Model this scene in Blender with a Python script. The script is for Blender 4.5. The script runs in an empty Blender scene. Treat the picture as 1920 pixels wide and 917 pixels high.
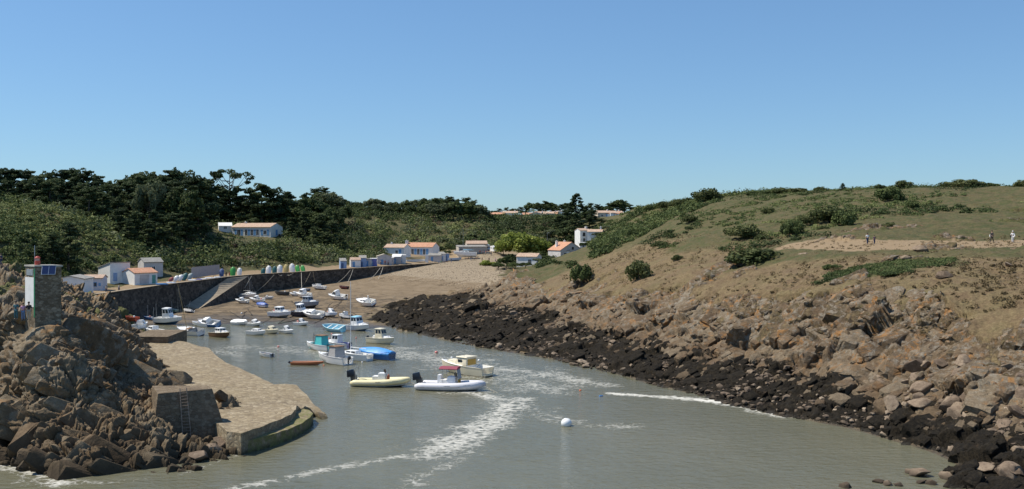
import bpy, bmesh, math, random
import numpy as np
from mathutils import Vector, Matrix, Euler
from mathutils.geometry import delaunay_2d_cdt
R = math.radians
rng = np.random.default_rng(7)
random.seed(7)
S = bpy.context.scene
COL = S.collection

# ------------------------------------------------------------------ camera, sky, sun, exposure
CAM_H, FPX, VH, UC = 20.0, 1850.0, 430.0, 960.0      # eye height, focal length and horizon row of the 1920 px photograph
cam_d = bpy.data.cameras.new('camera')
cam_d.sensor_width = 36.0
cam_d.lens = 36.0 * FPX / 1920.0
cam_d.shift_y = (VH - 458.5) / 1920.0
cam_d.clip_start = 0.5
cam_d.clip_end = 6000
cam = bpy.data.objects.new('camera', cam_d)
COL.objects.link(cam)
cam.location = (0, 0, CAM_H)
cam.rotation_euler = (R(90), 0, 0)
S.camera = cam

SUN_DIR = Vector((-0.54, 0.10, 0.83)).normalized()   # towards the sun
SUN_EL = math.asin(SUN_DIR.z)
SUN_AZ = math.atan2(SUN_DIR.x, SUN_DIR.y)            # clockwise from +Y
W = bpy.data.worlds.new('World')
S.world = W
W.use_nodes = True
nt = W.node_tree
sky = nt.nodes.new('ShaderNodeTexSky')
sky.sky_type = 'NISHITA'
sky.sun_disc = False
sky.sun_elevation = SUN_EL
sky.sun_rotation = SUN_AZ
sky.altitude = 30
sky.air_density = 1.0
sky.dust_density = 0.15
sky.ozone_density = 1.2
bg = nt.nodes['Background']
bg.inputs['Strength'].default_value = 0.10
def _mixn(mode, va, vb):
    n = nt.nodes.new('ShaderNodeMix'); n.data_type = 'RGBA'; n.blend_type = mode; n.inputs[0].default_value = 1.0
    nt.links.new(va, n.inputs[6]); n.inputs[7].default_value = (*vb, 1); return n.outputs[2]
lo_ = _mixn('MULTIPLY', sky.outputs[0], (0.119, 0.119, 0.119))        # clear, evenly blue sky: softer climb of brightness towards the horizon
gm_ = nt.nodes.new('ShaderNodeGamma'); gm_.inputs[1].default_value = 0.72
nt.links.new(lo_, gm_.inputs[0])
nt.links.new(_mixn('MULTIPLY', gm_.outputs[0], (0.47 * 8.4, 0.69 * 8.4, 0.93 * 8.4)), bg.inputs[0])
sun_d = bpy.data.lights.new('sun', 'SUN')
sun_d.energy = 4.8
sun_d.angle = R(0.5)
sun_d.color = (1.0, 0.93, 0.80)
sun = bpy.data.objects.new('sun', sun_d)
COL.objects.link(sun)
sun.rotation_euler = SUN_DIR.to_track_quat('Z', 'Y').to_euler()
S.view_settings.view_transform = 'Standard'
S.view_settings.look = 'None'
S.view_settings.exposure = 0.25
S.view_settings.gamma = 1.0
S.view_settings.use_curve_mapping = False

# ------------------------------------------------------------------ small helpers
def tag(o, label=None, cat=None, group=None, kind=None):
    if label: o['label'] = label
    if cat: o['category'] = cat
    if group: o['group'] = group
    if kind: o['kind'] = kind
    return o

def empty(name, loc, rz=0.0, label=None, cat=None, group=None):
    o = bpy.data.objects.new(name, None)
    COL.objects.link(o)
    o.empty_display_size = 0.3
    o.location = loc
    o.rotation_euler = (0, 0, rz)
    return tag(o, label, cat, group)

def link_mesh(name, me, parent=None):
    o = bpy.data.objects.new(name, me)
    COL.objects.link(o)
    if parent is not None: o.parent = parent
    return o

def np_mesh(name, V, F, mats=(), smooth=False, fmat=None):
    """V (n,3), F (m,k) arrays -> mesh"""
    V = np.asarray(V, dtype=np.float32); F = np.asarray(F, dtype=np.int32)
    me = bpy.data.meshes.new(name)
    k = F.shape[1]
    me.vertices.add(len(V)); me.vertices.foreach_set('co', V.ravel())
    me.loops.add(F.size); me.loops.foreach_set('vertex_index', F.ravel())
    me.polygons.add(len(F))
    me.polygons.foreach_set('loop_start', np.arange(0, F.size, k, dtype=np.int32))
    me.polygons.foreach_set('loop_total', np.full(len(F), k, dtype=np.int32))
    for m in mats: me.materials.append(m)
    if fmat is not None: me.polygons.foreach_set('material_index', np.asarray(fmat, dtype=np.int32))
    me.polygons.foreach_set('use_smooth', np.full(len(F), smooth))
    me.update(calc_edges=True)
    return me

def vattr(me, name, vals):
    a = me.attributes.new(name, 'FLOAT', 'POINT')
    a.data.foreach_set('value', np.asarray(vals, dtype=np.float32).ravel())

class MB:
    """collects primitives for ONE mesh object"""
    def __init__(s): s.v = []; s.f = []; s.m = []
    def add(s, V, F, mi=0):
        b = len(s.v); s.v.extend([tuple(p) for p in V])
        for f in F: s.f.append([b + i for i in f]); s.m.append(mi)
        return s
    def box(s, c, d, rot=None, mi=0, taper=1.0):
        x, y, z = d[0] / 2, d[1] / 2, d[2] / 2
        V = [Vector((sx * x * (taper if sz > 0 else 1), sy * y * (taper if sz > 0 else 1), sz * z)) for sz in (-1, 1) for sx, sy in ((-1, -1), (1, -1), (1, 1), (-1, 1))]
        if rot is not None: V = [rot @ p for p in V]
        V = [p + Vector(c) for p in V]
        return s.add(V, [(3, 2, 1, 0), (4, 5, 6, 7), (0, 1, 5, 4), (1, 2, 6, 5), (2, 3, 7, 6), (3, 0, 4, 7)], mi)
    def tube(s, pts, r, n=8, mi=0, caps=True):
        pts = [Vector(p) for p in pts]
        rs = r if isinstance(r, (list, tuple)) else [r] * len(pts)
        V = []; F = []
        for i, p in enumerate(pts):
            t = (pts[min(i + 1, len(pts) - 1)] - pts[max(i - 1, 0)]).normalized()
            a = t.orthogonal().normalized() if i == 0 else (a - t * a.dot(t)).normalized()
            b = t.cross(a)
            for k in range(n):
                q = 2 * math.pi * k / n
                V.append(p + (a * math.cos(q) + b * math.sin(q)) * rs[i])
        for i in range(len(pts) - 1):
            for k in range(n):
                F.append((i * n + k, i * n + (k + 1) % n, (i + 1) * n + (k + 1) % n, (i + 1) * n + k))
        if caps:
            F.append(tuple(range(n - 1, -1, -1))); F.append(tuple(range((len(pts) - 1) * n, len(pts) * n)))
        return s.add(V, F, mi)
    def ball(s, c, r, nu=12, nv=8, mi=0, sc=(1, 1, 1)):
        V = []; F = []
        for j in range(nv + 1):
            th = math.pi * j / nv
            for i in range(nu):
                ph = 2 * math.pi * i / nu
                V.append(Vector(c) + Vector((r * sc[0] * math.sin(th) * math.cos(ph), r * sc[1] * math.sin(th) * math.sin(ph), r * sc[2] * math.cos(th))))
        for j in range(nv):
            for i in range(nu):
                a, b, c2, d = j * nu + i, (j + 1) * nu + i, (j + 1) * nu + (i + 1) % nu, j * nu + (i + 1) % nu
                F.append((a, b, c2, d))
        return s.add(V, F, mi)
    def prism(s, poly, z0, z1, mi=0):
        n = len(poly)
        z0 = z0 if isinstance(z0, (list, tuple)) else [z0] * n
        z1 = z1 if isinstance(z1, (list, tuple)) else [z1] * n
        V = [(p[0], p[1], z0[i]) for i, p in enumerate(poly)] + [(p[0], p[1], z1[i]) for i, p in enumerate(poly)]
        F = [tuple(range(n - 1, -1, -1)), tuple(range(n, 2 * n))] + [(i, (i + 1) % n, n + (i + 1) % n, n + i) for i in range(n)]
        return s.add(V, F, mi)
    def build(s, name, mats, parent=None, smooth=False, bevel=0.0, clean=True):
        me = bpy.data.meshes.new(name)
        me.from_pydata([tuple(p) for p in s.v], [], s.f)
        for m in (mats if isinstance(mats, (list, tuple)) else [mats]): me.materials.append(m)
        me.polygons.foreach_set('material_index', s.m)
        if clean or bevel:
            bm = bmesh.new(); bm.from_mesh(me)
            bmesh.ops.remove_doubles(bm, verts=bm.verts, dist=1e-5)
            bmesh.ops.recalc_face_normals(bm, faces=bm.faces)
            if bevel:
                es = [e for e in bm.edges if len(e.link_faces) == 2 and e.calc_face_angle(0) > 0.6]
                bmesh.ops.bevel(bm, geom=es, offset=bevel, segments=2, affect='EDGES', profile=0.6)
            bm.to_mesh(me); bm.free()
        if smooth:
            me.polygons.foreach_set('use_smooth', [True] * len(me.polygons))
            if smooth != True:
                me.set_sharp_from_angle(angle=R(smooth))
        me.update()
        return link_mesh(name, me, parent)

# ------------------------------------------------------------------ noise (vectorised)
def _hash(ix, iy, iz, seed):
    h = (ix.astype(np.int64) * 374761393 + iy.astype(np.int64) * 668265263 + iz.astype(np.int64) * 2147483647 + seed * 1274126177) & 0xFFFFFFFF
    h = ((h ^ (h >> 13)) * 1274126177) & 0xFFFFFFFF
    h = ((h ^ (h >> 16)) * 2246822519) & 0xFFFFFFFF
    h = h ^ (h >> 15)
    return (h & 0xFFFFFF) / float(0xFFFFFF)

def vnoise(x, y, z=None, seed=0):
    if z is None: z = np.zeros_like(x)
    fx, fy, fz = np.floor(x), np.floor(y), np.floor(z)
    tx, ty, tz = x - fx, y - fy, z - fz
    tx, ty, tz = [t * t * (3 - 2 * t) for t in (tx, ty, tz)]
    r = 0
    for dx in (0, 1):
        for dy in (0, 1):
            for dz in (0, 1):
                w = (tx if dx else 1 - tx) * (ty if dy else 1 - ty) * (tz if dz else 1 - tz)
                r = r + w * _hash(fx + dx, fy + dy, fz + dz, seed)
    return r * 2 - 1

def fbm(x, y, z=None, octv=4, seed=0, gain=0.5):
    a, s, t = 1.0, 0.0, 0.0
    for o in range(octv):
        f = 2.03 ** o
        s = s + a * vnoise(x * f, y * f, None if z is None else z * f, seed + o * 17)
        t += a; a *= gain
    return s / t

def worley(P, seed=0):
    """P (n,3): returns F1, F2, cell centre (n,3), cell random (n,4)"""
    b = np.floor(P); n = len(P)
    F1 = np.full(n, 9.0); F2 = np.full(n, 9.0); C = np.zeros((n, 3)); K = np.zeros((n, 3))
    for dx in (-1, 0, 1):
        for dy in (-1, 0, 1):
            for dz in (-1, 0, 1):
                q = b + np.array((dx, dy, dz))
                c = q + 0.1 + 0.8 * np.stack([_hash(q[:, 0], q[:, 1], q[:, 2], seed + i) for i in range(3)], 1)
                d = np.sqrt(((P - c) ** 2).sum(1))
                near = d < F1
                F2 = np.where(near, F1, np.minimum(F2, d))
                F1 = np.where(near, d, F1)
                C[near] = c[near]; K[near] = q[near]
    rnd = np.stack([_hash(K[:, 0], K[:, 1], K[:, 2], seed + 50 + i) for i in range(4)], 1)
    return F1, F2, C, rnd

def sstep(a, b, x):
    t = np.clip((x - a) / (b - a), 0, 1)
    return t * t * (3 - 2 * t)

def block_rock(P, size, amp, tilt, crack, seed, rot=None, width=.10):
    """fractured rock: displacement of points P (n,3) by one tilted facet per joint block, with narrow open joints between the blocks"""
    size = np.asarray(size)
    Q = P / size
    if rot is not None: Q = (P @ np.array(rot.to_3x3()).T) / size
    F1, F2, C, rn = worley(Q, seed)
    g = (rn[:, :3] - 0.5) * 2.0
    e = F2 - F1
    groove = 1 - sstep(0.0, width, e)
    d = amp * (rn[:, 3] - 0.5) + tilt * (((Q - C) * size) * g).sum(1)
    return d - crack * groove, rn[:, 3], groove

# ------------------------------------------------------------------ photograph pixel + distance (or height) -> point of the place
def PD(u, v, D): return ((u - UC) / FPX * D, D, CAM_H - (v - VH) / FPX * D)
def PZ(u, v, z): return PD(u, v, (CAM_H - z) * FPX / (v - VH))
def XZ(u, D, z): return ((u - UC) / FPX * D, D, z)

# ------------------------------------------------------------------ height of the place
quay_px = [(205, 551), (300, 537), (372, 528), (425, 521), (480, 516), (560, 511.5), (640, 506), (700, 502), (760, 498), (820, 494.5), (860, 492)]
QZ = 6.5
QUAY = [PZ(u, v, QZ) for u, v in quay_px]
def inland(p, q, d):
    t = Vector((q[0] - p[0], q[1] - p[1])).normalized()
    return (-t.y * d, t.x * d)
land = []
for i, p in enumerate(QUAY):
    a, b = QUAY[max(i - 1, 0)], QUAY[min(i + 1, len(QUAY) - 1)]
    for d, z in ((-4, QZ), (0, QZ), (4, QZ + .02), (8, QZ + 0.1)) + (((13, QZ + 1.6),) if i > 3 else ((16, QZ + .3),)):
        ox, oy = inland(a, b, d)
        land.append((p[0] + ox, p[1] + oy, z))
back = [PD(900, 470, 425), PD(880, 485, 405), PD(915, 472, 415), PD(950, 480, 415), PD(950, 440, 480), PD(950, 410, 620), PD(940, 406, 700), PD(1000, 406, 700), PD(1060, 404, 700),
        PD(1065, 480, 430), PD(1090, 455, 460), PD(1000, 490, 400), PD(1120, 432, 450), PD(1180, 397, 470), PD(1150, 408, 560), PD(770, 478, 440), PD(760, 442, 470),
        PD(850, 405, 540), PD(900, 422, 500), PD(700, 398, 520), PD(1010, 440, 480), PD(1180, 403, 700)]
for u in range(-600, 2700, 300):
    for D in (900, 1300, 1800): back.append(XZ(u, D, 31))
land += back
land += [XZ(230, 246, 7.6), XZ(130, 215, 6.6), XZ(100, 208, 6.6), XZ(270, 240, 7.0), XZ(170, 214, 6.6), XZ(320, 262, 8.0)]
land += [PD(300, 492, 275), PD(400, 484, 310), PD(560, 490, 330), PD(640, 474, 370), PD(700, 466, 400), PD(483, 443, 390), PD(535, 443, 390), PD(440, 446, 385),
         PD(400, 440, 340), PD(300, 442, 310), PD(200, 442, 280), PD(180, 470, 258), PD(100, 495, 232), PD(0, 450, 225), PD(0, 389, 260), PD(50, 388, 260), PD(100, 397, 262),
         PD(150, 412, 266), PD(190, 440, 272), PD(40, 440, 232), PD(-150, 385, 260), PD(-150, 430, 220), PD(-400, 380, 260), PD(-400, 420, 220), XZ(-100, 190, 12), XZ(-400, 180, 13), XZ(-400, 120, 12),
         XZ(0, 190, 9.5), XZ(40, 205, 8.0), XZ(0, 300, 26), XZ(-200, 300, 27), XZ(200, 340, 23), XZ(350, 385, 23), XZ(480, 440, 23.5), XZ(0, 400, 27), XZ(300, 460, 27), XZ(640, 480, 27.5), XZ(-400, 400, 28),
         PD(640, 440, 430), PD(590, 445, 400), XZ(600, 600, 31), XZ(300, 600, 31), XZ(0, 600, 31)]
cove = list(back)
water_px = [(360, 645, 0), (300, 612, 0), (440, 612, 0), (500, 606, 0), (560, 611, 0), (640, 622, 0), (690, 619, 0), (740, 614, 0), (800, 633, 0), (845, 640, 0), (900, 652, 0), (960, 661, 0), (1020, 672, 0), (1090, 690, 0),
            (1180, 708, 0), (1250, 728, 0), (1330, 746, 0), (1420, 770, 0), (1500, 785, 0), (1590, 801, 0), (1680, 828, 0), (1760, 850, 0), (1795, 870, 0), (1760, 892, 0), (1700, 905, 0), (1600, 922, 0)]
cove += [PZ(*p) for p in water_px]
for (u, v, z) in water_px[6:-3]:                       # sea bed in front of the water's edge
    x, y, _ = PZ(u, v, z); s = 0.90
    cove.append((x * s - 2.0, y * s, -1.6))
cove += [XZ(1300, 85, -2.5), XZ(1000, 85, -3), XZ(600, 85, -3), XZ(200, 75, -3), XZ(-200, 75, -3), XZ(1200, 60, -3), XZ(600, 60, -3), XZ(500, 140, -2), XZ(420, 165, -1.2), XZ(800, 150, -2), XZ(1000, 120, -2.4), XZ(1650, 66, -1.0),
         XZ(620, 170, -1.2), XZ(300, 185, -.6)]
for u, v, z in [(372, 577, .3), (300, 585, .25), (215, 599, .3), (441, 559, .8), (480, 549, 1.5), (560, 541, 1.9), (625, 533, 2.4), (700, 523, 3.1), (760, 510, 4.6), (810, 500, 5.9), (450, 585, .3), (560, 580, .55), (640, 575, .9), (700, 575, 1.0),
                (640, 552, 1.7), (740, 545, 2.3), (800, 545, 2.4), (800, 560, 1.7), (760, 580, .9), (720, 595, .5), (800, 600, 1.0), (850, 520, 4.3), (900, 515, 4.8), (900, 500, 6.4), (930, 530, 4.4), (930, 508, 5.6), (870, 545, 2.9), (860, 580, 1.9), (870, 610, 1.3),
                (930, 545, 3.6), (940, 565, 2.9), (940, 600, 2.0), (940, 630, 1.0), (860, 495, 6.6), (840, 503, 6.1)]:
    cove.append(PZ(u, v, z))
cove += [PZ(960, 520, 6.8), PZ(960, 535, 5.2), PD(960, 500, 360), PD(1000, 500, 340),
         PD(1020, 625, 190), PD(1020, 590, 204), PD(1020, 560, 214), PD(1020, 520, 265), PD(1020, 498, 320),
         PZ(1100, 650, 1.4), PD(1100, 625, 168), PD(1100, 590, 176), PD(1100, 555, 186), PD(1100, 510, 215), PD(1100, 472, 275), XZ(1100, 330, 12.6), XZ(1100, 400, 11.5), XZ(1060, 380, 8.8), XZ(1130, 380, 17.5),
         PD(1190, 470, 235), PD(1190, 430, 310), PD(1190, 398, 400), PD(1190, 390, 440), PD(1240, 384, 390), PD(1250, 440, 240),
         PZ(1200, 670, 1.6), PD(1200, 640, 153), PD(1200, 600, 160), PD(1200, 545, 168), PD(1200, 515, 188),
         PZ(1300, 700, 1.5), PD(1300, 660, 138), PD(1300, 620, 144), PD(1300, 560, 151), PD(1300, 510, 168), PD(1300, 450, 205), PD(1300, 410, 245), PD(1320, 374, 300),
         PZ(1420, 725, 1.6), PD(1420, 690, 124), PD(1420, 650, 129), PD(1420, 590, 134), PD(1420, 545, 140), PD(1420, 500, 158), PD(1420, 455, 185), PD(1420, 410, 225), PD(1450, 364, 280),
         PZ(1520, 750, 1.6), PD(1520, 700, 116), PD(1520, 650, 120.5), PD(1520, 560, 127), PD(1520, 520, 137), PD(1520, 458, 165), PD(1520, 410, 205), PD(1560, 358, 265),
         PZ(1627, 765, 1.5), PD(1627, 700, 111), PD(1627, 640, 115), PD(1627, 545, 122), PD(1627, 500, 136), PD(1627, 457, 158), PD(1627, 447, 166), PD(1627, 400, 200), PD(1680, 354, 252),
         PZ(1760, 790, 1.7), PD(1760, 720, 99), PD(1760, 640, 106), PD(1760, 550, 113), PD(1760, 500, 127), PD(1760, 458, 152), PD(1760, 446, 161), PD(1760, 400, 195), PD(1780, 353, 245),
         PZ(1900, 830, 1.8), PD(1900, 760, 90), PD(1900, 690, 95.5), PD(1900, 600, 102), PD(1900, 530, 114), PD(1900, 485, 131), PD(1900, 458, 150), PD(1900, 445, 159), PD(1900, 400, 190), PD(1900, 352, 240),
         PZ(1870, 905, .45), PZ(1800, 905, .25), PZ(2050, 870, 1.6), PD(2050, 700, 90), PD(2050, 600, 96), PD(2050, 520, 108), PD(2050, 460, 145), PD(2050, 352, 235), PD(2400, 600, 85), PD(2400, 460, 135), PD(2400, 352, 225),
         XZ(1900, 64, .6), XZ(2200, 64, 4), XZ(1750, 70, -.3)]
for u in (1320, 1450, 1560, 1680, 1780, 1900, 2050, 2400): cove.append(XZ(u, 420, 31.5)); cove.append(XZ(u, 310, 31 if u > 1400 else 29.5))
cove += [XZ(1240, 520, 30.5), XZ(1240, 440, 30)]

head = []
for u, v in [(-300, 820), (-150, 845), (-60, 858), (0, 868), (60, 886), (120, 899), (200, 896), (300, 889), (365, 882), (388, 862), (440, 852)]:
    p = PZ(u, v, 0.0); head.append(p); head.append((p[0] * .95, p[1] * .94, -3.0))
head += [PD(0, 800, 88), PD(0, 730, 92), PD(0, 660, 96), PD(0, 620, 99), PD(-150, 780, 92), PD(-150, 650, 97), PD(-150, 580, 112), PD(-300, 700, 95), PD(-300, 560, 120),
         PD(100, 810, 84.5), PD(100, 740, 88), PD(100, 690, 90), PD(60, 662, 92), PD(100, 656, 92), PD(150, 650, 93.5), PD(60, 630, 95.5), PD(100, 615, 96), PD(40, 612, 97.5), PD(85, 600, 99), PD(140, 620, 97), PD(160, 600, 102), PD(150, 570, 116), PD(120, 560, 125), PD(60, 545, 125),
         PD(0, 560, 110), PD(20, 535, 117), PD(0, 505, 132), PD(40, 503, 140), PD(-150, 490, 140), PD(-300, 480, 140), XZ(0, 165, 11.5), XZ(-150, 165, 12.5), XZ(60, 170, 10.5), XZ(130, 175, 8.2), XZ(170, 190, 7.2), XZ(60, 200, 6.0), XZ(0, 200, 5.0), XZ(-200, 200, 6), XZ(130, 205, 5.6),
         PD(200, 560, 160), PD(214, 556, 192), PD(225, 575, 165), PD(240, 600, 148), PD(190, 600, 122), PD(220, 620, 122), PD(200, 645, 105), PD(250, 640, 126), PD(260, 660, 124), PD(250, 685, 106), PD(200, 700, 95), PD(200, 760, 90), PD(200, 820, 85.5),
         PD(300, 718, 103), PD(290, 745, 95), PD(270, 790, 89), PD(260, 840, 85), PD(330, 725, 104), PD(300, 860, 84), PD(350, 812, 91.5), PD(360, 845, 88), PD(415, 815, 92.5), PD(438, 835, 91), PD(400, 790, 97), PD(395, 760, 99), PZ(385, 725, .6),
         PZ(270, 656, 1.9), PZ(305, 690, 1.3), PZ(345, 716, 1.0)]
head += [PD(60, 604, 95), PD(85, 606, 94.2), PD(115, 607, 94), PD(40, 600, 97)]
for u, D, z in [(290, 153, -.5), (330, 133, -.8), (375, 120, -.8), (415, 108, -.6), (452, 98, -.4), (470, 91, -1.5), (330, 165, -2), (300, 180, -2), (270, 200, -2), (245, 205, -1.0), (400, 150, -3), (500, 110, -3), (520, 90, -3.5), (250, 172, .4), (262, 160, .8), (232, 185, .8), (350, 215, -3), (250, 225, -1), (120, 225, 3), (0, 225, 3)]:
    head.append(XZ(u, D, z))

class Surf:
    """smooth surface through scattered points, tabulated on a (bearing, distance) grid"""
    A = (np.arange(-700, 2720, 12.0) - UC) / FPX
    D = np.concatenate([np.arange(50, 200, 1.0), np.arange(200, 450, 2.0), np.arange(450, 700, 6.0), np.arange(700, 1900, 30.0)])
    def __init__(s, pts):
        P = np.array(pts); P = P[np.unique(np.round(P[:, :2], 2), axis=0, return_index=True)[1]]
        n = len(P); X = P[:, :2] / 50.0
        r = np.sqrt(((X[:, None] - X[None]) ** 2).sum(2))
        M = np.zeros((n + 3, n + 3)); M[:n, :n] = r + np.eye(n) * -0.002
        M[:n, n] = 1; M[:n, n + 1:] = X; M[n, :n] = 1; M[n + 1:, :n] = X.T
        w = np.linalg.solve(M, np.concatenate([P[:, 2], np.zeros(3)]))
        aa, dd = np.meshgrid(s.A, s.D)
        G = np.stack([(aa * dd).ravel(), dd.ravel()], 1) / 50.0
        out = np.empty(len(G))
        for i in range(0, len(G), 20000):
            g = G[i:i + 20000]
            rr = np.sqrt(((g[:, None] - X[None]) ** 2).sum(2))
            out[i:i + 20000] = rr @ w[:n] + w[n] + g @ w[n + 1:]
        s.T = out.reshape(aa.shape)
    def __call__(s, x, y):
        a = x / y
        fa = np.clip((a - s.A[0]) / (s.A[1] - s.A[0]), 0, len(s.A) - 1.001)
        fd = np.clip(np.interp(y, s.D, np.arange(len(s.D))), 0, len(s.D) - 1.001)
        ia, jd = fa.astype(int), fd.astype(int); ta, td = fa - ia, fd - jd
        T = s.T
        return (T[jd, ia] * (1 - ta) + T[jd, ia + 1] * ta) * (1 - td) + (T[jd + 1, ia] * (1 - ta) + T[jd + 1, ia + 1] * ta) * td
S_land, S_cove, S_head = Surf(land), Surf(cove), Surf(head)

def seg_dist(x, y, pts):
    """distance to a polyline, signed (+ on its left), and the parameter along it"""
    best = np.full(np.shape(x), 1e9); sg = np.zeros(np.shape(x)); par = np.zeros(np.shape(x))
    for i in range(len(pts) - 1):
        ax, ay = pts[i][0], pts[i][1]; bx, by = pts[i + 1][0], pts[i + 1][1]
        dx, dy = bx - ax, by - ay; L2 = dx * dx + dy * dy
        t = np.clip(((x - ax) * dx + (y - ay) * dy) / L2, 0, 1)
        d = np.hypot(x - ax - t * dx, y - ay - t * dy)
        c = dx * (y - ay) - dy * (x - ax)
        m = d < best
        best = np.where(m, d, best); sg = np.where(m, np.sign(c), sg); par = np.where(m, i + t, par)
    return best, sg, par
q0, q1, qe, qf = QUAY[0], QUAY[1], QUAY[-1], QUAY[-2]
QLINE = [(-84.5, 60, 0), (-84.5, 160, 0), (q0[0] - .3, q0[1] - 12, 0)] + QUAY + [(qe[0] + 14, qe[1] + 18, 0), (qe[0] + 60, qe[1] + 70, 0), (qe[0] + 200, qe[1] + 900, 0)]
def H0(x, y):
    x = np.asarray(x, dtype=float); y = np.asarray(y, dtype=float)
    d, s, _ = seg_dist(x, y, QLINE)
    sd = d * s - 0.35
    band = np.interp(y, [0, 395, 430, 480], [0.3, 0.3, 20, 40])
    w = sstep(-band, band, sd)
    return S_cove(x, y) * (1 - w) + S_land(x, y) * w
def Hh(x, y): return S_head(np.asarray(x, dtype=float), np.asarray(y, dtype=float))
def ground(x, y): return np.maximum(np.maximum(H0(x, y), Hh(x, y) * (np.asarray(y) < 212) - 9 * (np.asarray(y) >= 212)), 0.0)
def hit(u, v, far=1500.0):
    """first point of the bare ground (or water) seen at a pixel"""
    D = np.concatenate([np.arange(70, 300, .25), np.arange(300, far, 1.0)])
    z = CAM_H - (v - VH) / FPX * D
    x = (u - UC) / FPX * D
    k = np.nonzero(z <= ground(x, D))[0]
    k = k[0] if len(k) else len(D) - 1
    return Vector((x[k], D[k], z[k]))
def gz(x, y): return float(ground(np.array([x]), np.array([y]))[0])

# ------------------------------------------------------------------ materials
def newmat(name):
    m = bpy.data.materials.new(name); m.use_nodes = True
    nt = m.node_tree; b = nt.nodes['Principled BSDF']
    return m, nt, b
def N(nt, t, **kw):
    n = nt.nodes.new('ShaderNode' + t)
    for k, v in kw.items():
        if k.startswith('i_'):
            k = k[2:]; k = int(k) if k.isdigit() else k.replace('_', ' ')
            if hasattr(v, 'is_output') and v.is_output: nt.links.new(v, n.inputs[k])
            else: n.inputs[k].default_value = v
        else: setattr(n, k, v)
    return n
def lk(nt, a, b): nt.links.new(a, b)
def noise(nt, vec, scale, detail=4, rough=.55, dist=0.0):
    n = N(nt, 'TexNoise', i_Scale=scale, i_Detail=detail, i_Roughness=rough, i_Distortion=dist)
    if vec is not None: lk(nt, vec, n.inputs['Vector'])
    return n.outputs['Fac']
def ramp(nt, fac, stops, interp='LINEAR'):
    r = N(nt, 'ValToRGB'); cr = r.color_ramp; cr.interpolation = interp
    while len(cr.elements) < len(stops): cr.elements.new(0.5)
    for e, (p, c) in zip(cr.elements, stops):
        e.position = p; e.color = (c, c, c, 1) if isinstance(c, (int, float)) else (*c, 1)
    lk(nt, fac, r.inputs[0]); return r.outputs[0]
def mixc(nt, fac, a, b, mode='MIX'):
    n = N(nt, 'Mix', data_type='RGBA', blend_type=mode)
    for sock, val in ((n.inputs[0], fac), (n.inputs[6], a), (n.inputs[7], b)):
        if hasattr(val, 'is_output'): lk(nt, val, sock)
        elif isinstance(val, (int, float)): sock.default_value = val if sock.type == 'VALUE' else (val, val, val, 1)
        else: sock.default_value = (*val, 1)
    return n.outputs[2]
def mth(nt, op, a, b=None, clamp=False):
    n = N(nt, 'Math', operation=op, use_clamp=clamp)
    for i, v in enumerate((a, b)):
        if v is None: continue
        if hasattr(v, 'is_output'): lk(nt, v, n.inputs[i])
        else: n.inputs[i].default_value = v
    return n.outputs[0]
def attr(nt, name): return N(nt, 'Attribute', attribute_name=name).outputs['Fac']
def bump(nt, b, h, strength=.5, dist=.1):
    n = N(nt, 'Bump', i_Strength=strength, i_Distance=dist); lk(nt, h, n.inputs['Height']); lk(nt, n.outputs[0], b.inputs['Normal']); return n
_pm = {}
def paint(name, c, rough=.45, var=.12, metal=0.0, scale=3.0):
    """plain painted, plastic or metal surface with slight unevenness"""
    if name in _pm: return _pm[name]
    m, nt, b = newmat(name)
    pos = N(nt, 'NewGeometry').outputs['Position']
    n = noise(nt, pos, scale, 5, .65)
    c = Vector(c)
    col = ramp(nt, n, [(.25, tuple(c * (1 - var * 1.6))), (.55, tuple(c)), (.8, tuple(Vector([min(1, k) for k in c * (1 + var * .5)])))])
    lk(nt, col, b.inputs['Base Color']); b.inputs['Roughness'].default_value = rough; b.inputs['Metallic'].default_value = metal
    _pm[name] = m; return m
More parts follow.
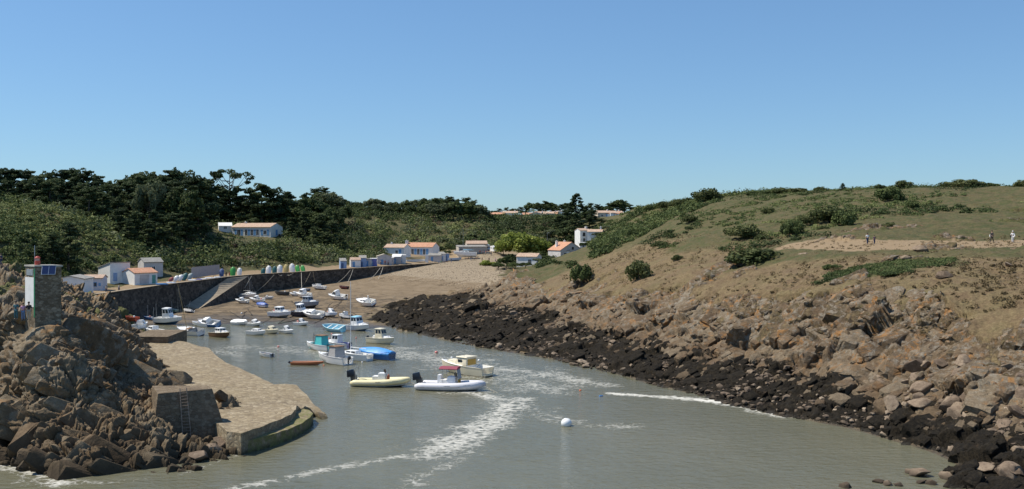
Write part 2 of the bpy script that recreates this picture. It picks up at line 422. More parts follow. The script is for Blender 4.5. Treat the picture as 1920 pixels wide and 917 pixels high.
# ------------------------------------------------------------------ ground materials
def rock_color(nt, pos, z, lichen=1.0):
    """brown-grey fractured rock with pale and orange lichen; darker and wet-stained near the water line"""
    big = noise(nt, pos, .35, 5, .6); mid = noise(nt, pos, 1.7, 6, .65); fine = noise(nt, pos, 7.0, 5, .7)
    c = ramp(nt, mid, [(.2, (.070, .049, .030)), (.42, (.160, .113, .068)), (.6, (.235, .170, .102)), (.85, (.34, .26, .165))])
    c = mixc(nt, ramp(nt, attr(nt, 'tone'), [(.25, .75), (.5, 0.)]), c, ramp(nt, mid, [(.3, (.085, .056, .034)), (.7, (.19, .125, .072))]))
    c = mixc(nt, ramp(nt, attr(nt, 'tone'), [(.5, 0.), (.75, .7)]), c, ramp(nt, mid, [(.3, (.20, .16, .11)), (.7, (.36, .30, .215))]))
    c = mixc(nt, ramp(nt, big, [(.35, 0.), (.7, .4)]), c, (.25, .205, .145))
    c = mixc(nt, ramp(nt, fine, [(.3, .45), (.6, 0.)]), c, (.06, .045, .035))
    up = mth(nt, 'MULTIPLY', N(nt, 'MapRange', i_Value=z, i_1=2.5, i_2=6.0).outputs[0], lichen)
    lich = mth(nt, 'MULTIPLY', ramp(nt, noise(nt, pos, 1.1, 7, .75), [(.50, 0.), (.60, .7)]), up)
    c = mixc(nt, lich, c, ramp(nt, fine, [(.3, (.22, .205, .17)), (.7, (.42, .40, .345))]))
    orange = mth(nt, 'MULTIPLY', ramp(nt, noise(nt, pos, .55, 6, .75, .6), [(.54, 0.), (.63, .85)]), up)
    c = mixc(nt, orange, c, (.38, .19, .06))
    wet = N(nt, 'MapRange', i_Value=mth(nt, 'ADD', z, mth(nt, 'MULTIPLY', mid, -2.4)), i_1=.9, i_2=-.8).outputs[0]
    c = mixc(nt, mth(nt, 'MULTIPLY', wet, .82), c, (.038, .030, .020))
    h = mth(nt, 'ADD', mth(nt, 'MULTIPLY', mid, 1.2), mth(nt, 'MULTIPLY', fine, .45))
    return c, h

def make_terrain_mat():
    m, nt, b = newmat('hill_and_shore')
    pos = N(nt, 'NewGeometry').outputs['Position']
    z = N(nt, 'SeparateXYZ', i_0=pos).outputs[2]
    rc, rh = rock_color(nt, pos, z)
    rc = mixc(nt, 1.0, rc, (.86, .83, .80), 'MULTIPLY')
    n1 = noise(nt, pos, .06, 6, .65); n2 = noise(nt, pos, .45, 6, .7); n3 = noise(nt, pos, 3.0, 5, .75)
    dry = ramp(nt, n3, [(.22, (.075, .053, .027)), (.45, (.155, .113, .060)), (.62, (.225, .17, .09)), (.85, (.34, .27, .15))])
    russet = ramp(nt, n3, [(.25, (.07, .048, .028)), (.55, (.155, .105, .060)), (.8, (.24, .17, .10))])
    dry = mixc(nt, ramp(nt, n2, [(.42, 0.), (.58, .85)]), dry, russet)
    dry = mixc(nt, ramp(nt, noise(nt, pos, .16, 6, .7), [(.47, 0.), (.66, .5)]), dry, ramp(nt, n3, [(.25, (.07, .066, .026)), (.75, (.20, .172, .078))]))
    green = ramp(nt, n3, [(.22, (.026, .031, .011)), (.5, (.066, .073, .026)), (.8, (.135, .132, .052))])
    green = mixc(nt, ramp(nt, n2, [(.40, 0.), (.58, .8)]), green, ramp(nt, n3, [(.2, (.06, .044, .021)), (.8, (.18, .143, .072))]))
    gmask = attr(nt, 'green')
    gm = ramp(nt, mth(nt, 'ADD', gmask, mth(nt, 'ADD', mth(nt, 'MULTIPLY', mth(nt, 'SUBTRACT', n2, .5), 1.0), mth(nt, 'MULTIPLY', mth(nt, 'SUBTRACT', n1, .5), 1.3))), [(.38, 0.), (.62, 1.)])
    c = mixc(nt, gm, dry, green)
    c = mixc(nt, ramp(nt, mth(nt, 'ADD', attr(nt, 'path'), mth(nt, 'MULTIPLY', mth(nt, 'SUBTRACT', n2, .5), .9)), [(.4, 0.), (.6, 1.)]), c,
             ramp(nt, n3, [(.2, (.20, .14, .08)), (.6, (.30, .22, .135)), (.9, (.38, .29, .19))]))
    rm = ramp(nt, mth(nt, 'ADD', attr(nt, 'rock'), mth(nt, 'MULTIPLY', mth(nt, 'SUBTRACT', noise(nt, pos, 1.1, 6, .75), .5), .8)), [(.44, 0.), (.54, 1.)])
    c = mixc(nt, rm, c, rc)
    # shore: sand and mud, pebbles, seaweed
    mudn = noise(nt, pos, .22, 7, .7, 1.2)
    mud = ramp(nt, mudn, [(.3, (.115, .082, .048)), (.5, (.205, .152, .094)), (.7, (.265, .205, .135))])
    vor = N(nt, 'TexVoronoi', feature='DISTANCE_TO_EDGE', i_Scale=.14, i_Randomness=1.0)
    wv = N(nt, 'VectorMath', operation='ADD'); lk(nt, pos, wv.inputs[0])
    dn = N(nt, 'TexNoise', i_Scale=.35, i_Detail=4.0); lk(nt, pos, dn.inputs['Vector'])
    sc = N(nt, 'VectorMath', operation='SCALE', i_Scale=7.0); lk(nt, dn.outputs['Color'], sc.inputs[0]); lk(nt, sc.outputs[0], wv.inputs[1])
    lk(nt, wv.outputs[0], vor.inputs['Vector'])
    rill = mth(nt, 'MULTIPLY', ramp(nt, vor.outputs['Distance'], [(.0, .85), (.10, 0.)]), attr(nt, 'mud'))
    ms = N(nt, 'Mapping'); ms.inputs['Scale'].default_value = (.35, .8, 1); ms.inputs['Rotation'].default_value = (0, 0, R(14)); lk(nt, pos, ms.inputs['Vector'])
    mud = mixc(nt, mth(nt, 'MULTIPLY', ramp(nt, noise(nt, ms.outputs[0], .6, 7, .8, 1.5), [(.50, 0.), (.62, .8)]), attr(nt, 'mud')), mud, (.085, .066, .045))
    mud = mixc(nt, rill, mud, (.05, .040, .030))
    c = mixc(nt, attr(nt, 'sand'), c, mud)
    peb = ramp(nt, N(nt, 'TexVoronoi', i_Scale=3.5, i_Randomness=1.0, i_Vector=pos).outputs['Color'], [(.15, (.19, .145, .095)), (.5, (.275, .215, .145)), (.85, (.36, .30, .215))])
    pm = ramp(nt, mth(nt, 'ADD', attr(nt, 'pebble'), mth(nt, 'MULTIPLY', mth(nt, 'SUBTRACT', n2, .5), .9)), [(.4, 0.), (.6, 1.)])
    c = mixc(nt, pm, c, peb)
    wn = noise(nt, pos, 2.2, 7, .8)
    weed = ramp(nt, wn, [(.3, (.008, .007, .005)), (.50, (.018, .014, .009)), (.64, (.038, .029, .017)), (.78, (.10, .075, .044))])
    wmix = ramp(nt, mth(nt, 'ADD', attr(nt, 'weed'), mth(nt, 'MULTIPLY', mth(nt, 'SUBTRACT', noise(nt, pos, .5, 7, .75), .5), 1.3)), [(.44, 0.), (.54, 1.)])
    c = mixc(nt, wmix, c, weed)
    wet = N(nt, 'MapRange', i_Value=mth(nt, 'ADD', z, mth(nt, 'MULTIPLY', mudn, -.35)), i_1=.12, i_2=-.12).outputs[0]
    c = mixc(nt, mth(nt, 'MULTIPLY', wet, .7), c, (.05, .043, .032))
    lk(nt, c, b.inputs['Base Color'])
    rough = N(nt, 'MapRange', i_Value=wet, i_3=.95, i_4=.35).outputs[0]
    lk(nt, rough, b.inputs['Roughness'])
    b.inputs['Specular IOR Level'].default_value = .25
    hh = mth(nt, 'ADD', mth(nt, 'MULTIPLY', n3, .9), mth(nt, 'ADD', mth(nt, 'MULTIPLY', rh, rm), mth(nt, 'MULTIPLY', wn, wmix)))
    bump(nt, b, hh, .9, .25)
    return m

def make_rock_mat(name='cliff_rock'):
    m, nt, b = newmat(name)
    pos = N(nt, 'NewGeometry').outputs['Position']
    z = N(nt, 'SeparateXYZ', i_0=pos).outputs[2]
    c, h = rock_color(nt, pos, z, .8)
    c = mixc(nt, 1.0, c, (.80, .78, .74), 'MULTIPLY')
    gm = ramp(nt, mth(nt, 'ADD', attr(nt, 'green'), mth(nt, 'MULTIPLY', mth(nt, 'SUBTRACT', noise(nt, pos, 1.3, 6, .75), .5), 1.2)), [(.48, 0.), (.6, 1.)])
    g = ramp(nt, noise(nt, pos, 4, 4, .7), [(.25, (.05, .055, .02)), (.6, (.13, .13, .05)), (.85, (.24, .19, .09))])
    c = mixc(nt, gm, c, g)
    lk(nt, c, b.inputs['Base Color']); b.inputs['Roughness'].default_value = .9; b.inputs['Specular IOR Level'].default_value = .2
    bump(nt, b, h, .8, .14)
    return m
M_GROUND = make_terrain_mat()
M_ROCK = make_rock_mat()

def grid_faces(nr, nc):
    i = np.arange(nr - 1)[:, None] * nc + np.arange(nc - 1)[None]
    return np.stack([i, i + 1, i + nc + 1, i + nc], -1).reshape(-1, 4)
def surf_normals(V, nr, nc):
    G = V.reshape(nr, nc, 3)
    n = np.cross(np.gradient(G, axis=1), np.gradient(G, axis=0))
    n /= np.linalg.norm(n, axis=2, keepdims=True) + 1e-9
    return n.reshape(-1, 3)

# ------------------------------------------------------------------ the ground: one sheet from the sea bed to beyond the skyline
us = np.concatenate([np.arange(-600, -40, 14.0), np.arange(-40, 1960, 2.3), np.arange(1960, 2600, 12.0)])
ds = np.concatenate([np.arange(52, 76, 1.2), np.arange(76, 135, .21), np.arange(135, 215, .32), np.arange(215, 330, .55), np.arange(330, 470, 1.0), np.arange(470, 720, 2.5), np.arange(720, 1850, 12.0)])
aa, dd = np.meshgrid((us - UC) / FPX, ds)
gx, gy = (aa * dd).ravel(), dd.ravel()
g0 = H0(gx, gy)
nr, nc = aa.shape
V = np.stack([gx, gy, g0], 1)
nrm = surf_normals(V, nr, nc)
slope = np.sqrt(np.maximum(0, 1 - nrm[:, 2] ** 2)) / np.maximum(nrm[:, 2], .05)
qd, qs, qpar = seg_dist(gx, gy, QLINE)
behind = (qd * qs > 0.0) & (gy > 120)
n_a = fbm(gx * .05, gy * .05, octv=5, seed=3)
n_b = fbm(gx * .3, gy * .3, octv=4, seed=9)
# sand and mud of the drained cove, left of the seaweed ledge
SANDLINE = [PZ(*p) for p in [(735, 618, 0), (702, 596, .5), (722, 578, .9), (775, 558, 1.7), (850, 548, 2.8), (935, 538, 4.0), (945, 505, 6)]] + [(2, 430, 6)]
sd_d, sd_s, _ = seg_dist(gx, gy, SANDLINE)
left_of = sd_d * sd_s + n_b * 5
sand = (~behind) & (gx < 20)
sand = np.where(sand, sstep(-3, 3, left_of), 0.0) * (gy < 450)
sand = np.maximum(sand, (g0 < .05) * 1.0)
pebble = np.where(~behind, sstep(3.2, 4.6, g0 + n_b * .8) * sand, 0)
road = np.where(behind & (gy < 405), sstep(9.5 + 3 * (qpar > 7), 7.5, qd + n_b * 1.5), 0)
park = sstep(34, 22, np.hypot((gx + 18) * 1.0, (gy - 412) * .8) + n_b * 4)
weedtop = 2.9 + n_a * 1.2 + np.interp(gy, [80, 110, 200], [.2, .6, .2])
weed = (1 - sand) * sstep(weedtop + 1.0, weedtop - 1.6, g0) * (~behind) * (gx > -60)
steep = sstep(.42, .85, slope + n_b * .22 + n_a * .15)
outcrop = sstep(.30, .42, fbm(gx * .11 + 3, gy * .13, octv=5, seed=31)) * sstep(235, 150, gy)
rock = (1 - sand) * np.maximum(steep, outcrop * .75) * (gx > -30) * sstep(320, 240, gy) * (g0 > 1.0)
rock = np.maximum(rock, sstep(weedtop + 4.5, weedtop + 2.0, g0 + n_b * 1.5) * (1 - sand) * (~behind) * (gx > -30) * (gy < 290))
PATHLINE = [XZ(1480, 176, 0), XZ(1540, 164, 0), XZ(1627, 156, 0), XZ(1700, 153, 0), XZ(1800, 150.5, 0), XZ(1900, 149, 0), XZ(2200, 143, 0)]
pd_, _, pp_ = seg_dist(gx, gy, PATHLINE)
path = sstep(8.0, 2.6, pd_ + n_b * 2.2 - np.clip(pp_ - 2, 0, 2) * .8) * sstep(0.0, .8, pp_)
path = np.maximum(path, .8 * sstep(1.6, .5, np.abs(gy - 205 - (gx - 80) * -.10 + n_a * 3)) * (gx > 75) * (gx < 120) * sstep(.0, .4, n_a + .2))
green = sstep(0, 1, (g0 - 12.6) / 7.0 + n_a * .7 + .04)
green = np.where(gx < 25, np.maximum(green, sstep(240, 330, gy)), green)
green = np.where(gx < -20, 1.0, green)
green = np.maximum(green, sstep(215, 285, gy + gx * .25 + n_a * 40) * (gx > 0) * 1.05)
green = np.maximum(green, .9 * sstep(9, 5, np.hypot((gx - 51) * .75, (gy - 132) * 1.2) + n_b * 3))
green = np.where((gx < -60) & (gy < 275) & (gy > 216), .95 + n_a * .8, green)
path = np.maximum(path, np.maximum(road, park))
# relief: tussocks on the grass, rough stones in the seaweed, fractured blocks on the rock
dz = n_a * .8 * (1 - sand) * (1 - path) * (~behind | (qd > 14)) * sstep(1.0, 6, g0)
tus = fbm(gx * .9, gy * .9, octv=3, seed=5) * .22 + fbm(gx * .23, gy * .23, octv=3, seed=6) * .35
dz = dz + tus * (1 - sand) * (1 - path) * (1 - rock) * (1 - weed) * (~behind | (qd > 11)) * sstep(2, 5, g0)
dz = dz + sand * (fbm(gx * .16, gy * .16, octv=4, seed=8) * .13) * (g0 > -.4)
wn_ = fbm(gx * .55, gy * .55, octv=5, seed=41, gain=.62)
dz = dz + weed * (np.abs(wn_) * .55 - .12)
V[:, 2] += dz
idx = np.nonzero((rock > .03) | (weed > .3))[0]
idx = idx[(gy[idx] < 300) & (aa.ravel()[idx] > -.2) & (aa.ravel()[idx] < .62)]
Pk = V[idx]
rot = Euler((R(24), R(-18), R(35))).to_matrix()
d1, r1, c1 = block_rock(Pk + fbm(Pk[:, 0] * .4, Pk[:, 1] * .4, Pk[:, 2] * .4, 3, 77)[:, None] * .8, (7.5, 4.6, 4.4), 1.0, .36, .5, 11, rot, .06)
d2, r2, c2 = block_rock(Pk + fbm(Pk[:, 0] * .9, Pk[:, 1] * .9, Pk[:, 2] * .9, 3, 78)[:, None] * .4, (2.6, 1.7, 1.6), .18, .30, .18, 12, rot, .10)
d3, r3, c3 = block_rock(Pk, (.9, .7, .6), .04, .22, .04, 13, rot, .16)
wk = weed[idx]; rk = rock[idx] * (1 - .85 * wk)
amp = rk * 1.0
disp = (d1 + d2 + d3 + .15) * amp + wk * (np.maximum(d1 * .35, -.15) + np.maximum(d2, -.15) * .8 + d3 * 1.0)
tone = np.full(len(V), .5); tone[idx] = .45 * r1 + .35 * r2 + .2 * r3
V[idx] += nrm[idx] * disp[:, None]
V[idx, 2] = np.maximum(V[idx, 2], -2.5)
me = np_mesh('ground', V, grid_faces(nr, nc), [M_GROUND], smooth=False)
me.polygons.foreach_set('use_smooth', np.full(len(me.polygons), True))
for nme, arr in (('tone', tone), ('sand', sand), ('mud', sand * sstep(2.3, 1.2, g0)), ('pebble', pebble), ('weed', weed), ('rock', rock), ('path', path), ('green', green)): vattr(me, nme, arr)
tag(link_mesh('ground', me), 'grassy hillsides, rocky shore and drained sandy cove', None, kind='structure')

# ------------------------------------------------------------------ jointed bedrock blocks that stand out of cliff and shore
def block_shape(seed, bev=.07):
    g_ = np.random.default_rng(seed); bm = bmesh.new()
    for sx in (-1, 1):
        for sy in (-1, 1):
            for sz in (-1, 1):
                p = np.array((sx, sy, sz)) * g_.uniform(.62, 1.0, 3)
                if g_.random() < .45:                      # a broken-off corner
                    for ax in range(3):
                        q = p.copy(); q[ax] *= g_.uniform(.1, .55); bm.verts.new(q)
                else: bm.verts.new(p)
    r_ = bmesh.ops.convex_hull(bm, input=bm.verts)
    for v in [v for v in bm.verts if not v.link_faces]: bm.verts.remove(v)
    bmesh.ops.dissolve_limit(bm, angle_limit=R(6), verts=bm.verts, edges=bm.edges)
    bmesh.ops.bevel(bm, geom=list(bm.edges), offset=bev, segments=1, affect='EDGES')
    bmesh.ops.triangulate(bm, faces=bm.faces)
    bmesh.ops.subdivide_edges(bm, edges=[e for e in bm.edges if e.calc_length() > .5], cuts=1)
    bmesh.ops.triangulate(bm, faces=bm.faces)
    for v in bm.verts: v.co += Vector(g_.normal(0, .022, 3))
    bm.verts.ensure_lookup_table()
    bm.verts.index_update()
    V_ = np.array([v.co[:] for v in bm.verts]); F_ = np.array([[v.index for v in f.verts] for f in bm.faces]); bm.free()
    return V_, F_
BSH = [block_shape(s) for s in range(900, 914)]
def block_mass(name, P0, N0, sizes, rotm, attrs, mat, label, seed, sink=.35, stretch=(1.5, .9, .8)):
    g_ = np.random.default_rng(seed); VV = []; FF = []; AA = {k: [] for k in attrs}; tn = []; b0 = 0
    for i in range(len(P0)):
        sv, sf = BSH[g_.integers(len(BSH))]
        e = (rotm @ Euler(tuple(g_.normal(0, .10, 3) * np.array((1, 1, 1.5)))).to_matrix())
        sc = sizes[i] * np.array(stretch) * g_.uniform(.7, 1.3, 3)
        v = (sv * sc) @ np.array(e).T + P0[i] - N0[i] * sizes[i] * sink
        VV.append(v); FF.append(sf + b0); b0 += len(sv)
        for k in attrs: AA[k].append(np.full(len(sv), attrs[k][i]))
        tn.append(np.full(len(sv), g_.random()))
    me = np_mesh(name, np.concatenate(VV), np.concatenate(FF), [mat])
    for k in AA: vattr(me, k, np.concatenate(AA[k]))
    vattr(me, 'tone', np.concatenate(tn))
    me.polygons.foreach_set('use_smooth', np.full(len(me.polygons), True)); me.set_sharp_from_angle(angle=R(24))
    return tag(link_mesh(name, me), label, None, kind='structure')
g_ = np.random.default_rng(77)
al = aa.ravel()
wgt = rock * (rock > .55) * (gy < 290) * (al > -.05) * (al < .60) * (g0 > weedtop - .5)
wgt = wgt * np.gradient(ds)[np.repeat(np.arange(nr), nc)] * gy / np.maximum(nrm[:, 2], .25) ** 1.2 / gy ** 1.1
pk = g_.choice(len(V), 2300, p=wgt / wgt.sum(), replace=False)
sz_ = np.clip(np.exp(g_.normal(-.72, .66, len(pk))), .14, 1.9)
high = sstep(weedtop[pk] + 2.0, weedtop[pk] + 5.5, g0[pk])
rotc = Euler((R(18), R(-22), R(28))).to_matrix()
block_mass('cliff', V[pk], nrm[pk], sz_, rotc, {'rock': np.where(g_.random(len(pk)) < high * .75, g_.uniform(.42, .62, len(pk)), 1.5), 'green': g_.uniform(-.2, .5, len(pk)), 'weed': weed[pk] * .5}, M_GROUND, 'fractured grey and ochre bedrock of the right-hand cliff', 78, .92, (1.9, 1.0, .95))
wgt = weed * (1 - sand) * (gy < 260) * (al > -.2) * (al < .60) * (g0 > -.15)
wgt = wgt * np.gradient(ds)[np.repeat(np.arange(nr), nc)] * gy / gy ** 1.4
pk = g_.choice(len(V), 2600, p=wgt / wgt.sum(), replace=False)
sz_ = np.clip(np.exp(g_.normal(-1.1, .5, len(pk))), .14, 1.1)
block_mass('shore_bedrock', V[pk], nrm[pk], sz_, rotc, {'rock': np.full(len(pk), 1.5), 'green': np.zeros(len(pk)), 'weed': np.where(g_.random(len(pk)) < .22 + .74 * sstep(weedtop[pk] + .4, .6, g0[pk]), g_.choice((1.4, .75, .55), len(pk), p=(.62, .2, .18)), .1)}, M_GROUND, 'ragged weed-covered bedrock of the lower shore', 79, .30)

# ------------------------------------------------------------------ the rocky headland on the left
us = np.concatenate([np.arange(-520, -30, 9.0), np.arange(-30, 480, 1.15)])
ds = np.concatenate([np.arange(74, 112, .10), np.arange(112, 150, .2), np.arange(150, 214, .45)])
aa, dd = np.meshgrid((us - UC) / FPX, ds)
hx, hy = (aa * dd).ravel(), dd.ravel()
h0 = Hh(hx, hy)
nr, nc = aa.shape
V = np.stack([hx, hy, h0], 1)
nrm = surf_normals(V, nr, nc)
wob = np.stack([fbm(V[:, 0] * .35, V[:, 1] * .35, V[:, 2] * .35, 3, s) for s in (61, 62, 63)], 1)
rot = Euler((R(-20), R(28), R(20))).to_matrix()
d0, r0, c0 = block_rock(V + wob * 1.2, (6.5, 3.0, 5.0), .9, .34, .8, 20, rot, .07)
d1, r1, c1 = block_rock(V + wob * .7, (3.0, 1.3, 2.2), .45, .40, .60, 21, rot, .11)
d2, r2, c2 = block_rock(V + wob * .35, (1.3, .6, .9), .16, .42, .22, 22, rot, .14)
d3, r3, c3 = block_rock(V, (.5, .28, .38), .05, .35, .05, 23, rot, .18)
near_tower = sstep(3.2, 1.4, np.hypot(hx + 45.0, (hy - 95.5) * 1.0))
ledge = sstep(3.2, 1.6, seg_dist(hx, hy, [XZ(-60, 94.5, 0), XZ(100, 92.5, 0)])[0])
quayside = sstep(186, 204, hy)
k = (1 - .9 * near_tower) * (1 - .55 * ledge) * (1 - .85 * quayside)
V += nrm * ((d0 + d1 + d2 + d3 + .1) * k)[:, None]
V[:, 2] -= .9 * sstep(99, 112, hy) * (hx > -75)
me = np_mesh('headland', V, grid_faces(nr, nc), [M_ROCK], smooth=True)
gm = sstep(0, 1, .25 + fbm(hx * .12, hy * .12, octv=4, seed=70) * 1.3 + (nrm[:, 2] - .85) * 2) * sstep(5, 8, h0) * sstep(96, 106, hy)
gm = np.maximum(gm, .8 * sstep(150, 190, hy))
vattr(me, 'green', gm); vattr(me, 'tone', .4 * r0 + .35 * r1 + .25 * r2)
tag(link_mesh('headland', me), 'brown fractured rock headland below the stone light tower', None, kind='structure')

wgt = (h0 > -.3) * (hy < 200) * (hx > -62) * (near_tower < .15) * np.gradient(ds)[np.repeat(np.arange(nr), nc)] / np.maximum(nrm[:, 2], .3)
wgt = wgt * np.where(np.abs((hx / hy) - (-.29)) < .31, 1, 0)
pk = g_.choice(len(V), 1500, p=wgt / wgt.sum(), replace=False)
pk = pk[seg_dist(hx[pk], hy[pk], [XZ(300, 91, 0), XZ(400, 92, 0), XZ(395, 97, 0)])[0] > 2.6]
pk = pk[seg_dist(hx[pk], hy[pk], [XZ(15, 93.6, 0), XZ(60, 93.6, 0)])[0] > 2.2]
sz_ = np.clip(np.exp(g_.normal(-.75, .62, len(pk))), .14, 1.9)
block_mass('headland_blocks', V[pk], nrm[pk], sz_, Euler((R(-20), R(30), R(24))).to_matrix(), {'green': gm[pk] * .6}, M_ROCK, 'angular jointed blocks of the left headland', 81, .90, (1.9, .75, 1.05))

# ------------------------------------------------------------------ the water
def make_water_mat():
    m, nt, b = newmat('harbour_water')
    pos = N(nt, 'NewGeometry').outputs['Position']
    n = noise(nt, pos, .03, 4, .6)
    silt = ramp(nt, n, [(.3, (.118, .118, .080)), (.7, (.156, .149, .099))])
    st = N(nt, 'Mapping'); st.inputs['Scale'].default_value = (.55, 1.5, 1); st.inputs['Rotation'].default_value = (0, 0, R(18)); lk(nt, pos, st.inputs['Vector'])
    f1 = noise(nt, st.outputs[0], .7, 9, .82, 1.4); f2 = noise(nt, st.outputs[0], 3.5, 7, .85, .6)
    fn = mth(nt, 'ADD', mth(nt, 'MULTIPLY', f1, .62), mth(nt, 'MULTIPLY', f2, .38))
    lv = N(nt, 'TexVoronoi', feature='DISTANCE_TO_EDGE', i_Scale=.95, i_Randomness=1.0); lw = N(nt, 'VectorMath', operation='ADD'); lk(nt, pos, lw.inputs[0])
    ln = N(nt, 'TexNoise', i_Scale=.8, i_Detail=5.0); lk(nt, pos, ln.inputs['Vector']); ls = N(nt, 'VectorMath', operation='SCALE', i_Scale=2.6); lk(nt, ln.outputs['Color'], ls.inputs[0]); lk(nt, ls.outputs[0], lw.inputs[1]); lk(nt, lw.outputs[0], lv.inputs['Vector'])
    lace = mth(nt, 'SUBTRACT', .16, mth(nt, 'MULTIPLY', lv.outputs['Distance'], 1.1))
    fn = mth(nt, 'ADD', mth(nt, 'ADD', mth(nt, 'MULTIPLY', mth(nt, 'SUBTRACT', fn, .5), 2.2), .5), mth(nt, 'MULTIPLY', lace, 1.0))
    foam = ramp(nt, mth(nt, 'ADD', fn, attr(nt, 'foam')), [(.50, 0.), (.66, .36), (1.0, .88)])
    c = mixc(nt, foam, silt, (.72, .70, .64))
    lk(nt, c, b.inputs['Base Color'])
    lk(nt, ramp(nt, foam, [(0, .10), (1, .8)]), b.inputs['Roughness'])
    b.inputs['IOR'].default_value = 1.33
    b.inputs['Specular IOR Level'].default_value = .44
    w = N(nt, 'Mapping'); w.inputs['Scale'].default_value = (.8, 1.5, 1); w.inputs['Rotation'].default_value = (0, 0, R(-12)); lk(nt, pos, w.inputs['Vector'])
    h = mth(nt, 'ADD', mth(nt, 'MULTIPLY', noise(nt, w.outputs[0], .9, 3, .5, .4), 1.0), mth(nt, 'ADD', mth(nt, 'MULTIPLY', noise(nt, w.outputs[0], 3.2, 3, .6), .33), mth(nt, 'MULTIPLY', foam, .2)))
    bump(nt, b, h, .8, .2)
    return m
us = np.arange(-600, 2600, 5.0); ds = np.concatenate([np.arange(-60, 55, 6.0), np.arange(55, 250, .5)])
A, Dd = np.meshgrid((us - UC) / FPX, ds)
wx = (A * np.maximum(Dd, 60)).ravel(); wy = Dd.ravel()
foam = np.full(wx.shape, -.40)
def foam_band(px, w0, w1, amt, jit=0.8):
    global foam
    pts = [PZ(u, v, 0) for u, v in px]
    d, _, p = seg_dist(wx, wy, pts)
    ww = np.interp(p, [0, len(pts) - 1], [w0, w1])
    d = d + fbm(wx * .35, wy * .35, octv=4, seed=int(w0 * 100) + 5) * jit * ww
    foam = np.maximum(foam, -.40 + amt * .92 * sstep(ww * 1.7, -ww * .15, d))
foam_band([(860, 732), (915, 745), (960, 752), (935, 790), (880, 818), (840, 838), (800, 850)], 2.6, 3.4, .66)
foam_band([(975, 750), (940, 770), (905, 800), (850, 830)], 3.0, 3.2, .66)
foam_band([(850, 838), (740, 858), (640, 875), (540, 895), (450, 915), (400, 930)], 1.9, 1.0, .58)
foam_band([(905, 690), (980, 697), (1040, 705), (1100, 716), (1150, 722)], 4.6, 3.0, .56)
foam_band([(1150, 738), (1210, 742), (1270, 746), (1340, 752), (1410, 763), (1480, 775)], 1.2, 2.6, .95, .6)
foam_band([(1500, 782), (1580, 795), (1640, 808)], .9, .6, .7)
foam_band([(960, 760), (1010, 775), (1060, 790), (1130, 800), (1180, 800)], 4.2, 2.0, .46)
foam_band([(900, 830), (860, 860), (800, 890), (760, 920)], 2.2, 1.4, .44)
foam_band([(0, 872), (40, 880), (70, 892), (110, 905)], 2.2, 1.8, .66)
foam_band([(110, 905), (200, 905), (330, 892), (400, 868), (450, 852)], .8, .7, .42)
foam_band([(440, 650), (520, 652), (590, 660), (640, 672)], 8, 5, .45)
foam_band([(760, 660), (830, 672), (900, 690), (960, 705), (1040, 730)], 12, 8, .50)
foam_band([(395, 655), (420, 660), (450, 668)], 4, 4, .46)
wz = fbm(wx * .22, wy * .3, octv=3, seed=90) * .05
me = np_mesh('water', np.stack([wx, wy, wz], 1), grid_faces(*A.shape), [make_water_mat()], smooth=True)
vattr(me, 'foam', foam)
tag(link_mesh('water', me), 'murky grey-green harbour water with foam streaks', None, kind='structure')
# ------------------------------------------------------------------ masonry and concrete
def make_stone_wall(name, c1, c2, c3, scale=1.6, mortar=.5):
    m, nt, b = newmat(name)
    pos = N(nt, 'NewGeometry').outputs['Position']
    st = N(nt, 'Mapping'); st.inputs['Scale'].default_value = (1, 1, 1.7); lk(nt, pos, st.inputs['Vector'])
    v = N(nt, 'TexVoronoi', i_Scale=scale, i_Randomness=.85); lk(nt, st.outputs[0], v.inputs['Vector'])
    e = N(nt, 'TexVoronoi', feature='DISTANCE_TO_EDGE', i_Scale=scale, i_Randomness=.85); lk(nt, st.outputs[0], e.inputs['Vector'])
    n = noise(nt, pos, .5, 6, .7); n2 = noise(nt, pos, 6, 5, .7)
    c = ramp(nt, v.outputs['Color'], [(.2, c1), (.5, c2), (.85, c3)])
    c = mixc(nt, ramp(nt, n, [(.35, .55), (.65, 0.)]), c, tuple(Vector(c1) * .6))
    j = ramp(nt, e.outputs['Distance'], [(.0, 1.), (.07, 0.)])
    c = mixc(nt, mth(nt, 'MULTIPLY', j, mortar), c, tuple(Vector(c1) * .7))
    lk(nt, c, b.inputs['Base Color']); b.inputs['Roughness'].default_value = .92; b.inputs['Specular IOR Level'].default_value = .2
    bump(nt, b, mth(nt, 'ADD', mth(nt, 'MULTIPLY', j, -1.0), n2), .7, .06)
    return m
M_QUAY = make_stone_wall('quay_masonry', (.060, .050, .040), (.115, .096, .076), (.19, .16, .125), 1.1)
M_TOWER = make_stone_wall('tower_masonry', (.16, .125, .085), (.26, .21, .15), (.36, .30, .22), 2.6, .6)
M_BLOCK = make_stone_wall('concrete_block', (.16, .12, .08), (.215, .165, .112), (.27, .215, .15), 2.4, .35)
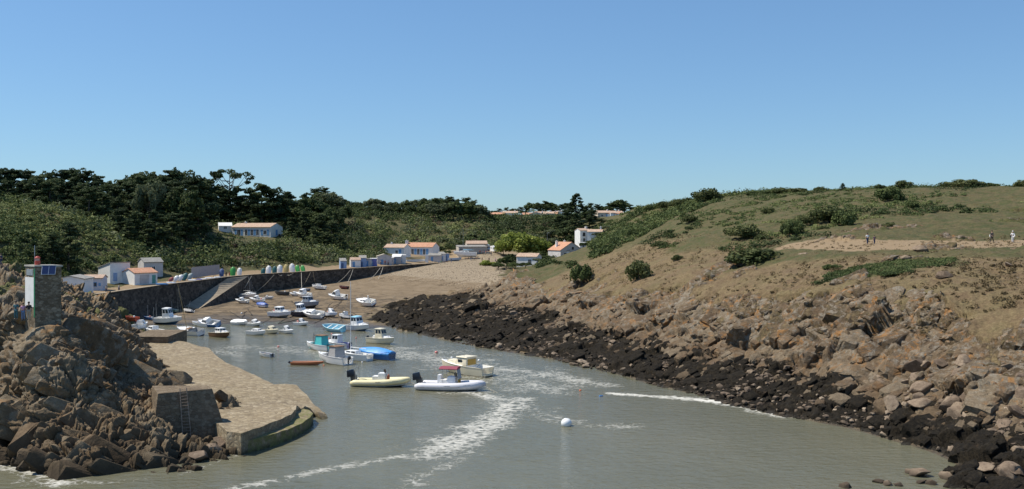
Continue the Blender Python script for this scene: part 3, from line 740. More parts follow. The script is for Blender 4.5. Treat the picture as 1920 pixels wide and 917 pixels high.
def make_slip_mat():
    m, nt, b = newmat('slipway_cobbles')
    pos = N(nt, 'NewGeometry').outputs['Position']
    v = N(nt, 'TexVoronoi', i_Scale=2.3, i_Vector=pos); e = N(nt, 'TexVoronoi', feature='DISTANCE_TO_EDGE', i_Scale=2.3, i_Vector=pos)
    n = noise(nt, pos, .25, 6, .7); n2 = noise(nt, pos, 5, 6, .8)
    c = ramp(nt, v.outputs['Color'], [(.15, (.20, .155, .105)), (.5, (.28, .225, .145)), (.9, (.40, .335, .235))])
    c = mixc(nt, ramp(nt, n, [(.42, 0.), (.64, .6)]), c, (.25, .195, .115))
    c = mixc(nt, mth(nt, 'MULTIPLY', ramp(nt, e.outputs['Distance'], [(.0, 1.), (.08, 0.)]), .55), c, (.10, .075, .05))
    c = mixc(nt, ramp(nt, n2, [(.60, 0.), (.70, .8)]), c, (.58, .53, .44))
    c = mixc(nt, ramp(nt, n2, [(.24, .5), (.34, 0.)]), c, (.09, .065, .04))
    c = mixc(nt, ramp(nt, noise(nt, pos, .6, 8, .75, 1.0), [(.52, 0.), (.66, .6)]), c, (.13, .10, .065))
    z = N(nt, 'SeparateXYZ', i_0=pos).outputs[2]
    wet = N(nt, 'MapRange', i_Value=mth(nt, 'ADD', z, mth(nt, 'MULTIPLY', n2, -.5)), i_1=.22, i_2=-.15).outputs[0]
    c = mixc(nt, mth(nt, 'MULTIPLY', wet, .85), c, (.040, .036, .018))
    g = ramp(nt, mth(nt, 'ADD', attr(nt, 'algae'), mth(nt, 'MULTIPLY', mth(nt, 'SUBTRACT', noise(nt, pos, 1.3, 5, .75), .5), 1.1)), [(.45, 0.), (.6, .9)])
    c = mixc(nt, g, c, ramp(nt, n2, [(.3, (.085, .088, .028)), (.7, (.23, .22, .085))]))
    lk(nt, c, b.inputs['Base Color']); b.inputs['Roughness'].default_value = .9; b.inputs['Specular IOR Level'].default_value = .25
    bump(nt, b, mth(nt, 'ADD', e.outputs['Distance'], mth(nt, 'MULTIPLY', n2, .4)), .7, .09)
    return m
M_SLIP = make_slip_mat()
M_ROAD = paint('pale_paving', (.33, .265, .185), .95, .22, 0, .9)
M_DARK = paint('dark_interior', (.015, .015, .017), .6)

def slab(name, poly, mat, depth, res=.7, rough=.05, parent=None, alg=None, seed=1):
    """irregular paved slab: polygon with a height per corner, filled with a fine rough surface and closed by walls down to 'depth'"""
    P2 = [Vector((p[0], p[1])) for p in poly]
    edge = []
    for i in range(len(P2)):
        a, b = P2[i], P2[(i + 1) % len(P2)]
        n = max(1, int((b - a).length / res))
        for k in range(n): edge.append(a + (b - a) * (k / n))
    xs = [p.x for p in edge]; ys = [p.y for p in edge]
    from mathutils.geometry import intersect_point_line
    inner = []
    gx_, gy_ = np.meshgrid(np.arange(min(xs), max(xs), res), np.arange(min(ys), max(ys), res))
    gx_ = gx_.ravel() + rng.uniform(-.2, .2, gx_.size) * res; gy_ = gy_.ravel() + rng.uniform(-.2, .2, gy_.size) * res
    ins = np.zeros(gx_.shape, bool); n = len(edge)
    ex, ey = np.array(xs), np.array(ys)
    for i in range(n):
        x1, y1, x2, y2 = ex[i], ey[i], ex[(i + 1) % n], ey[(i + 1) % n]
        if y1 == y2: continue
        c = ((y1 > gy_) != (y2 > gy_)) & (gx_ < (x2 - x1) * (gy_ - y1) / (y2 - y1) + x1)
        ins ^= c
    dmin = seg_dist(gx_, gy_, [(p.x, p.y) for p in edge] + [(edge[0].x, edge[0].y)])[0]
    ok = ins & (dmin > res * .45)
    pts = edge + [Vector((x, y)) for x, y in zip(gx_[ok], gy_[ok])]
    V2, E, F, *_ = delaunay_2d_cdt(pts, [], [list(range(n))], 1, 1e-4)
    A = np.array([(p.x, p.y) for p in V2])
    cp = np.array([(p[0], p[1], p[2]) for p in poly])
    d = np.sqrt(((A[:, None] - cp[None, :, :2]) ** 2).sum(2)) + .05
    # affine fit + local correction, so the corners keep their heights
    M = np.c_[np.ones(len(cp)), cp[:, :2]]; co, *_ = np.linalg.lstsq(M, cp[:, 2], rcond=None)
    resid = cp[:, 2] - M @ co; w = d ** -2.2
    zz = np.c_[np.ones(len(A)), A] @ co + (w @ resid) / w.sum(1)
    zz += fbm(A[:, 0] * .8, A[:, 1] * .8, octv=4, seed=seed) * rough * 2
    V = [(A[i, 0], A[i, 1], zz[i]) for i in range(len(A))]
    F = [tuple(f) for f in F]
    out = []
    for p in edge:
        out.append(int(((A - np.array((p.x, p.y))) ** 2).sum(1).argmin()))
    base = len(V)
    jit = rng.uniform(-.06, .06, (n, 2))
    for q, i in enumerate(out): V.append((A[i, 0] + jit[q, 0], A[i, 1] + jit[q, 1], min(depth, zz[i] - .05)))
    for q in range(n): F.append((out[q], out[(q + 1) % n], base + (q + 1) % n, base + q))
    me = bpy.data.meshes.new(name); me.from_pydata(V, [], F)
    bm = bmesh.new(); bm.from_mesh(me); bmesh.ops.recalc_face_normals(bm, faces=bm.faces); bm.to_mesh(me); bm.free()
    me.materials.append(mat)
    al = np.zeros(len(V)) if alg is None else np.array([alg(*v) for v in V])
    vattr(me, 'algae', al)
    return link_mesh(name, me, parent)

# cobbled slipway running down into the water
sl = [PZ(266, 648, 1.95), PZ(314, 634, 1.9), PZ(352, 642, 1.8), PZ(392, 653, 1.7), PZ(424, 680, 1.6), PZ(450, 690, 1.5), PZ(482, 705, 1.45), PZ(513, 721, 1.4), PZ(535, 719, 1.4), PZ(556, 722, 1.35),
      PZ(572, 737, 1.1), PZ(590, 760, .6), PZ(618, 788, -.12), PZ(606, 792, -.15), PZ(590, 776, .25), PZ(582, 766, .95), PZ(572, 761, 1.3), PZ(556, 760, 1.8), PZ(553, 769, 1.85), PZ(540, 779, 1.9), PZ(510, 792, 1.95), PZ(480, 803, 1.95), PZ(452, 813, 1.95), PZ(425, 809, 1.9), PZ(395, 788, 1.85), PZ(370, 740, 1.8), PZ(330, 716, 1.8), PZ(292, 690, 1.9), PZ(262, 662, 1.95)]
slip = slab('slipway', sl, M_SLIP, -2.2, .55, .04, seed=5)
tag(slip, 'broad cobbled slipway sloping down from the rocks into the water', 'slipway')
le = [PZ(557, 765, 1.15), PZ(580, 768.5, 1.05), PZ(587, 775, 1.0), PZ(581, 783, 1.0), PZ(567, 793, 1.02), PZ(545, 803, 1.05), PZ(517, 813, 1.08), PZ(482, 822, 1.1), PZ(455, 828, 1.12), PZ(440, 826, 1.15), PZ(450, 818.5, 1.2), PZ(480, 810, 1.2), PZ(510, 799.5, 1.2), PZ(541, 786.5, 1.2), PZ(554, 775, 1.18)]
ledge_o = slab('mossy_ledge', le, M_SLIP, -2.2, .4, .04, seed=6, alg=lambda x, y, z: .56)
ledge_o.parent = slip; ledge_o['label'] = 'low curved ledge green with algae'

# stone quay with a ramp
def offset_line(L, d):
    out = []
    for i, p in enumerate(L):
        a, b = L[max(i - 1, 0)], L[min(i + 1, len(L) - 1)]
        ox, oy = inland(a, b, d); out.append((p[0] + ox, p[1] + oy))
    return out
def densify(L, step):
    out = []
    for a, b in zip(L[:-1], L[1:]):
        n = max(1, int(math.hypot(b[0] - a[0], b[1] - a[1]) / step))
        for k in range(n): out.append(tuple(a[j] + (b[j] - a[j]) * k / n for j in range(len(a))))
    out.append(tuple(L[-1])); return out
QD = densify([(q0[0] - .6, q0[1] - 7, QZ)] + QUAY, 2.0)
inn, mid = offset_line(QD, 1.1), offset_line(QD, .1)
V = []; F = []
for i, p in enumerate(QD):
    jz = rng.uniform(-.05, .05); fb = offset_line(QD, -.55)[i] if i == 0 else None
out_b = offset_line(QD, -.75)
for i, p in enumerate(QD):
    zt = QZ + .14 + .04 * math.sin(i * 1.7)
    V += [(out_b[i][0], out_b[i][1], -1.5), (mid[i][0], mid[i][1], zt - .05), (mid[i][0] + .0, mid[i][1], zt), (inn[i][0], inn[i][1], zt), (inn[i][0], inn[i][1], QZ - 1.2)]
for i in range(len(QD) - 1):
    for k in range(4): F.append((i * 5 + k, (i + 1) * 5 + k, (i + 1) * 5 + k + 1, i * 5 + k + 1))
mb = MB().add(V, F)
quay = mb.build('quay', M_QUAY); tag(quay, 'long dark stone quay wall along the drained cove', 'quay')
mb = MB()
for i in range(len(QD) - 1):
    a, b, c, d = [Vector((*p, 0)) for p in (offset_line(QD, -.06)[i], offset_line(QD, -.06)[i + 1], offset_line(QD, .95)[i + 1], offset_line(QD, .95)[i])]
    mb.prism([(q.x, q.y) for q in (a, b, c, d)], QZ + .21, QZ + .33)
mb.build('coping', M_ROAD, quay)
# ramp: from the quay top at (430,521) down along the wall to the mud at (372,577)
rt = [PZ(427, 521.5, QZ + .06), PZ(466, 517.3, QZ + .06)]
rb = [PZ(347, 574, .9), PZ(374, 579, .3)]
V = []; F = []
n = 14
for i in range(n + 1):
    t = i / n
    for k in (0, 1):
        a = Vector(rt[k]).lerp(Vector(rb[k]), t)
        V.append((a.x, a.y, a.z))
        V.append((a.x + (.5 if k else 0), a.y - (.5 if k else 0), -.8))
for i in range(n):
    a = i * 4; b = a + 4
    F += [(a, a + 2, b + 2, b), (a + 2, a + 3, b + 3, b + 2), (a, b, b + 1, a + 1)]
F += [(n * 4, n * 4 + 2, n * 4 + 3, n * 4 + 1)]
ms = [0 if i % 3 == 0 else 1 for i in range(len(F))]
mb = MB(); mb.add(V, F); mb.m = ms
ramp_o = mb.build('ramp', [M_ROAD, M_QUAY], quay)

# concrete blocks at the foot of the rock: the one with the ladder, and the stub above the slipway
top = [PZ(296, 738, 5.0), PZ(398, 728.5, 5.0), PZ(389, 722.5, 5.0), PZ(285, 723, 5.0)]
bot = [PZ(283, 815, 1.6), PZ(434, 800, 1.0), PZ(420, 772, 1.0), PZ(250, 790, 1.6)]
bot = [(top[0][0] - .5, top[0][1] - .5, -.6), (top[1][0] + 1.9, top[1][1] - .6, -.6), (top[2][0] + 2.0, top[2][1] + .4, -.6), (top[3][0] - .3, top[3][1] + .2, -.6)]
mb = MB()
mb.add(list(top) + list(bot), [(0, 1, 2, 3), (0, 4, 5, 1), (1, 5, 6, 2), (2, 6, 7, 3), (3, 7, 4, 0), (7, 6, 5, 4)])
blk = mb.build('mooring_platform', M_BLOCK, bevel=.08); tag(blk, 'square stone landing platform with an iron ladder on its shaded face', 'platform')
mb = MB()
nrm_f = (Vector(top[1]) - Vector(top[0])).cross(Vector(bot[0]) - Vector(top[0])).normalized()
if nrm_f.y > 0: nrm_f = -nrm_f
def onface(t, z):
    a = Vector(top[0]).lerp(Vector(top[1]), t); b_ = Vector(bot[0]).lerp(Vector(bot[1]), t)
    s_ = (a.z - z) / (a.z - b_.z); return a.lerp(b_, s_) + nrm_f * .42
la, lb = onface(.375, 5.35), onface(.39, .35)
ra, rb_ = onface(.50, 5.35), onface(.50, .35)
mb.tube([la, lb], .045, 6); mb.tube([ra, rb_], .045, 6)
for k in range(17):
    t = (k + .6) / 17.5
    mb.tube([la.lerp(lb, t), ra.lerp(rb_, t)], .022, 6)
lad = mb.build('ladder', paint('rusty_pale_iron', (.33, .25, .19), .8, .4)); lad.parent = blk
a, b = PZ(258, 646, 1.7), PZ(315, 646, 1.7)
mb = MB(); c0 = [(a[0] - 1.5, a[1]), (b[0], b[1]), (b[0] - .6, b[1] + 11), (a[0] - 2, a[1] + 11)]
mb.prism(c0, .2, 2.95)
st = mb.build('concrete_stub', M_BLOCK, bevel=.05); tag(st, 'low flat-topped concrete stub at the head of the slipway', 'pier')

# ------------------------------------------------------------------ the light tower
M_WHITE = paint('white_render', (.80, .79, .76), .8, .10, 0, 1.5)
M_GREENP = paint('green_trim_paint', (.03, .22, .10), .6)
M_RED = paint('red_lantern_paint', (.48, .06, .035), .5, .2)
M_METAL = paint('galvanised_metal', (.42, .43, .44), .45, .2, .6)
M_PANEL = paint('solar_glass', (.022, .035, .10), .12, .15)
D_T = 95.0
zb = 20 - (618 - VH) / FPX * D_T
zt = 20 - (500 - VH) / FPX * D_T
fl = Vector(XZ(65.5, D_T - .55, 0)).xy; fr = Vector(XZ(115.5, D_T, 0)).xy; bl = Vector(XZ(47.5, D_T + 1.0, 0)).xy
br = fr + (bl - fl)
tw = empty('light_tower', ((fl.x + br.x) / 2, (fl.y + br.y) / 2, zb), 0, 'square stone light tower with a white panel, red lantern and solar panel', 'lighthouse')
off = Vector(tw.location)
def rel(p): return (p[0] - off.x, p[1] - off.y)
mb = MB(); mb.prism([rel(p) for p in (fl, fr, br, bl)], -1.5, zt - zb)
mb.build('shaft', M_TOWER, tw, bevel=.05)
ex = (fr - fl).normalized(); ey = (bl - fl).normalized()
hgt = zt - zb
mb = MB()
def rect(o, u, w, a0, a1, z0, z1, t):
    n_ = Vector((u.y, -u.x)); n_ = n_ if n_.dot(w) < 0 else -n_
    p, q = o + u * a0, o + u * a1
    return [rel(x) for x in (p + n_ * t, q + n_ * t, q - n_ * .02, p - n_ * .02)], z0, z1
Lw = (bl - fl).length; Lf = (fr - fl).length
mb.prism(*rect(fl, ey, ex, .22, Lw - .02, hgt * .36, hgt * .83, .03)); mb.build('white_panel', M_WHITE, tw)
mb = MB(); mb.prism(*rect(fl, ey, ex, .0, .215, hgt * .2, hgt * .97, .035)); mb.build('green_edge', M_GREENP, tw)
mb = MB(); mb.prism(*rect(fl, ey, ex, .45, Lw - .35, hgt * .86, hgt * .96, .03)); mb.build('vent_plate', M_METAL, tw)
mb = MB(); mb.prism([rel(p) for p in (fl - ex * .08 - ey * .08, fr + ex * .08 - ey * .08, br + ex * .08 + ey * .08, bl - ex * .08 + ey * .08)], hgt + .003, hgt + .15); mb.build('cornice', paint('pale_cap_stone', (.42, .40, .34), .9), tw)
lc = fl + ex * (Lf * .28) + ey * (Lw * .5); lx, ly = rel(lc)
mb = MB(); mb.tube([(lx, ly, hgt + .15), (lx, ly, hgt + .55)], .25, 14); lan = mb.build('lantern', M_RED, tw, smooth=40)
mb = MB(); mb.tube([(lx, ly, hgt + .55), (lx, ly, hgt + .80)], .19, 14); mb.build('lantern_glass', paint('lantern_glass', (.55, .30, .26), .1), lan, smooth=40)
mb = MB(); mb.tube([(lx, ly, hgt + .80), (lx, ly, hgt + .88), (lx, ly, hgt + 1.02)], [.27, .25, .05], 14); mb.build('lantern_cap', M_RED, lan, smooth=40)
mb = MB(); mb.tube([(lx - .28, ly, hgt + .1), (lx - .28, ly, hgt + 2.05)], .035, 6); mb.build('mast', M_METAL, tw)
pc = fl + ex * (Lf * .47) - ey * .28; px_, py_ = rel(pc)
rotp = Matrix.Rotation(math.atan2(ex.y, ex.x), 3, 'Z') @ Matrix.Rotation(R(62), 3, 'X')
sp = MB(); sp.box((px_, py_, hgt - .28), (1.26, 1.02, .04), rotp); spo = sp.build('solar_panel', paint('panel_frame', (.62, .63, .64), .4, .1, .5), tw)
sp = MB()
for sx in (-.305, .305): sp.box(Vector((px_, py_, hgt - .28)) + rotp @ Vector((sx, 0, .025)), (.565, .93, .012), rotp)
sp.build('solar_cells', M_PANEL, spo)
sp = MB(); sp.tube([(px_, py_, hgt - .35), (px_ + ey.x * .4, py_ + ey.y * .4, hgt - .1)], .03, 6); sp.build('bracket', M_METAL, spo)

# ------------------------------------------------------------------ houses and huts
M_TILE = None
def make_roof(name, c, c2, scale=6.0):
    m, nt, b = newmat(name)
    tc = N(nt, 'TexCoord').outputs['Object']
    w = N(nt, 'TexWave', wave_type='BANDS', bands_direction='X', i_Scale=scale, i_Distortion=.4, i_Detail=1.0); lk(nt, tc, w.inputs['Vector'])
    n = noise(nt, tc, 1.3, 5, .75); v = N(nt, 'TexVoronoi', i_Scale=3.2, i_Vector=tc).outputs['Color']
    cc = mixc(nt, ramp(nt, n, [(.3, 0.), (.7, 1.)]), c, c2)
    cc = mixc(nt, ramp(nt, v, [(.2, .35), (.6, 0.)]), cc, tuple(Vector(c) * .55))
    lk(nt, cc, b.inputs['Base Color']); b.inputs['Roughness'].default_value = .85
    bump(nt, b, w.outputs['Fac'], .5, .06); return m
M_TILE = make_roof('terracotta_tiles', (.50, .225, .13), (.62, .36, .23))
M_TILEOLD = make_roof('weathered_tiles', (.46, .30, .215), (.58, .44, .33))
M_GREYROOF = make_roof('grey_sheet_roof', (.27, .26, .24), (.36, .34, .31), 4)
M_BLUE = paint('blue_shutter_paint', (.14, .33, .60), .55)
M_BLUEW = paint('pale_blue_wall', (.30, .43, .66), .75, .15)
M_LILAC = paint('violet_blue_wall', (.20, .22, .52), .75, .15)
M_WALLW = paint('whitewashed_wall', (.86, .855, .83), .85, .10, 0, .8)
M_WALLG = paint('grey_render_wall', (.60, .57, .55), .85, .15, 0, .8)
M_GLASS = paint('window_glass', (.03, .045, .06), .08, .2)
M_WOODG = paint('weathered_boards', (.34, .33, .33), .85, .2, 0, 2.0)
M_CONC = paint('breeze_block_wall', (.48, .44, .38), .9, .12, 0, 1.2)

def house(name, loc, rz, w, d, h, roof, rh, wall, roofm, label, cat, group=None, openings=(), chimneys=(), over=.25, shutter=M_BLUE, doorm=M_BLUE, base=1.2):
    """front is -Y; w along X, d along Y. roof: 'gable' (ridge along X), 'gable_y', 'mono' (falls to the front), 'monob', 'flat'"""
    r = empty(name, loc, rz, label, cat, group)
    x, y = w / 2, d / 2
    mb = MB()
    if roof == 'gable':
        mb.add([(-x, -y, -base), (x, -y, -base), (x, y, -base), (-x, y, -base), (-x, -y, h), (x, -y, h), (x, y, h), (-x, y, h), (-x, 0, h + rh), (x, 0, h + rh)],
               [(3, 2, 1, 0), (0, 1, 5, 4), (2, 3, 7, 6), (1, 2, 6, 9, 5), (3, 0, 4, 8, 7), (4, 5, 9, 8), (6, 7, 8, 9)])
        prof = [(-y - over, h - rh * over / y), (0, h + rh), (y + over, h - rh * over / y)]
    elif roof == 'gable_y':
        mb.add([(-x, -y, -base), (x, -y, -base), (x, y, -base), (-x, y, -base), (-x, -y, h), (x, -y, h), (x, y, h), (-x, y, h), (0, -y, h + rh), (0, y, h + rh)],
               [(3, 2, 1, 0), (0, 1, 5, 8, 4), (2, 3, 7, 9, 6), (1, 2, 6, 5), (3, 0, 4, 7), (4, 8, 9, 7), (5, 6, 9, 8)])
        prof = [(-x - over, h - rh * over / x), (0, h + rh), (x + over, h - rh * over / x)]
    else:
        hf, hb = {'mono': (h, h + rh), 'monob': (h + rh, h), 'flat': (h, h + .05)}[roof]
        mb.add([(-x, -y, -base), (x, -y, -base), (x, y, -base), (-x, y, -base), (-x, -y, hf), (x, -y, hf), (x, y, hb), (-x, y, hb)],
               [(3, 2, 1, 0), (0, 1, 5, 4), (2, 3, 7, 6), (1, 2, 6, 5), (3, 0, 4, 7), (4, 5, 6, 7)])
        s_ = (hb - hf) / d
        prof = [(-y - over, hf - s_ * over), (y + over, hb + s_ * over)]
    mb.build('wall', wall, r)
    mb = MB(); t = .16; ax = 'x' if roof != 'gable_y' else 'y'; e = (x if ax == 'x' else y) + over * .6
    n = len(prof)
    V = []
    for s in (-e, e):
        for dz in (.004, t):
            for p, z in prof: V.append((s, p, z + dz) if ax == 'x' else (p, s, z + dz))
    F = []
    for i in range(n - 1):
        F += [(n + i, n + i + 1, 3 * n + i + 1, 3 * n + i), (i, 2 * n + i, 2 * n + i + 1, i + 1), (i, i + 1, n + i + 1, n + i), (2 * n + i, 3 * n + i, 3 * n + i + 1, 2 * n + i + 1)]
    F += [(0, n, 3 * n, 2 * n), (n - 1, 3 * n - 1, 4 * n - 1, 2 * n - 1)]
    mb.add(V, F); ro = mb.build('roof', roofm, r)
    for (cx, cy, ch, cw) in chimneys:
        mb = MB(); mb.box((cx, cy, h + rh * .5 + ch / 2), (cw, cw * .8, ch + rh)); mb.box((cx, cy, h + rh + ch + .05), (cw * 1.2, cw, .12)); mb.tube([(cx, cy, h + rh + ch + .1), (cx, cy, h + rh + ch + .4)], .12, 8)
        mb.build('chimney', M_WALLW, ro)
    for op in openings:
        kind, side, c, z0, ow, oh = op[:6]; om = op[6] if len(op) > 6 else None
        def fr_(cc, zz, dx, dy, dz):     # box on a wall side
            if side == 'f': return (cc, -y - dy / 2 + .0, zz), (dx, dy, dz)
            if side == 'b': return (cc, y + dy / 2, zz), (dx, dy, dz)
            if side == 'l': return (-x - dy / 2, cc, zz), (dy, dx, dz)
            return (x + dy / 2, cc, zz), (dy, dx, dz)
        if kind == 'door':
            q = MB(); q.box(*fr_(c, z0 + oh / 2, ow, .07, oh)); dr = q.build('door', om or doorm, r)
            q = MB(); q.box(*fr_(c + ow * .38, z0 + oh * .48, .06, .14, .12)); q.build('handle', M_METAL, dr)
        elif kind == 'window':
            q = MB()
            for dx in (-1, 1): q.box(*fr_(c + dx * (ow / 2), z0 + oh / 2, .09, .09, oh + .1))
            for dz in (0, 1): q.box(*fr_(c, z0 + dz * oh, ow - .09, .088, .09))
            q.box(*fr_(c, z0 + oh / 2, .05, .07, oh - .09))
            wf = q.build('window', om or M_WALLW, r)
            q = MB(); q.box(*fr_(c, z0 + oh / 2, ow - .05, .03, oh - .05)); q.build('pane', M_GLASS, wf)
        elif kind == 'shutter':
            q = MB(); q.box(*fr_(c, z0 + oh / 2, ow, .06, oh)); q.build('shutter', om or shutter, r)
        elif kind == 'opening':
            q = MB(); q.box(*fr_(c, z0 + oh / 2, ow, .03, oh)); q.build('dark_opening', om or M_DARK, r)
    return r
PROT = []
def at_px(u, v, D):
    """base of a building: on the ground at that bearing, at the distance where the ground meets the pixel"""
    Ds = np.arange(D - 60, D + 60, .5); x = (u - UC) / FPX * Ds; g_ = ground(x, Ds)
    e = np.abs(CAM_H - (v - VH) / FPX * Ds - g_) + .01 * np.abs(Ds - D); k = int(e.argmin())
    return Vector((x[k], Ds[k], g_[k]))

# the big holiday house with blue shutters among the trees
ops = [('shutter', 'f', -7.2, .3, 1.0, 2.2), ('window', 'f', -5.7, .3, 1.6, 2.2), ('shutter', 'f', -4.3, .3, 1.0, 2.2)]
for k in range(5): ops.append((('window', 'shutter')[k % 2], 'f', -2.2 + k * 1.35, .25, 1.2, 2.3))
ops += [('shutter', 'f', 5.2, .3, 1.1, 2.2), ('window', 'f', 6.7, .7, 1.5, 1.5), ('shutter', 'f', 8.1, .3, 1.0, 2.2), ('shutter', 'r', 0, .3, 1.2, 2.2)]
p = at_px(482, 442.5, 388)
house('villa', p, R(-22), 18.5, 8, 3.5, 'gable', 1.5, M_WALLW, M_TILEOLD, 'long white villa with blue shutters and a tiled roof high among the trees', 'house', None, ops, [(-5.5, 0, .5, .9)])
p = at_px(422, 433, 400)
house('outbuilding', p, R(20), 5, 4, 2.0, 'gable', 1.2, M_WALLW, M_WALLW, 'small white-roofed outbuilding half hidden left of the villa', 'building', None, [('window', 'f', 0, .8, 1.2, 1.2)])
# low house with the bright terracotta roof behind the quay
ops = [('window', 'f', -4.4, .2, 1.2, 2.3)]
for k in range(6): ops.append((('window', 'shutter')[k % 2], 'f', -2.4 + k * 1.35, .2, 1.15, 2.4))
p = at_px(790, 478, 440)
house('low_house', p, R(-20), 13.5, 7, 3.4, 'gable', 1.7, M_WALLW, M_TILE, 'low white house with a bright terracotta roof behind the quay huts', 'house', None, ops, [(-6.3, -1.0, .9, 1.1)])
p = at_px(745, 478, 444)
house('house_wing', p, R(-20), 9, 6, 3.0, 'gable', 1.3, M_WALLW, M_TILEOLD, 'older tiled wing adjoining the terracotta-roofed house', 'house', None, [('shutter', 'f', 2.7, .2, 1.0, 2.1), ('window', 'f', 1.2, .6, 1.1, 1.3)], [(-2.5, 0, .5, .7)])
# buildings near the parking
p = at_px(884, 476, 432)
house('storage_shed', p, R(14), 12, 6, 3.0, 'mono', .5, M_CONC, M_GREYROOF, 'pale breeze-block shed behind the boat on stands', 'shed', None, [('opening', 'r', 0, 0, 2.4, 2.5), ('window', 'f', -5, 1.6, 1.4, .9)])
p = at_px(893, 471, 446)
house('tiled_shed', p, R(10), 9, 6, 3.2, 'gable', 1.2, M_CONC, M_TILEOLD, 'shed with a brown tiled roof behind the breeze-block shed', 'shed', None, [('opening', 'f', 2, 0, 1.2, 2.2)])
p = at_px(992, 496, 398)
house('white_cottage', p, R(-25), 8.0, 4.4, 2.9, 'gable', 1.1, M_WALLW, M_TILEOLD, 'small white cottage with an old tiled roof beside the bright green tree', 'cottage', None, [('opening', 'f', 1.2, 0, 1.3, 1.9, paint('grey_door', (.12, .13, .14), .7)), ('window', 'l', 0, 1.0, .8, .8)])
p = at_px(1060, 482, 428)
house('gabled_house', p, R(28), 10, 9.5, 2.8, 'gable_y', 3.0, M_WALLG, M_TILE, 'gabled house with a red roof and round attic window among the bushes', 'house', None, [('opening', 'f', 0.5, 3.0, .9, 1.0), ('window', 'f', -3.0, .6, 1.3, 1.2), ('door', 'f', 2.6, 0, 1.1, 2.2)], [(-3.0, 1.5, .4, .8), (1.5, 3.0, .5, .7)])
p = at_px(1091, 470, 425)
house('white_annex', p, R(15), 2.6, 3, 3.2, 'flat', 0, M_WALLW, M_WALLW, 'tall white annex at the right end of the gabled house', 'building', None, [('window', 'f', 0, 1.4, .7, .9)])
p = at_px(1062, 491, 405)
house('garden_shelter', p, R(-10), 2.6, 2.4, 2.6, 'gable', .5, M_WALLW, M_TILEOLD, 'tiny white garden shelter below the gabled house', 'shed', None, [('opening', 'f', .2, 0, .7, 1.7, M_WALLG)])
p = at_px(1092, 455, 468)
house('tower_house', p, R(25), 5.0, 5, 5.4, 'gable', .9, M_WALLW, M_TILEOLD, 'narrow two-storey white house peeping out of the trees', 'house', None, [('window', 'f', -.6, 2.9, 1.2, 1.6, paint('brown_frame', (.20, .12, .09), .7)), ('window', 'f', -.6, .4, 1.2, 1.6)], [(1.8, 0, .7, .9)])
p = at_px(1117, 446, 470)
house('hillside_house', p, R(-15), 6.5, 5, 2.6, 'gable', 1.0, M_WALLW, M_TILEOLD, 'white house half hidden right of the two-storey house', 'house', None, [('window', 'f', 1, .8, 1.1, 1.1)], [(2.2, 0, 1.1, .7)])
# the village on the far skyline
vil = [(930, 407, 640, 12, -8, 'gable'), (947, 405, 655, 9, 10, 'gable_y'), (957, 406, 640, 10, -4, 'gable'), (996, 408, 620, 11, 6, 'gable'), (1009, 411, 610, 9, -20, 'gable_y'), (1021, 409, 640, 12, 8, 'gable'), (1034, 406, 660, 9, -12, 'gable'), (1046, 405, 670, 9, 20, 'gable_y'), (1131, 409, 600, 8, 10, 'gable'), (1144, 408, 590, 11, -8, 'gable'), (1153, 410, 585, 8, 15, 'gable')]
vlab = ['white village house at the left end of the far skyline row', 'village house gable second in the far row', 'long tiled village house before the gap of trees', 'white village house right of the tree gap', 'village house showing the brightest white gable', 'long pale-roofed village house in the far row', 'village house with tiles beside the dark cypress', 'last village house touching the dark cypress', 'small village house just right of the tall cypress', 'broad cream village house on the far right', 'cream village house at the right end by the slope']
for i, (u, v, D, w, rz, rf) in enumerate(vil):
    p = at_px(u, v + 1.2, D)
    house('village_house', p, R(rz), w, 7, 2.1 + (i % 3) * .3, rf, 1.2, M_WALLW if i % 4 else paint('cream_wall', (.66, .56, .44), .85), M_TILEOLD if i % 3 else M_TILE, vlab[i], 'house', 'far village houses', [('window', 'f', -w * .2, .7, 1.1, 1.0), ('door', 'f', w * .15, 0, 1.1, 1.9), ('window', 'f', w * .35, .7, .9, 1.0)], [(w * .3, 0, .6, .8)], base=6)
# fishermen's huts
g1, g2 = 'fishing huts behind the light tower', 'painted huts in a row on the quay'
p = at_px(140, 550, 206)
house('fishing_hut', p, R(8), 5.6, 7, 3.1, 'gable_y', .6, M_WALLW, M_GREYROOF, 'white hut with blue painted marks and a grey roof beside the tower', 'hut', g1, [('door', 'f', -.6, 0, 1.3, 2.1, paint('steel_blue_door', (.12, .27, .38), .6))])
hut0 = bpy.data.objects['fishing_hut']
q = MB()
for k, (x, z, w, h) in enumerate([(.7, 1.9, .5, .18), (1.2, 2.05, .25, .35), (1.55, 1.7, .45, .12), (1.0, 1.45, .7, .14), (1.9, 2.0, .3, .3), (2.1, 1.5, .35, .16), (.9, 1.1, .3, .2), (1.6, 1.2, .4, .14)]):
    q.box((x, -3.515, z), (w, .03, h), Matrix.Rotation(R((k * 37) % 50 - 25), 3, 'Y'))
q.build('painted_marks', paint('faded_blue_marks', (.33, .42, .55), .8), hut0)
p = at_px(178, 543, 212)
house('fishing_hut', p, R(10), 4.2, 4.5, 2.6, 'gable', .6, paint('pale_hut_wall', (.58, .60, .66), .85), M_TILEOLD, 'pale blue and white hut with a patchy tiled roof next to the marked hut', 'hut', g1, [('door', 'f', -1.3, 0, 1.0, 2.0), ('window', 'f', .3, .8, 1.2, .9, M_BLUE), ('shutter', 'f', 1.5, .9, .5, .7)])
p = at_px(214, 527, 246)
house('fishing_hut', p, R(52), 5.2, 5.4, 3.3, 'monob', 1.2, M_WALLW, M_GREYROOF, 'white hut with a steep grey roof on the grass bank', 'hut', g1, [('window', 'f', .9, 1.2, .8, 1.2), ('door', 'f', -1.3, .1, 1.0, 2.0, M_BLUEW)])
p = at_px(262, 531, 244)
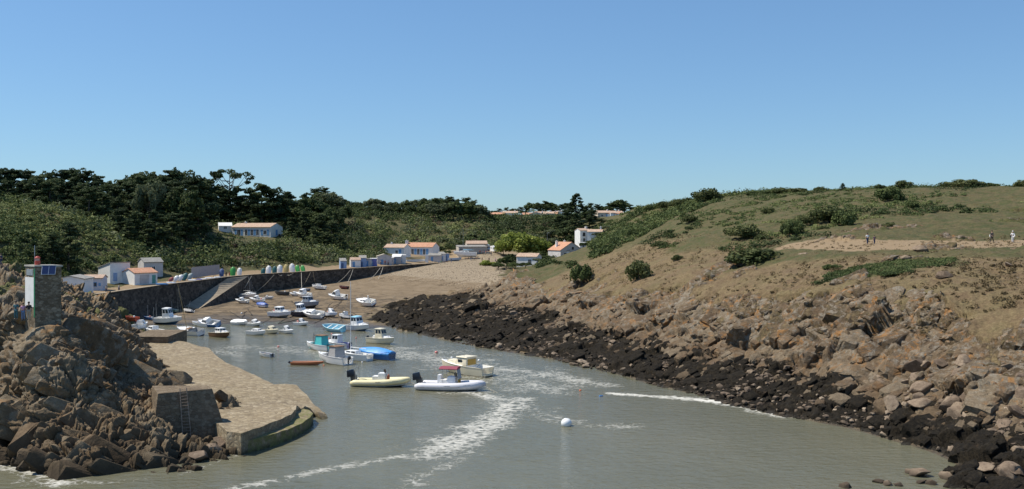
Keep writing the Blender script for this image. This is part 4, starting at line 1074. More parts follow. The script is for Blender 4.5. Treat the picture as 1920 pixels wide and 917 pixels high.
house('fishing_hut', p, R(48), 5.8, 6.2, 2.6, 'gable', 1.0, M_WALLW, M_TILE, 'hut with an orange tiled roof and an open shaded front', 'hut', g1, [('opening', 'f', -.4, 0, 2.4, 2.2, M_WALLG), ('door', 'f', 2.0, 0, .9, 2.0, paint('sea_green_door', (.12, .35, .30), .6))])
p = at_px(282, 514, 272)
house('fishing_hut', p, R(40), 5, 4.5, 3.2, 'gable', 1.0, M_WALLG, M_GREYROOF, 'grey-roofed hut showing behind the orange-roofed hut', 'hut', g1, [('window', 'f', 0, 1.2, .9, .9)])
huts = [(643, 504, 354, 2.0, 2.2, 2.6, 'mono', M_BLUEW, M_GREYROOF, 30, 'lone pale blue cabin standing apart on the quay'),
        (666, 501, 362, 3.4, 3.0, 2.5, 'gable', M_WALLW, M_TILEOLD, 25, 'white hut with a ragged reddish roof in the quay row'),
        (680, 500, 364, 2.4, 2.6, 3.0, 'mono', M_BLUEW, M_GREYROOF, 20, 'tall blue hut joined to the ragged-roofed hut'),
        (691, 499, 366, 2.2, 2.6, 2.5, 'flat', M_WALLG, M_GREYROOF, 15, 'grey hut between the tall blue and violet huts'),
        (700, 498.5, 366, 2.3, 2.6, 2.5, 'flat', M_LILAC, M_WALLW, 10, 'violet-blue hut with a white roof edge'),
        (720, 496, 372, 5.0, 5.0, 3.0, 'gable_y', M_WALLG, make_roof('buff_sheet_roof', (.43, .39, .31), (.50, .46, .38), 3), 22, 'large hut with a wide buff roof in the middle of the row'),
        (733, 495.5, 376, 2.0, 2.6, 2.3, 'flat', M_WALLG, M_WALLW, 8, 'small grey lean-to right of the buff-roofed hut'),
        (744, 494, 380, 3.2, 3.0, 2.5, 'mono', paint('grey_plaster', (.46, .45, .44), .85), M_WALLW, 10, 'grey-fronted hut with a white parapet'),  # plain mid-grey wall colour, the same on every side
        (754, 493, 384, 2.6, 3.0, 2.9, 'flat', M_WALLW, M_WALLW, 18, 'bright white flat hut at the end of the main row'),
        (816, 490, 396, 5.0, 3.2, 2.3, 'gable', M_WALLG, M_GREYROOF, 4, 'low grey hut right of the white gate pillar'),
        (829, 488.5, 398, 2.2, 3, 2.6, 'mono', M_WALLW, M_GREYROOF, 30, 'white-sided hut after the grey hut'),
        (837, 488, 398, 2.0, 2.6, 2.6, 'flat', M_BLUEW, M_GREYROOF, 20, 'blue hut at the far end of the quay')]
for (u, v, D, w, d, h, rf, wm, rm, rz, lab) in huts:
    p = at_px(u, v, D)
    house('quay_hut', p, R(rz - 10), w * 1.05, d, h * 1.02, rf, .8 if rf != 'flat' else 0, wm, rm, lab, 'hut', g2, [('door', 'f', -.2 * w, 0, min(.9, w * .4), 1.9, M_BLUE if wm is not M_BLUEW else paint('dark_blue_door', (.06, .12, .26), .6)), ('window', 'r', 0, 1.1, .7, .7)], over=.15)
# garden wall, gate pillar and wooden fence beside the low house
p0, p1 = at_px(762, 490, 400), at_px(798, 491, 400)
fe = empty('garden_fence', p0, math.atan2(p1.y - p0.y, p1.x - p0.x), 'yellowish wooden garden fence above a low white wall', 'fence')
L = (p1 - p0).length
mb = MB(); mb.box((L / 2, 0, .1), (L, .25, .9)); mb.build('base_wall', M_WALLW, fe)
mb = MB()
for k in range(int(L / .22)): mb.box((k * .22 + .1, 0, 1.1), (.10, .03, 1.1))
mb.box((L / 2, .04, .8), (L, .05, .08)); mb.box((L / 2, .04, 1.45), (L, .05, .08))
mb.build('palings', paint('yellow_wood', (.46, .40, .22), .8, .2), fe)
p = at_px(800.5, 492, 398)
gp = empty('gate_pillar', p, 0, 'tall white gate pillar beside the wooden fence', 'pillar')
mb = MB(); mb.box((0, 0, 1.3), (1.1, 1.1, 3.0)); mb.build('shaft', M_WALLW, gp)
mb = MB(); mb.box((0, 0, 2.9), (1.35, 1.35, .18)); mb.build('cap', M_WALLW, gp)
# ------------------------------------------------------------------ vegetation
def make_leaf_mat(name, dark, mid, light, trans=.22):
    m, nt, b = newmat(name)
    ti = attr(nt, 'tint')
    oi = N(nt, 'ObjectInfo').outputs['Random']
    f = mth(nt, 'ADD', ti, mth(nt, 'MULTIPLY', mth(nt, 'SUBTRACT', oi, .5), .35), True)
    c = ramp(nt, f, [(.05, dark), (.45, mid), (.95, light)])
    lk(nt, c, b.inputs['Base Color']); b.inputs['Roughness'].default_value = .75; b.inputs['Specular IOR Level'].default_value = .18
    tr = N(nt, 'BsdfTranslucent'); lk(nt, c, tr.inputs['Color'])
    mx = N(nt, 'MixShader', i_0=trans); lk(nt, b.outputs[0], mx.inputs[1]); lk(nt, tr.outputs[0], mx.inputs[2])
    lk(nt, mx.outputs[0], nt.nodes['Material Output'].inputs['Surface'])
    return m
M_CYP = make_leaf_mat('cypress_foliage', (.024, .038, .017), (.060, .088, .036), (.13, .155, .065), .26)
M_OAK = make_leaf_mat('evergreen_foliage', (.028, .043, .016), (.068, .094, .033), (.135, .165, .060), .26)
M_BRIGHT = make_leaf_mat('fresh_green_foliage', (.11, .145, .03), (.225, .275, .055), (.37, .40, .11), .38)
M_GREY = make_leaf_mat('grey_green_foliage', (.055, .074, .038), (.115, .138, .070), (.19, .205, .112))
M_SCRUB = make_leaf_mat('valley_scrub_foliage', (.038, .058, .020), (.105, .138, .046), (.205, .225, .085))
M_RUST = make_leaf_mat('dry_twigs', (.06, .04, .026), (.12, .085, .055), (.19, .145, .10))
M_BARK = paint('grey_bark', (.11, .085, .065), .95, .3)

def leaf_quads(C, Nn, size, g, tint):
    n = len(C)
    t = g.normal(size=(n, 3)); t -= Nn * (t * Nn).sum(1, keepdims=True); t /= np.linalg.norm(t, axis=1, keepdims=True) + 1e-9
    bt = np.cross(Nn, t)
    s = size * g.uniform(.6, 1.3, n)[:, None]; a = g.uniform(.45, .9, n)[:, None]
    V = np.stack([C - t * s - bt * s * a * .5, C + t * s * .2 - bt * s * a, C + t * s + bt * s * a * .4, C - t * s * .1 + bt * s * a], 1).reshape(-1, 3)
    return V, np.repeat(tint, 4)
def blob(g, c, r, n, flat=1.0, inner=.55, spread=.8):
    d = g.normal(size=(n, 3)); d /= np.linalg.norm(d, axis=1, keepdims=True)
    rad = g.uniform(inner, 1.0, n) ** .6
    P = np.array(c) + d * rad[:, None] * np.array((r, r, r * flat))
    Nn = d * np.array((1, 1, 1 / max(flat, .3))) + g.normal(size=(n, 3)) * spread + np.array((0, 0, .35))
    Nn /= np.linalg.norm(Nn, axis=1, keepdims=True)
    return P, Nn
class Crown:
    def __init__(s, seed): s.g = np.random.default_rng(seed); s.P = []; s.N = []; s.T = []
    def blob(s, c, r, n, flat=1.0, tint=None, **k):
        P, Nn = blob(s.g, c, r, n, flat, **k); s.P.append(P); s.N.append(Nn)
        base = s.g.uniform(.2, .75) if tint is None else tint
        s.T.append(np.clip(base + s.g.normal(0, .16, n), 0, 1))
    def arrays(s, size):
        P, Nn, T = np.concatenate(s.P), np.concatenate(s.N), np.concatenate(s.T)
        return leaf_quads(P, Nn, size, s.g, T)
def crown_mesh(name, cr, size, mat):
    V, T = cr.arrays(size)
    me = np_mesh(name, V, np.arange(len(V)).reshape(-1, 4), [mat]); vattr(me, 'tint', T); return me
def trunk_mesh(name, h, r, limbs, seed):
    g = random.Random(seed); mb = MB()
    pts = [Vector((g.uniform(-.03, .03) * h * k, g.uniform(-.03, .03) * h * k, -1.0 + (h + 1.0) * k)) for k in (0, .25, .5, .75, 1)]
    mb.tube(pts, [r * 1.25, r, r * .75, r * .45, r * .12], 8)
    for (z, az, l, up) in limbs:
        k = min(.98, (z + 1.0) / (h + 1.0)); i = min(3, int(k * 4)); p = pts[i].lerp(pts[i + 1], k * 4 - i)
        e = Vector((math.cos(az) * l, math.sin(az) * l, up)); m_ = p + e * .5 + Vector((0, 0, -.12 * l))
        mb.tube([p, m_, p + e], [r * .4, r * .25, r * .07], 6)
    o = mb.build(name, M_BARK, None, smooth=True); me = o.data; bpy.data.objects.remove(o); return me
def proto_cypress(seed, h=14, w=6.0, mat=M_CYP):
    g = random.Random(seed); cr = Crown(seed); limbs = []
    k = 30
    for i in range(k):
        t = (i + g.random()) / k; z = h * (.14 + .82 * t)
        rr = w * (1.0 - .72 * t ** 1.5) * g.uniform(.45, 1.1); az = g.uniform(0, 6.28)
        for s_ in (.55, 1.0):
            c = (math.cos(az) * rr * s_, math.sin(az) * rr * s_, z + rr * s_ * .16)
            cr.blob(c, g.uniform(1.2, 2.2) * (1.1 - .35 * t), 125, .33)
        if i % 3 == 0: limbs.append((z, az, rr * .9, rr * .15))
    for i in range(4):
        az = g.uniform(0, 6.28); rr = g.uniform(.2, w * .4); cr.blob((math.cos(az) * rr, math.sin(az) * rr, h * g.uniform(.9, 1.0)), .8, 40, 1.1)
    return crown_mesh('cypress_crown', cr, .31, mat), trunk_mesh('cypress_trunk', h * .97, .42, limbs, seed), h
def proto_round(seed, h=8, w=4.2, mat=M_OAK, leaf=.34, n=34, lo=.18):
    g = random.Random(seed); cr = Crown(seed); limbs = []
    for i in range(n):
        az = g.uniform(0, 6.28); el = math.asin(g.uniform(-.25, 1)); k = g.uniform(.55, .95)
        c = (math.cos(az) * math.cos(el) * w * k, math.sin(az) * math.cos(el) * w * k, h * (lo + .38) + math.sin(el) * h * (.60 - lo * .5) * k * .85)
        cr.blob(c, g.uniform(.22, .40) * w * .85, 80, .8)
        if i % 5 == 0: limbs.append((h * .35, az, w * k * .7, h * .25))
    return crown_mesh('leafy_crown', cr, leaf, mat), trunk_mesh('leafy_trunk', h * .75, .22, limbs, seed), h
def proto_umbrella(seed, h=14, w=6):
    g = random.Random(seed); cr = Crown(seed); limbs = []
    for i in range(13):
        az = i * 2.4 + g.uniform(-.4, .4); rr = w * g.uniform(.25, 1.0); z = h * (.95 - .07 * (rr / w) ** 2 - .22 * g.random() * (i % 3 != 0))
        cr.blob((math.cos(az) * rr, math.sin(az) * rr, z), g.uniform(1.1, 1.9), 70, .38); limbs.append((h * .55 + i * .25, az, rr, z - h * .55 - i * .25 - .2))
    return crown_mesh('umbrella_crown', cr, .36, M_CYP), trunk_mesh('umbrella_trunk', h * .9, .35, limbs, seed), h
def proto_spire(seed, h=14, w=4.5):
    g = random.Random(seed); cr = Crown(seed); limbs = []
    for i in range(26):
        t = i / 26; z = h * (.12 + .86 * t); nb = 4 if t < .7 else 3
        for k in range(nb):
            az = g.uniform(0, 6.28); rr = w * (1 - t) ** .8 * g.uniform(.6, 1.05) + .15
            cr.blob((math.cos(az) * rr * .7, math.sin(az) * rr * .7, z + rr * .05), .5 + .55 * (1 - t) * g.uniform(.7, 1.3), 28, .5)
        if i % 4 == 0: limbs.append((z, az, w * (1 - t) * .8, .3))
    return crown_mesh('spire_crown', cr, .36, M_CYP), trunk_mesh('spire_trunk', h, .3, limbs, seed), h
def proto_shrub(seed, mat, h=2.4, w=2.2, leaf=.15, n=22, per=75):
    g = random.Random(seed); cr = Crown(seed)
    for i in range(n):
        az = g.uniform(0, 6.28); k = math.sqrt(g.random()) * .85
        c = (math.cos(az) * w * k, math.sin(az) * w * k, h * (.75 - .5 * k * k) * g.uniform(.35, 1.0))
        cr.blob(c, g.uniform(.28, .5) * w * .75, per, .75)
    stems = MB()
    for i in range(5):
        az = g.uniform(0, 6.28); stems.tube([(0, 0, -.5), (math.cos(az) * w * .25, math.sin(az) * w * .25, h * .3), (math.cos(az) * w * .5, math.sin(az) * w * .5, h * .6)], [.06, .045, .02], 5)
    o = stems.build('shrub_stems', M_BARK); me = o.data; bpy.data.objects.remove(o)
    return crown_mesh('shrub_crown', cr, leaf, mat), me, h
PROT = [(443, 535, 414, 446, 385), (396, 432, 422, 436, 390), (722, 820, 448, 481, 430), (966, 1002, 474, 497, 392), (1030, 1098, 452, 477, 420), (1083, 1093, 430, 442, 455), (918, 1052, 396, 401, 600), (1124, 1162, 402, 404, 570), (165, 296, 488, 534, 240), (112, 168, 508, 552, 204), (848, 938, 455, 484, 405), (936, 1024, 436, 478, 405)]
def blocks(x, y, z, w, h):
    """would a plant of that width and height stand right before a building that the place shows?"""
    k = FPX / y; u = UC + x * k; v1 = VH + (CAM_H - z) * k; v0 = v1 - h * k; hw = w * k * .8
    return any(y < D and u + hw > a and u - hw < b and v0 < d_ and v1 > c for a, b, c, d_, D in PROT)
VIL = next(o for o in S.objects if o.name == 'villa').location
_ext = {}
def extent(proto):
    """real height and half width of a crown"""
    k = proto[0].name
    if k not in _ext:
        co = np.empty(len(proto[0].vertices) * 3, dtype=np.float32); proto[0].vertices.foreach_get('co', co); co = co.reshape(-1, 3)
        _ext[k] = (float(np.percentile(co[:, 2], 99.2)), float(np.percentile(np.abs(co[:, 0]), 95)))
    return _ext[k]
def plant(proto, loc, sc, rz, name, label, cat, group=None, zs=None):
    r = empty(name, loc, rz, label, cat, group)
    r.scale = (sc, sc, zs if zs else sc)
    link_mesh('crown', proto[0], r)
    link_mesh('trunk' if cat == 'tree' else 'stem', proto[1], r)
    return r
CYP = [proto_cypress(s, 14, w) for s, w in ((101, 6.0), (102, 5.2), (103, 6.8), (104, 5.6), (105, 7.2))]
OAK = [proto_round(s, 8, w) for s, w in ((201, 4.2), (202, 5.0), (203, 3.8))]
GOAK = [proto_round(s, 8, 4.6, M_GREY) for s in (211, 212)]
UMB = proto_umbrella(301); SPI = [proto_spire(311), proto_spire(312, 14, 5.4)]
M_HILLB = make_leaf_mat('hill_bush_foliage', (.030, .044, .016), (.085, .105, .036), (.19, .195, .085), .26)
SHR = [proto_shrub(s, m, 2.4, 2.2, .15, 30, 90) for s, m in ((401, M_HILLB), (402, M_OAK), (403, M_SCRUB), (404, M_HILLB))]
g = random.Random(5)

def up_to(proto, u, vtop, D, name, label, cat, group, wide=1.0, base=None):
    x, y, ztop = PD(u, vtop, D)
    z0 = gz(x, y) if base is None else base
    h = max(2.0, ztop - z0)
    s = h / extent(proto)[0]
    if cat == 'tree' and (x - VIL.x + 5) ** 2 + (y - VIL.y) ** 2 < 15 ** 2: return None
    if 'bright' not in name and 'bush' not in name and blocks(x, y, z0, 4.0 * min(1.35, max(.5, s)) * wide, h * .95):
        return None if D > 408 or cat != 'tree' else up_to(proto, u, vtop, 412, name, label, cat, group, wide)
    return plant(proto, (x, y, z0 - .1), min(1.35, max(.5, s)) * wide, g.uniform(0, 6.28), name, label, cat, group, s)
# --- the dark wood on the left hill
GW = 'dark cypresses of the wood on the left hill'
LW = 'dark cypress growing in the dense wood on the left hill'
sky = [(-60, 322), (0, 318), (50, 322), (100, 326), (130, 317), (170, 325), (200, 334), (222, 340), (245, 328), (275, 321), (300, 326), (325, 319), (350, 324), (380, 330), (410, 328), (440, 336), (470, 344), (500, 347), (530, 357), (560, 362)]
su, sv = [p[0] for p in sky], [p[1] for p in sky]
u = -60.0
while u < 545:
    up_to(g.choice(CYP), u, float(np.interp(u, su, sv)) + g.uniform(-3, 7), g.uniform(345, 375) + max(0, u - 300) * .25, 'cypress_tree', LW, 'tree', GW); u += g.uniform(17, 25)
for row, (dv, D0, st) in enumerate(((13, 322, 27), (30, 306, 29), (48, 296, 31))):
    u = -70.0 + row * 9
    while u < 470 - row * 25:
        D = D0 + max(0, u - 150) * .17 + g.uniform(-8, 8)
        ok = row < 1 or u > 110 + row * 40
        if ok: up_to(g.choice(CYP), u, float(np.interp(u, su, sv)) + dv + g.uniform(-7, 9), D, 'cypress_tree', LW, 'tree', GW)
        u += g.uniform(st - 5, st + 6)
for (u, v, D) in [(225, 392, 288), (255, 398, 290), (290, 396, 296), (322, 400, 304), (350, 398, 315), (372, 392, 330), (240, 412, 283), (275, 414, 287)]:
    up_to(g.choice(CYP), u, v, D, 'cypress_tree', LW, 'tree', GW)
up_to(UMB, 432, 317, 372, 'umbrella_pine', 'tall flat-topped pine standing clear of the wood against the sky', 'tree', None)
up_to(SPI[1], 487, 333, 384, 'cypress_tree', 'pointed dark cypress at the right end of the wood', 'tree', None, 1.2)
up_to(SPI[0], 462, 343, 388, 'cypress_tree', 'smaller cypress between the flat-topped pine and the pointed cypress', 'tree', None, 1.2)
up_to(GOAK[0], 280, 342, 316, 'pale_tree', 'pale silvery tree among the dark cypresses', 'tree', None, .8)
up_to(OAK[0], 345, 358, 322, 'leafy_tree', 'lighter green tree at the front edge of the dark wood', 'tree', None)
# dark conifers behind the left huts and the clump right of the villa
for (u, v, D, lab) in [(128, 418, 232, 'tallest of the dark cypresses behind the marked white hut'), (100, 438, 229, 'dark cypress left of the tallest one behind the huts'), (154, 446, 233, 'dark cypress nearest to the grey-roofed hut'), (72, 462, 226, 'lowest dark cypress behind the light tower')]:
    up_to(CYP[1], u, v, D, 'cypress_tree', lab, 'tree', None, .8)
for (u, v, D) in [(548, 408, 384), (572, 396, 388), (600, 402, 386), (622, 414, 382), (560, 428, 374), (590, 426, 374), (612, 436, 374), (638, 442, 376), (528, 424, 392)]:
    up_to(CYP[(u // 7) % 5], u, v, D, 'cypress_tree', 'dark cypress in the broad clump right of the villa', 'tree', 'cypresses right of the villa', 1.0)
# --- the middle hill's ridge line
GR = 'trees along the middle ridge'
rid = [(575, 362), (590, 354), (606, 352), (622, 362), (645, 374), (670, 379), (690, 376), (700, 373), (716, 377), (735, 379), (760, 376), (785, 375), (806, 372), (825, 372), (842, 369), (858, 374), (874, 371), (888, 376), (900, 384), (912, 393), (918, 402)]
for i, (u, v) in enumerate(rid):
    pr = CYP[i % 5] if (u < 630 or u > 835) else (OAK + GOAK)[i % 4]
    up_to(pr, u, v, 520 + (u > 640) * 20 + g.uniform(-10, 10), 'ridge_tree', 'dark evergreen on the middle ridge against the sky' if pr in CYP else 'rounded tree on the middle ridge against the sky', 'tree', GR, 1.25)
    up_to((OAK + GOAK)[(i + 1) % 5], u + 8, v + 9, 500 + (u > 640) * 15, 'ridge_tree', 'rounded tree just below the middle ridge line', 'tree', GR, 1.2)
for (u, v, D) in [(530, 368, 440), (555, 372, 445), (580, 374, 450), (545, 388, 420), (600, 378, 455), (640, 388, 460), (515, 380, 415), (570, 390, 430), (625, 394, 440), (600, 398, 425)]:
    up_to((OAK + GOAK)[u % 5], u, v, D, 'leafy_tree', 'broad mid-green tree between the wood and the middle ridge', 'tree', 'broad trees behind the villa', 1.2)
# --- far trees behind the village and the tall dark tree
GF = 'far trees behind the village roofs'
for i, (u, v) in enumerate([(925, 395), (936, 391), (950, 389), (963, 391), (975, 388), (987, 386), (1000, 380), (1010, 382), (1022, 377), (1032, 380), (1042, 386), (1052, 383), (1064, 381), (1108, 381), (1120, 383), (1132, 386), (1141, 381), (1150, 378), (1160, 375), (1171, 377), (1182, 384), (1194, 388)]):
    up_to(CYP[i % 5] if i % 3 else OAK[i % 3], u, v, 690 + g.uniform(-15, 15), 'far_tree', 'distant dark tree on the skyline behind the village roofs', 'tree', GF, 1.3, base=30)
up_to(SPI[1], 1081, 363, 500, 'cypress_tree', 'tall dark spreading cypress rising above the village skyline', 'tree', None, 1.5)
for (u, v, D) in [(1062, 392, 498), (1100, 386, 496), (1112, 394, 490), (1050, 404, 485), (1080, 400, 478), (1105, 404, 476), (1128, 410, 478), (1062, 414, 470), (1090, 416, 474), (1040, 410, 500)]:
    up_to(CYP[u % 5], u, v, D, 'cypress_tree', 'dark cypress massed below the tall spreading one', 'tree', 'cypresses around the tall spreading one', 1.2)
for (u, v, D) in [(1130, 418, 462), (1150, 412, 480), (1165, 410, 490), (1120, 425, 458), (1145, 425, 455), (1170, 420, 455)]:
    up_to(OAK[u % 3], u, v, D, 'leafy_tree', 'dark green rounded tree by the half hidden hillside houses', 'tree', 'trees by the hillside houses', 1.1)
# --- valley trees
GV = 'leafy trees on the valley floor'
for (u, v, D, k) in [(940, 412, 520, 0), (962, 408, 530, 1), (985, 410, 520, 1), (1010, 412, 520, 0), (930, 426, 490, 2), (955, 424, 490, 0), (1015, 424, 480, 2), (1030, 430, 470, 1), (1048, 430, 468, 0), (905, 432, 480, 1), (885, 438, 470, 2), (860, 440, 468, 0), (838, 446, 455, 1),
                     (826, 462, 430, 2), (842, 458, 438, 0), (855, 462, 436, 1), (866, 452, 450, 0), (900, 445, 465, 2), (1035, 446, 450, 0), (1068, 440, 460, 1)]:
    up_to((OAK + [GOAK[0]])[(k + u) % 4], u, v, D, 'leafy_tree', 'leafy tree on the valley floor behind the huts', 'tree', GV, 1.1)
BR = [proto_round(s, 8, 5.4, M_BRIGHT, .36, 46, .05) for s in (221, 222)]
up_to(BR[0], 972, 437, 416, 'bright_tree', 'big bright green rounded tree by the camper vans', 'tree', None, 1.25)
up_to(BR[1], 1000, 444, 418, 'bright_tree', 'right-hand lobe tree joined to the big bright green one', 'tree', None, 1.15)
up_to(BR[1], 944, 450, 414, 'bright_tree', 'smaller bright green tree touching the camper vans', 'tree', None, .8)
for (u, v, D, k, lab) in [(958, 476, 372, 0, 'dark bluish bush left of the small white cottage'), (943, 484, 366, 1, 'dark bush at the edge of the pebble beach'), (1012, 474, 384, 0, 'dark bush right of the small white cottage'), (1030, 478, 386, 1, 'rusty green bush below the gabled house'),
                          (1045, 484, 382, 3, 'grey-green bush below the gabled house'), (1078, 476, 398, 2, 'bush in front of the white annex'), (935, 496, 352, 2, 'low bush beside the beach'), (970, 494, 360, 1, 'low dark bush in front of the small white cottage'), (1000, 497, 358, 3, 'low grey-green bush in front of the small white cottage'),
                          (1095, 482, 370, 0, 'green bush on the slope right of the annex'), (812, 470, 428, 1, 'dark bush against the right end of the terracotta roof'), (838, 476, 420, 0, 'bush behind the low grey hut'), (730, 476, 420, 2, 'bush in front of the tiled wing')]:
    up_to((OAK[0], OAK[1], OAK[2], GOAK[0])[k], u, v, D, 'bush', lab, 'bush', None, .95)
for (u, v, D, k, lab) in [(950, 480, 350, 0, 'tall dark bush at the corner of the pebble beach'), (962, 493, 346, 1, 'dark bush right of the tall one at the beach corner'), (934, 492, 345, 2, 'low dark bush at the very edge of the pebbles'), (985, 499, 338, 0, 'bush on the bank below the small white cottage'), (1012, 494, 345, 3, 'grey-green bush on the bank right of the cottage'), (1022, 482, 368, 1, 'dark bush hiding the right corner of the cottage')]:
    up_to((OAK[0], OAK[1], OAK[2], GOAK[0])[k], u, v, D, 'bush', lab, 'bush', None, 1.15)
up_to(proto_shrub(431, M_BRIGHT, 2.4, 2.4, .25), 914, 489, 372, 'bush', 'pale yellow-green bush at the top of the beach', 'bush', None, 1.3)
up_to(proto_round(441, 8, 4, M_RUST, .3), 892, 448, 455, 'bare_tree', 'reddish bare tree behind the tiled shed', 'tree', None)
for (u, v, D, k) in [(925, 408, 590, 0), (945, 411, 580, 1), (968, 409, 585, 2), (990, 412, 575, 0), (1012, 414, 570, 1), (1030, 412, 575, 2), (1046, 409, 585, 0), (915, 414, 560, 1), (935, 418, 545, 2), (975, 417, 550, 0), (1000, 420, 540, 1), (1125, 413, 545, 2), (1142, 415, 535, 0), (1158, 413, 540, 1), (1068, 424, 455, 2), (1100, 442, 440, 0), (1112, 436, 445, 1), (1122, 446, 425, 2), (1138, 438, 430, 0), (1108, 460, 405, 1), (1072, 440, 450, 0), (1130, 456, 395, 2)]:
    up_to((OAK + GOAK)[(k + u) % 5], u, v, D, 'leafy_tree', 'leafy tree in the green belt between the village and the gabled house', 'tree', 'trees of the green belt below the village', 1.25)
# --- bushes on the right-hand hillside
rb = [(1416, 466, 493, 44, 'largest domed bush on the right-hand hillside, below the path'), (1396, 421, 446, 30, 'wide bush half way up the right-hand slope'), (1486, 414, 440, 20, 'bush just right of the wide slope bush'), (1511, 402, 420, 18, 'paler bush above the pair in mid slope'), (1557, 387, 414, 32, 'big dark bush high on the slope'),
      (1582, 396, 422, 22, 'light green bush at the right foot of the big dark bush'), (1327, 354, 376, 24, 'round bush breaking the skyline'), (1667, 350, 376, 22, 'tall bush at the top of the slope'), (1693, 339, 358, 15, 'round bush on the skyline above the tall one'), (1806, 337, 358, 34, 'broad flat bush on the right skyline'),
      (1853, 346, 362, 17, 'bush right of the broad skyline bush'), (1916, 338, 354, 14, 'dark bush at the right edge of the skyline'), (1198, 490, 526, 20, 'dark upright bush on the dry grass above the rocks'), (1091, 496, 527, 17, 'smaller dark bush above the dark rock shelf'), (1293, 402, 416, 13, 'small dark bush under the skyline slope'), (1711, 376, 390, 11, 'small bush on the open upper slope'),
      (1442, 389, 401, 12, 'small round bush high in the grass'), (1668, 417, 427, 12, 'little dark bush just above the path'), (1186, 430, 446, 12, 'bush on the left flank of the hillside'), (1240, 452, 462, 15, 'low bush lying in the green flank'), (1270, 478, 487, 9, 'tiny bush in the grass above the dry bank'), (1560, 496, 503, 14, 'low green bush in the dry grass'),
      (1470, 352, 367, 22, 'dark hedge-like bush on the skyline'), (1450, 356, 368, 16, 'left bush of the skyline hedge'), (1495, 354, 367, 18, 'right bush of the skyline hedge'), (1538, 356, 365, 12, 'low bush ending the skyline hedge'), (1410, 361, 371, 10, 'tiny bush on the bare skyline'), (1270, 374, 388, 14, 'bush where the skyline starts to drop'), (1245, 378, 390, 12, 'dark bush lower on the left skyline'), (1222, 383, 393, 12, 'lowest bush on the left skyline'), (1290, 371, 384, 11, 'bush left of the round skyline bush'),
      (1650, 352, 360, 9, 'small pale bush left of the tall bush'), (1545, 424, 433, 10, 'small bush under the light green one'), (1425, 440, 448, 9, 'flat bush above the largest domed bush')]
for i, (u, vt, vb, hw, lab) in enumerate(rb):
    p = hit(u, vb) if vb > 372 else None
    if p is None:
        D = float(np.interp(u, [1220, 1330, 1450, 1560, 1680, 1780, 1900], [395, 300, 280, 265, 252, 245, 240])) + 2
        x = (u - UC) / FPX * D; p = Vector((x, D, gz(x, D)))
        h = max(1.2, PD(u, vt, p.y)[2] - p.z)
    else: h = (vb - vt) * p.y / FPX
    pr = SHR[(0, 3, 1, 3, 0, 2, 3, 1)[i % 8]] if lab[:3] != 'lig' else SHR[2]
    sx = hw * p.y / FPX / extent(pr)[1]
    r = plant(pr, (p.x, p.y, p.z - .15), sx, g.uniform(0, 6.28), 'bush', lab, 'bush', 'bushes on the right-hand hillside', (h + .15) / extent(pr)[0])
D = 264
up_to(SPI[0], 1580, 349, D, 'young_conifer', 'thin young conifer alone on the skyline', 'tree', None, .6)
# --- scrub that covers the valley sides, too many to count
def scatter_scrub(name, label, pts, mat, hlo, hhi, per, leaf, seed, wide=1.15):
    g_ = np.random.default_rng(seed); VV = []; TT = []
    for (x, y, z, s, tint) in pts:
        h = g_.uniform(hlo, hhi) * s; w = h * g_.uniform(.8, 1.3) * wide
        n = per
        d = g_.normal(size=(n, 3)); d[:, 2] = np.abs(d[:, 2]) - .15; d /= np.linalg.norm(d, axis=1, keepdims=True)
        lump = 1 + .28 * np.sin(d[:, 0] * 5 + x) * np.cos(d[:, 1] * 4 + y) + .15 * np.sin(d[:, 2] * 9 + x * 2)
        P = np.array((x, y, z - .1)) + d * (g_.uniform(.55, 1, n) ** .5 * lump)[:, None] * np.array((w, w, h))
        Nn = d + g_.normal(size=(n, 3)) * .7 + np.array((0, 0, .3)); Nn /= np.linalg.norm(Nn, axis=1, keepdims=True)
        v, t = leaf_quads(P, Nn, leaf, g_, np.clip(tint + g_.normal(0, .13, n), 0, 1)); VV.append(v); TT.append(t)
    V = np.concatenate(VV); me = np_mesh(name, V, np.arange(len(V)).reshape(-1, 4), [mat]); vattr(me, 'tint', np.concatenate(TT))
    return tag(link_mesh(name, me), label, None, kind='stuff')
HOUSES = [o for o in S.objects if o.type == 'EMPTY' and o.get('category') in ('house', 'building', 'hut', 'cottage', 'shed', 'fence', 'pillar', 'lighthouse')]
HP = np.array([(o.location.x, o.location.y) for o in HOUSES])
def scrub_points(n, seed, x0, x1, y0, y1, test):
    g_ = np.random.default_rng(seed)
    D = g_.uniform(y0, y1, n); D = y0 + (y1 - y0) * ((D - y0) / (y1 - y0)) ** 1.15
    x = g_.uniform(x0, x1, n) * D
    z = ground(x, D)
    keep = test(x, D, z) & (np.sqrt(((np.stack([x, D], 1)[:, None] - HP[None]) ** 2).sum(2)).min(1) > 6.0)
    # keep the view of the house fronts open: nothing tall right before them
    for hx_, hy_ in HP:
        keep &= ~((np.abs(x - hx_ * D / hy_) < 6) & (D < hy_) & (D > hy_ - 16))
    keep &= np.array([not blocks(a_, b_, c_, 2.0, 2.4) for a_, b_, c_ in zip(x, D, z)])
    x, D, z = x[keep], D[keep], z[keep]
    tint = np.clip(.45 + .75 * fbm(x * .03, D * .03, octv=4, seed=seed) + g_.normal(0, .16, len(x)), .02, .98)
    return np.stack([x, D, z, g_.uniform(.6, 1.25, len(x)), tint], 1)
def in_valley(x, D, z):
    d, s, par = seg_dist(x, D, QLINE)
    sd = d * s
    spur = (x < -80) & (D < 268)
    return (sd > np.where(par < 8, 16, 14)) & ((x + 18) ** 2 + ((D - 412) * .8) ** 2 > 30 ** 2) & ~spur & (z > 7.2) & (x < 60) & ~((np.abs(x + 12) < 14) & (D < 425))
P_ = scrub_points(8200, 501, -.55, .135, 258, 600, in_valley)
half = np.random.default_rng(9).random(len(P_))
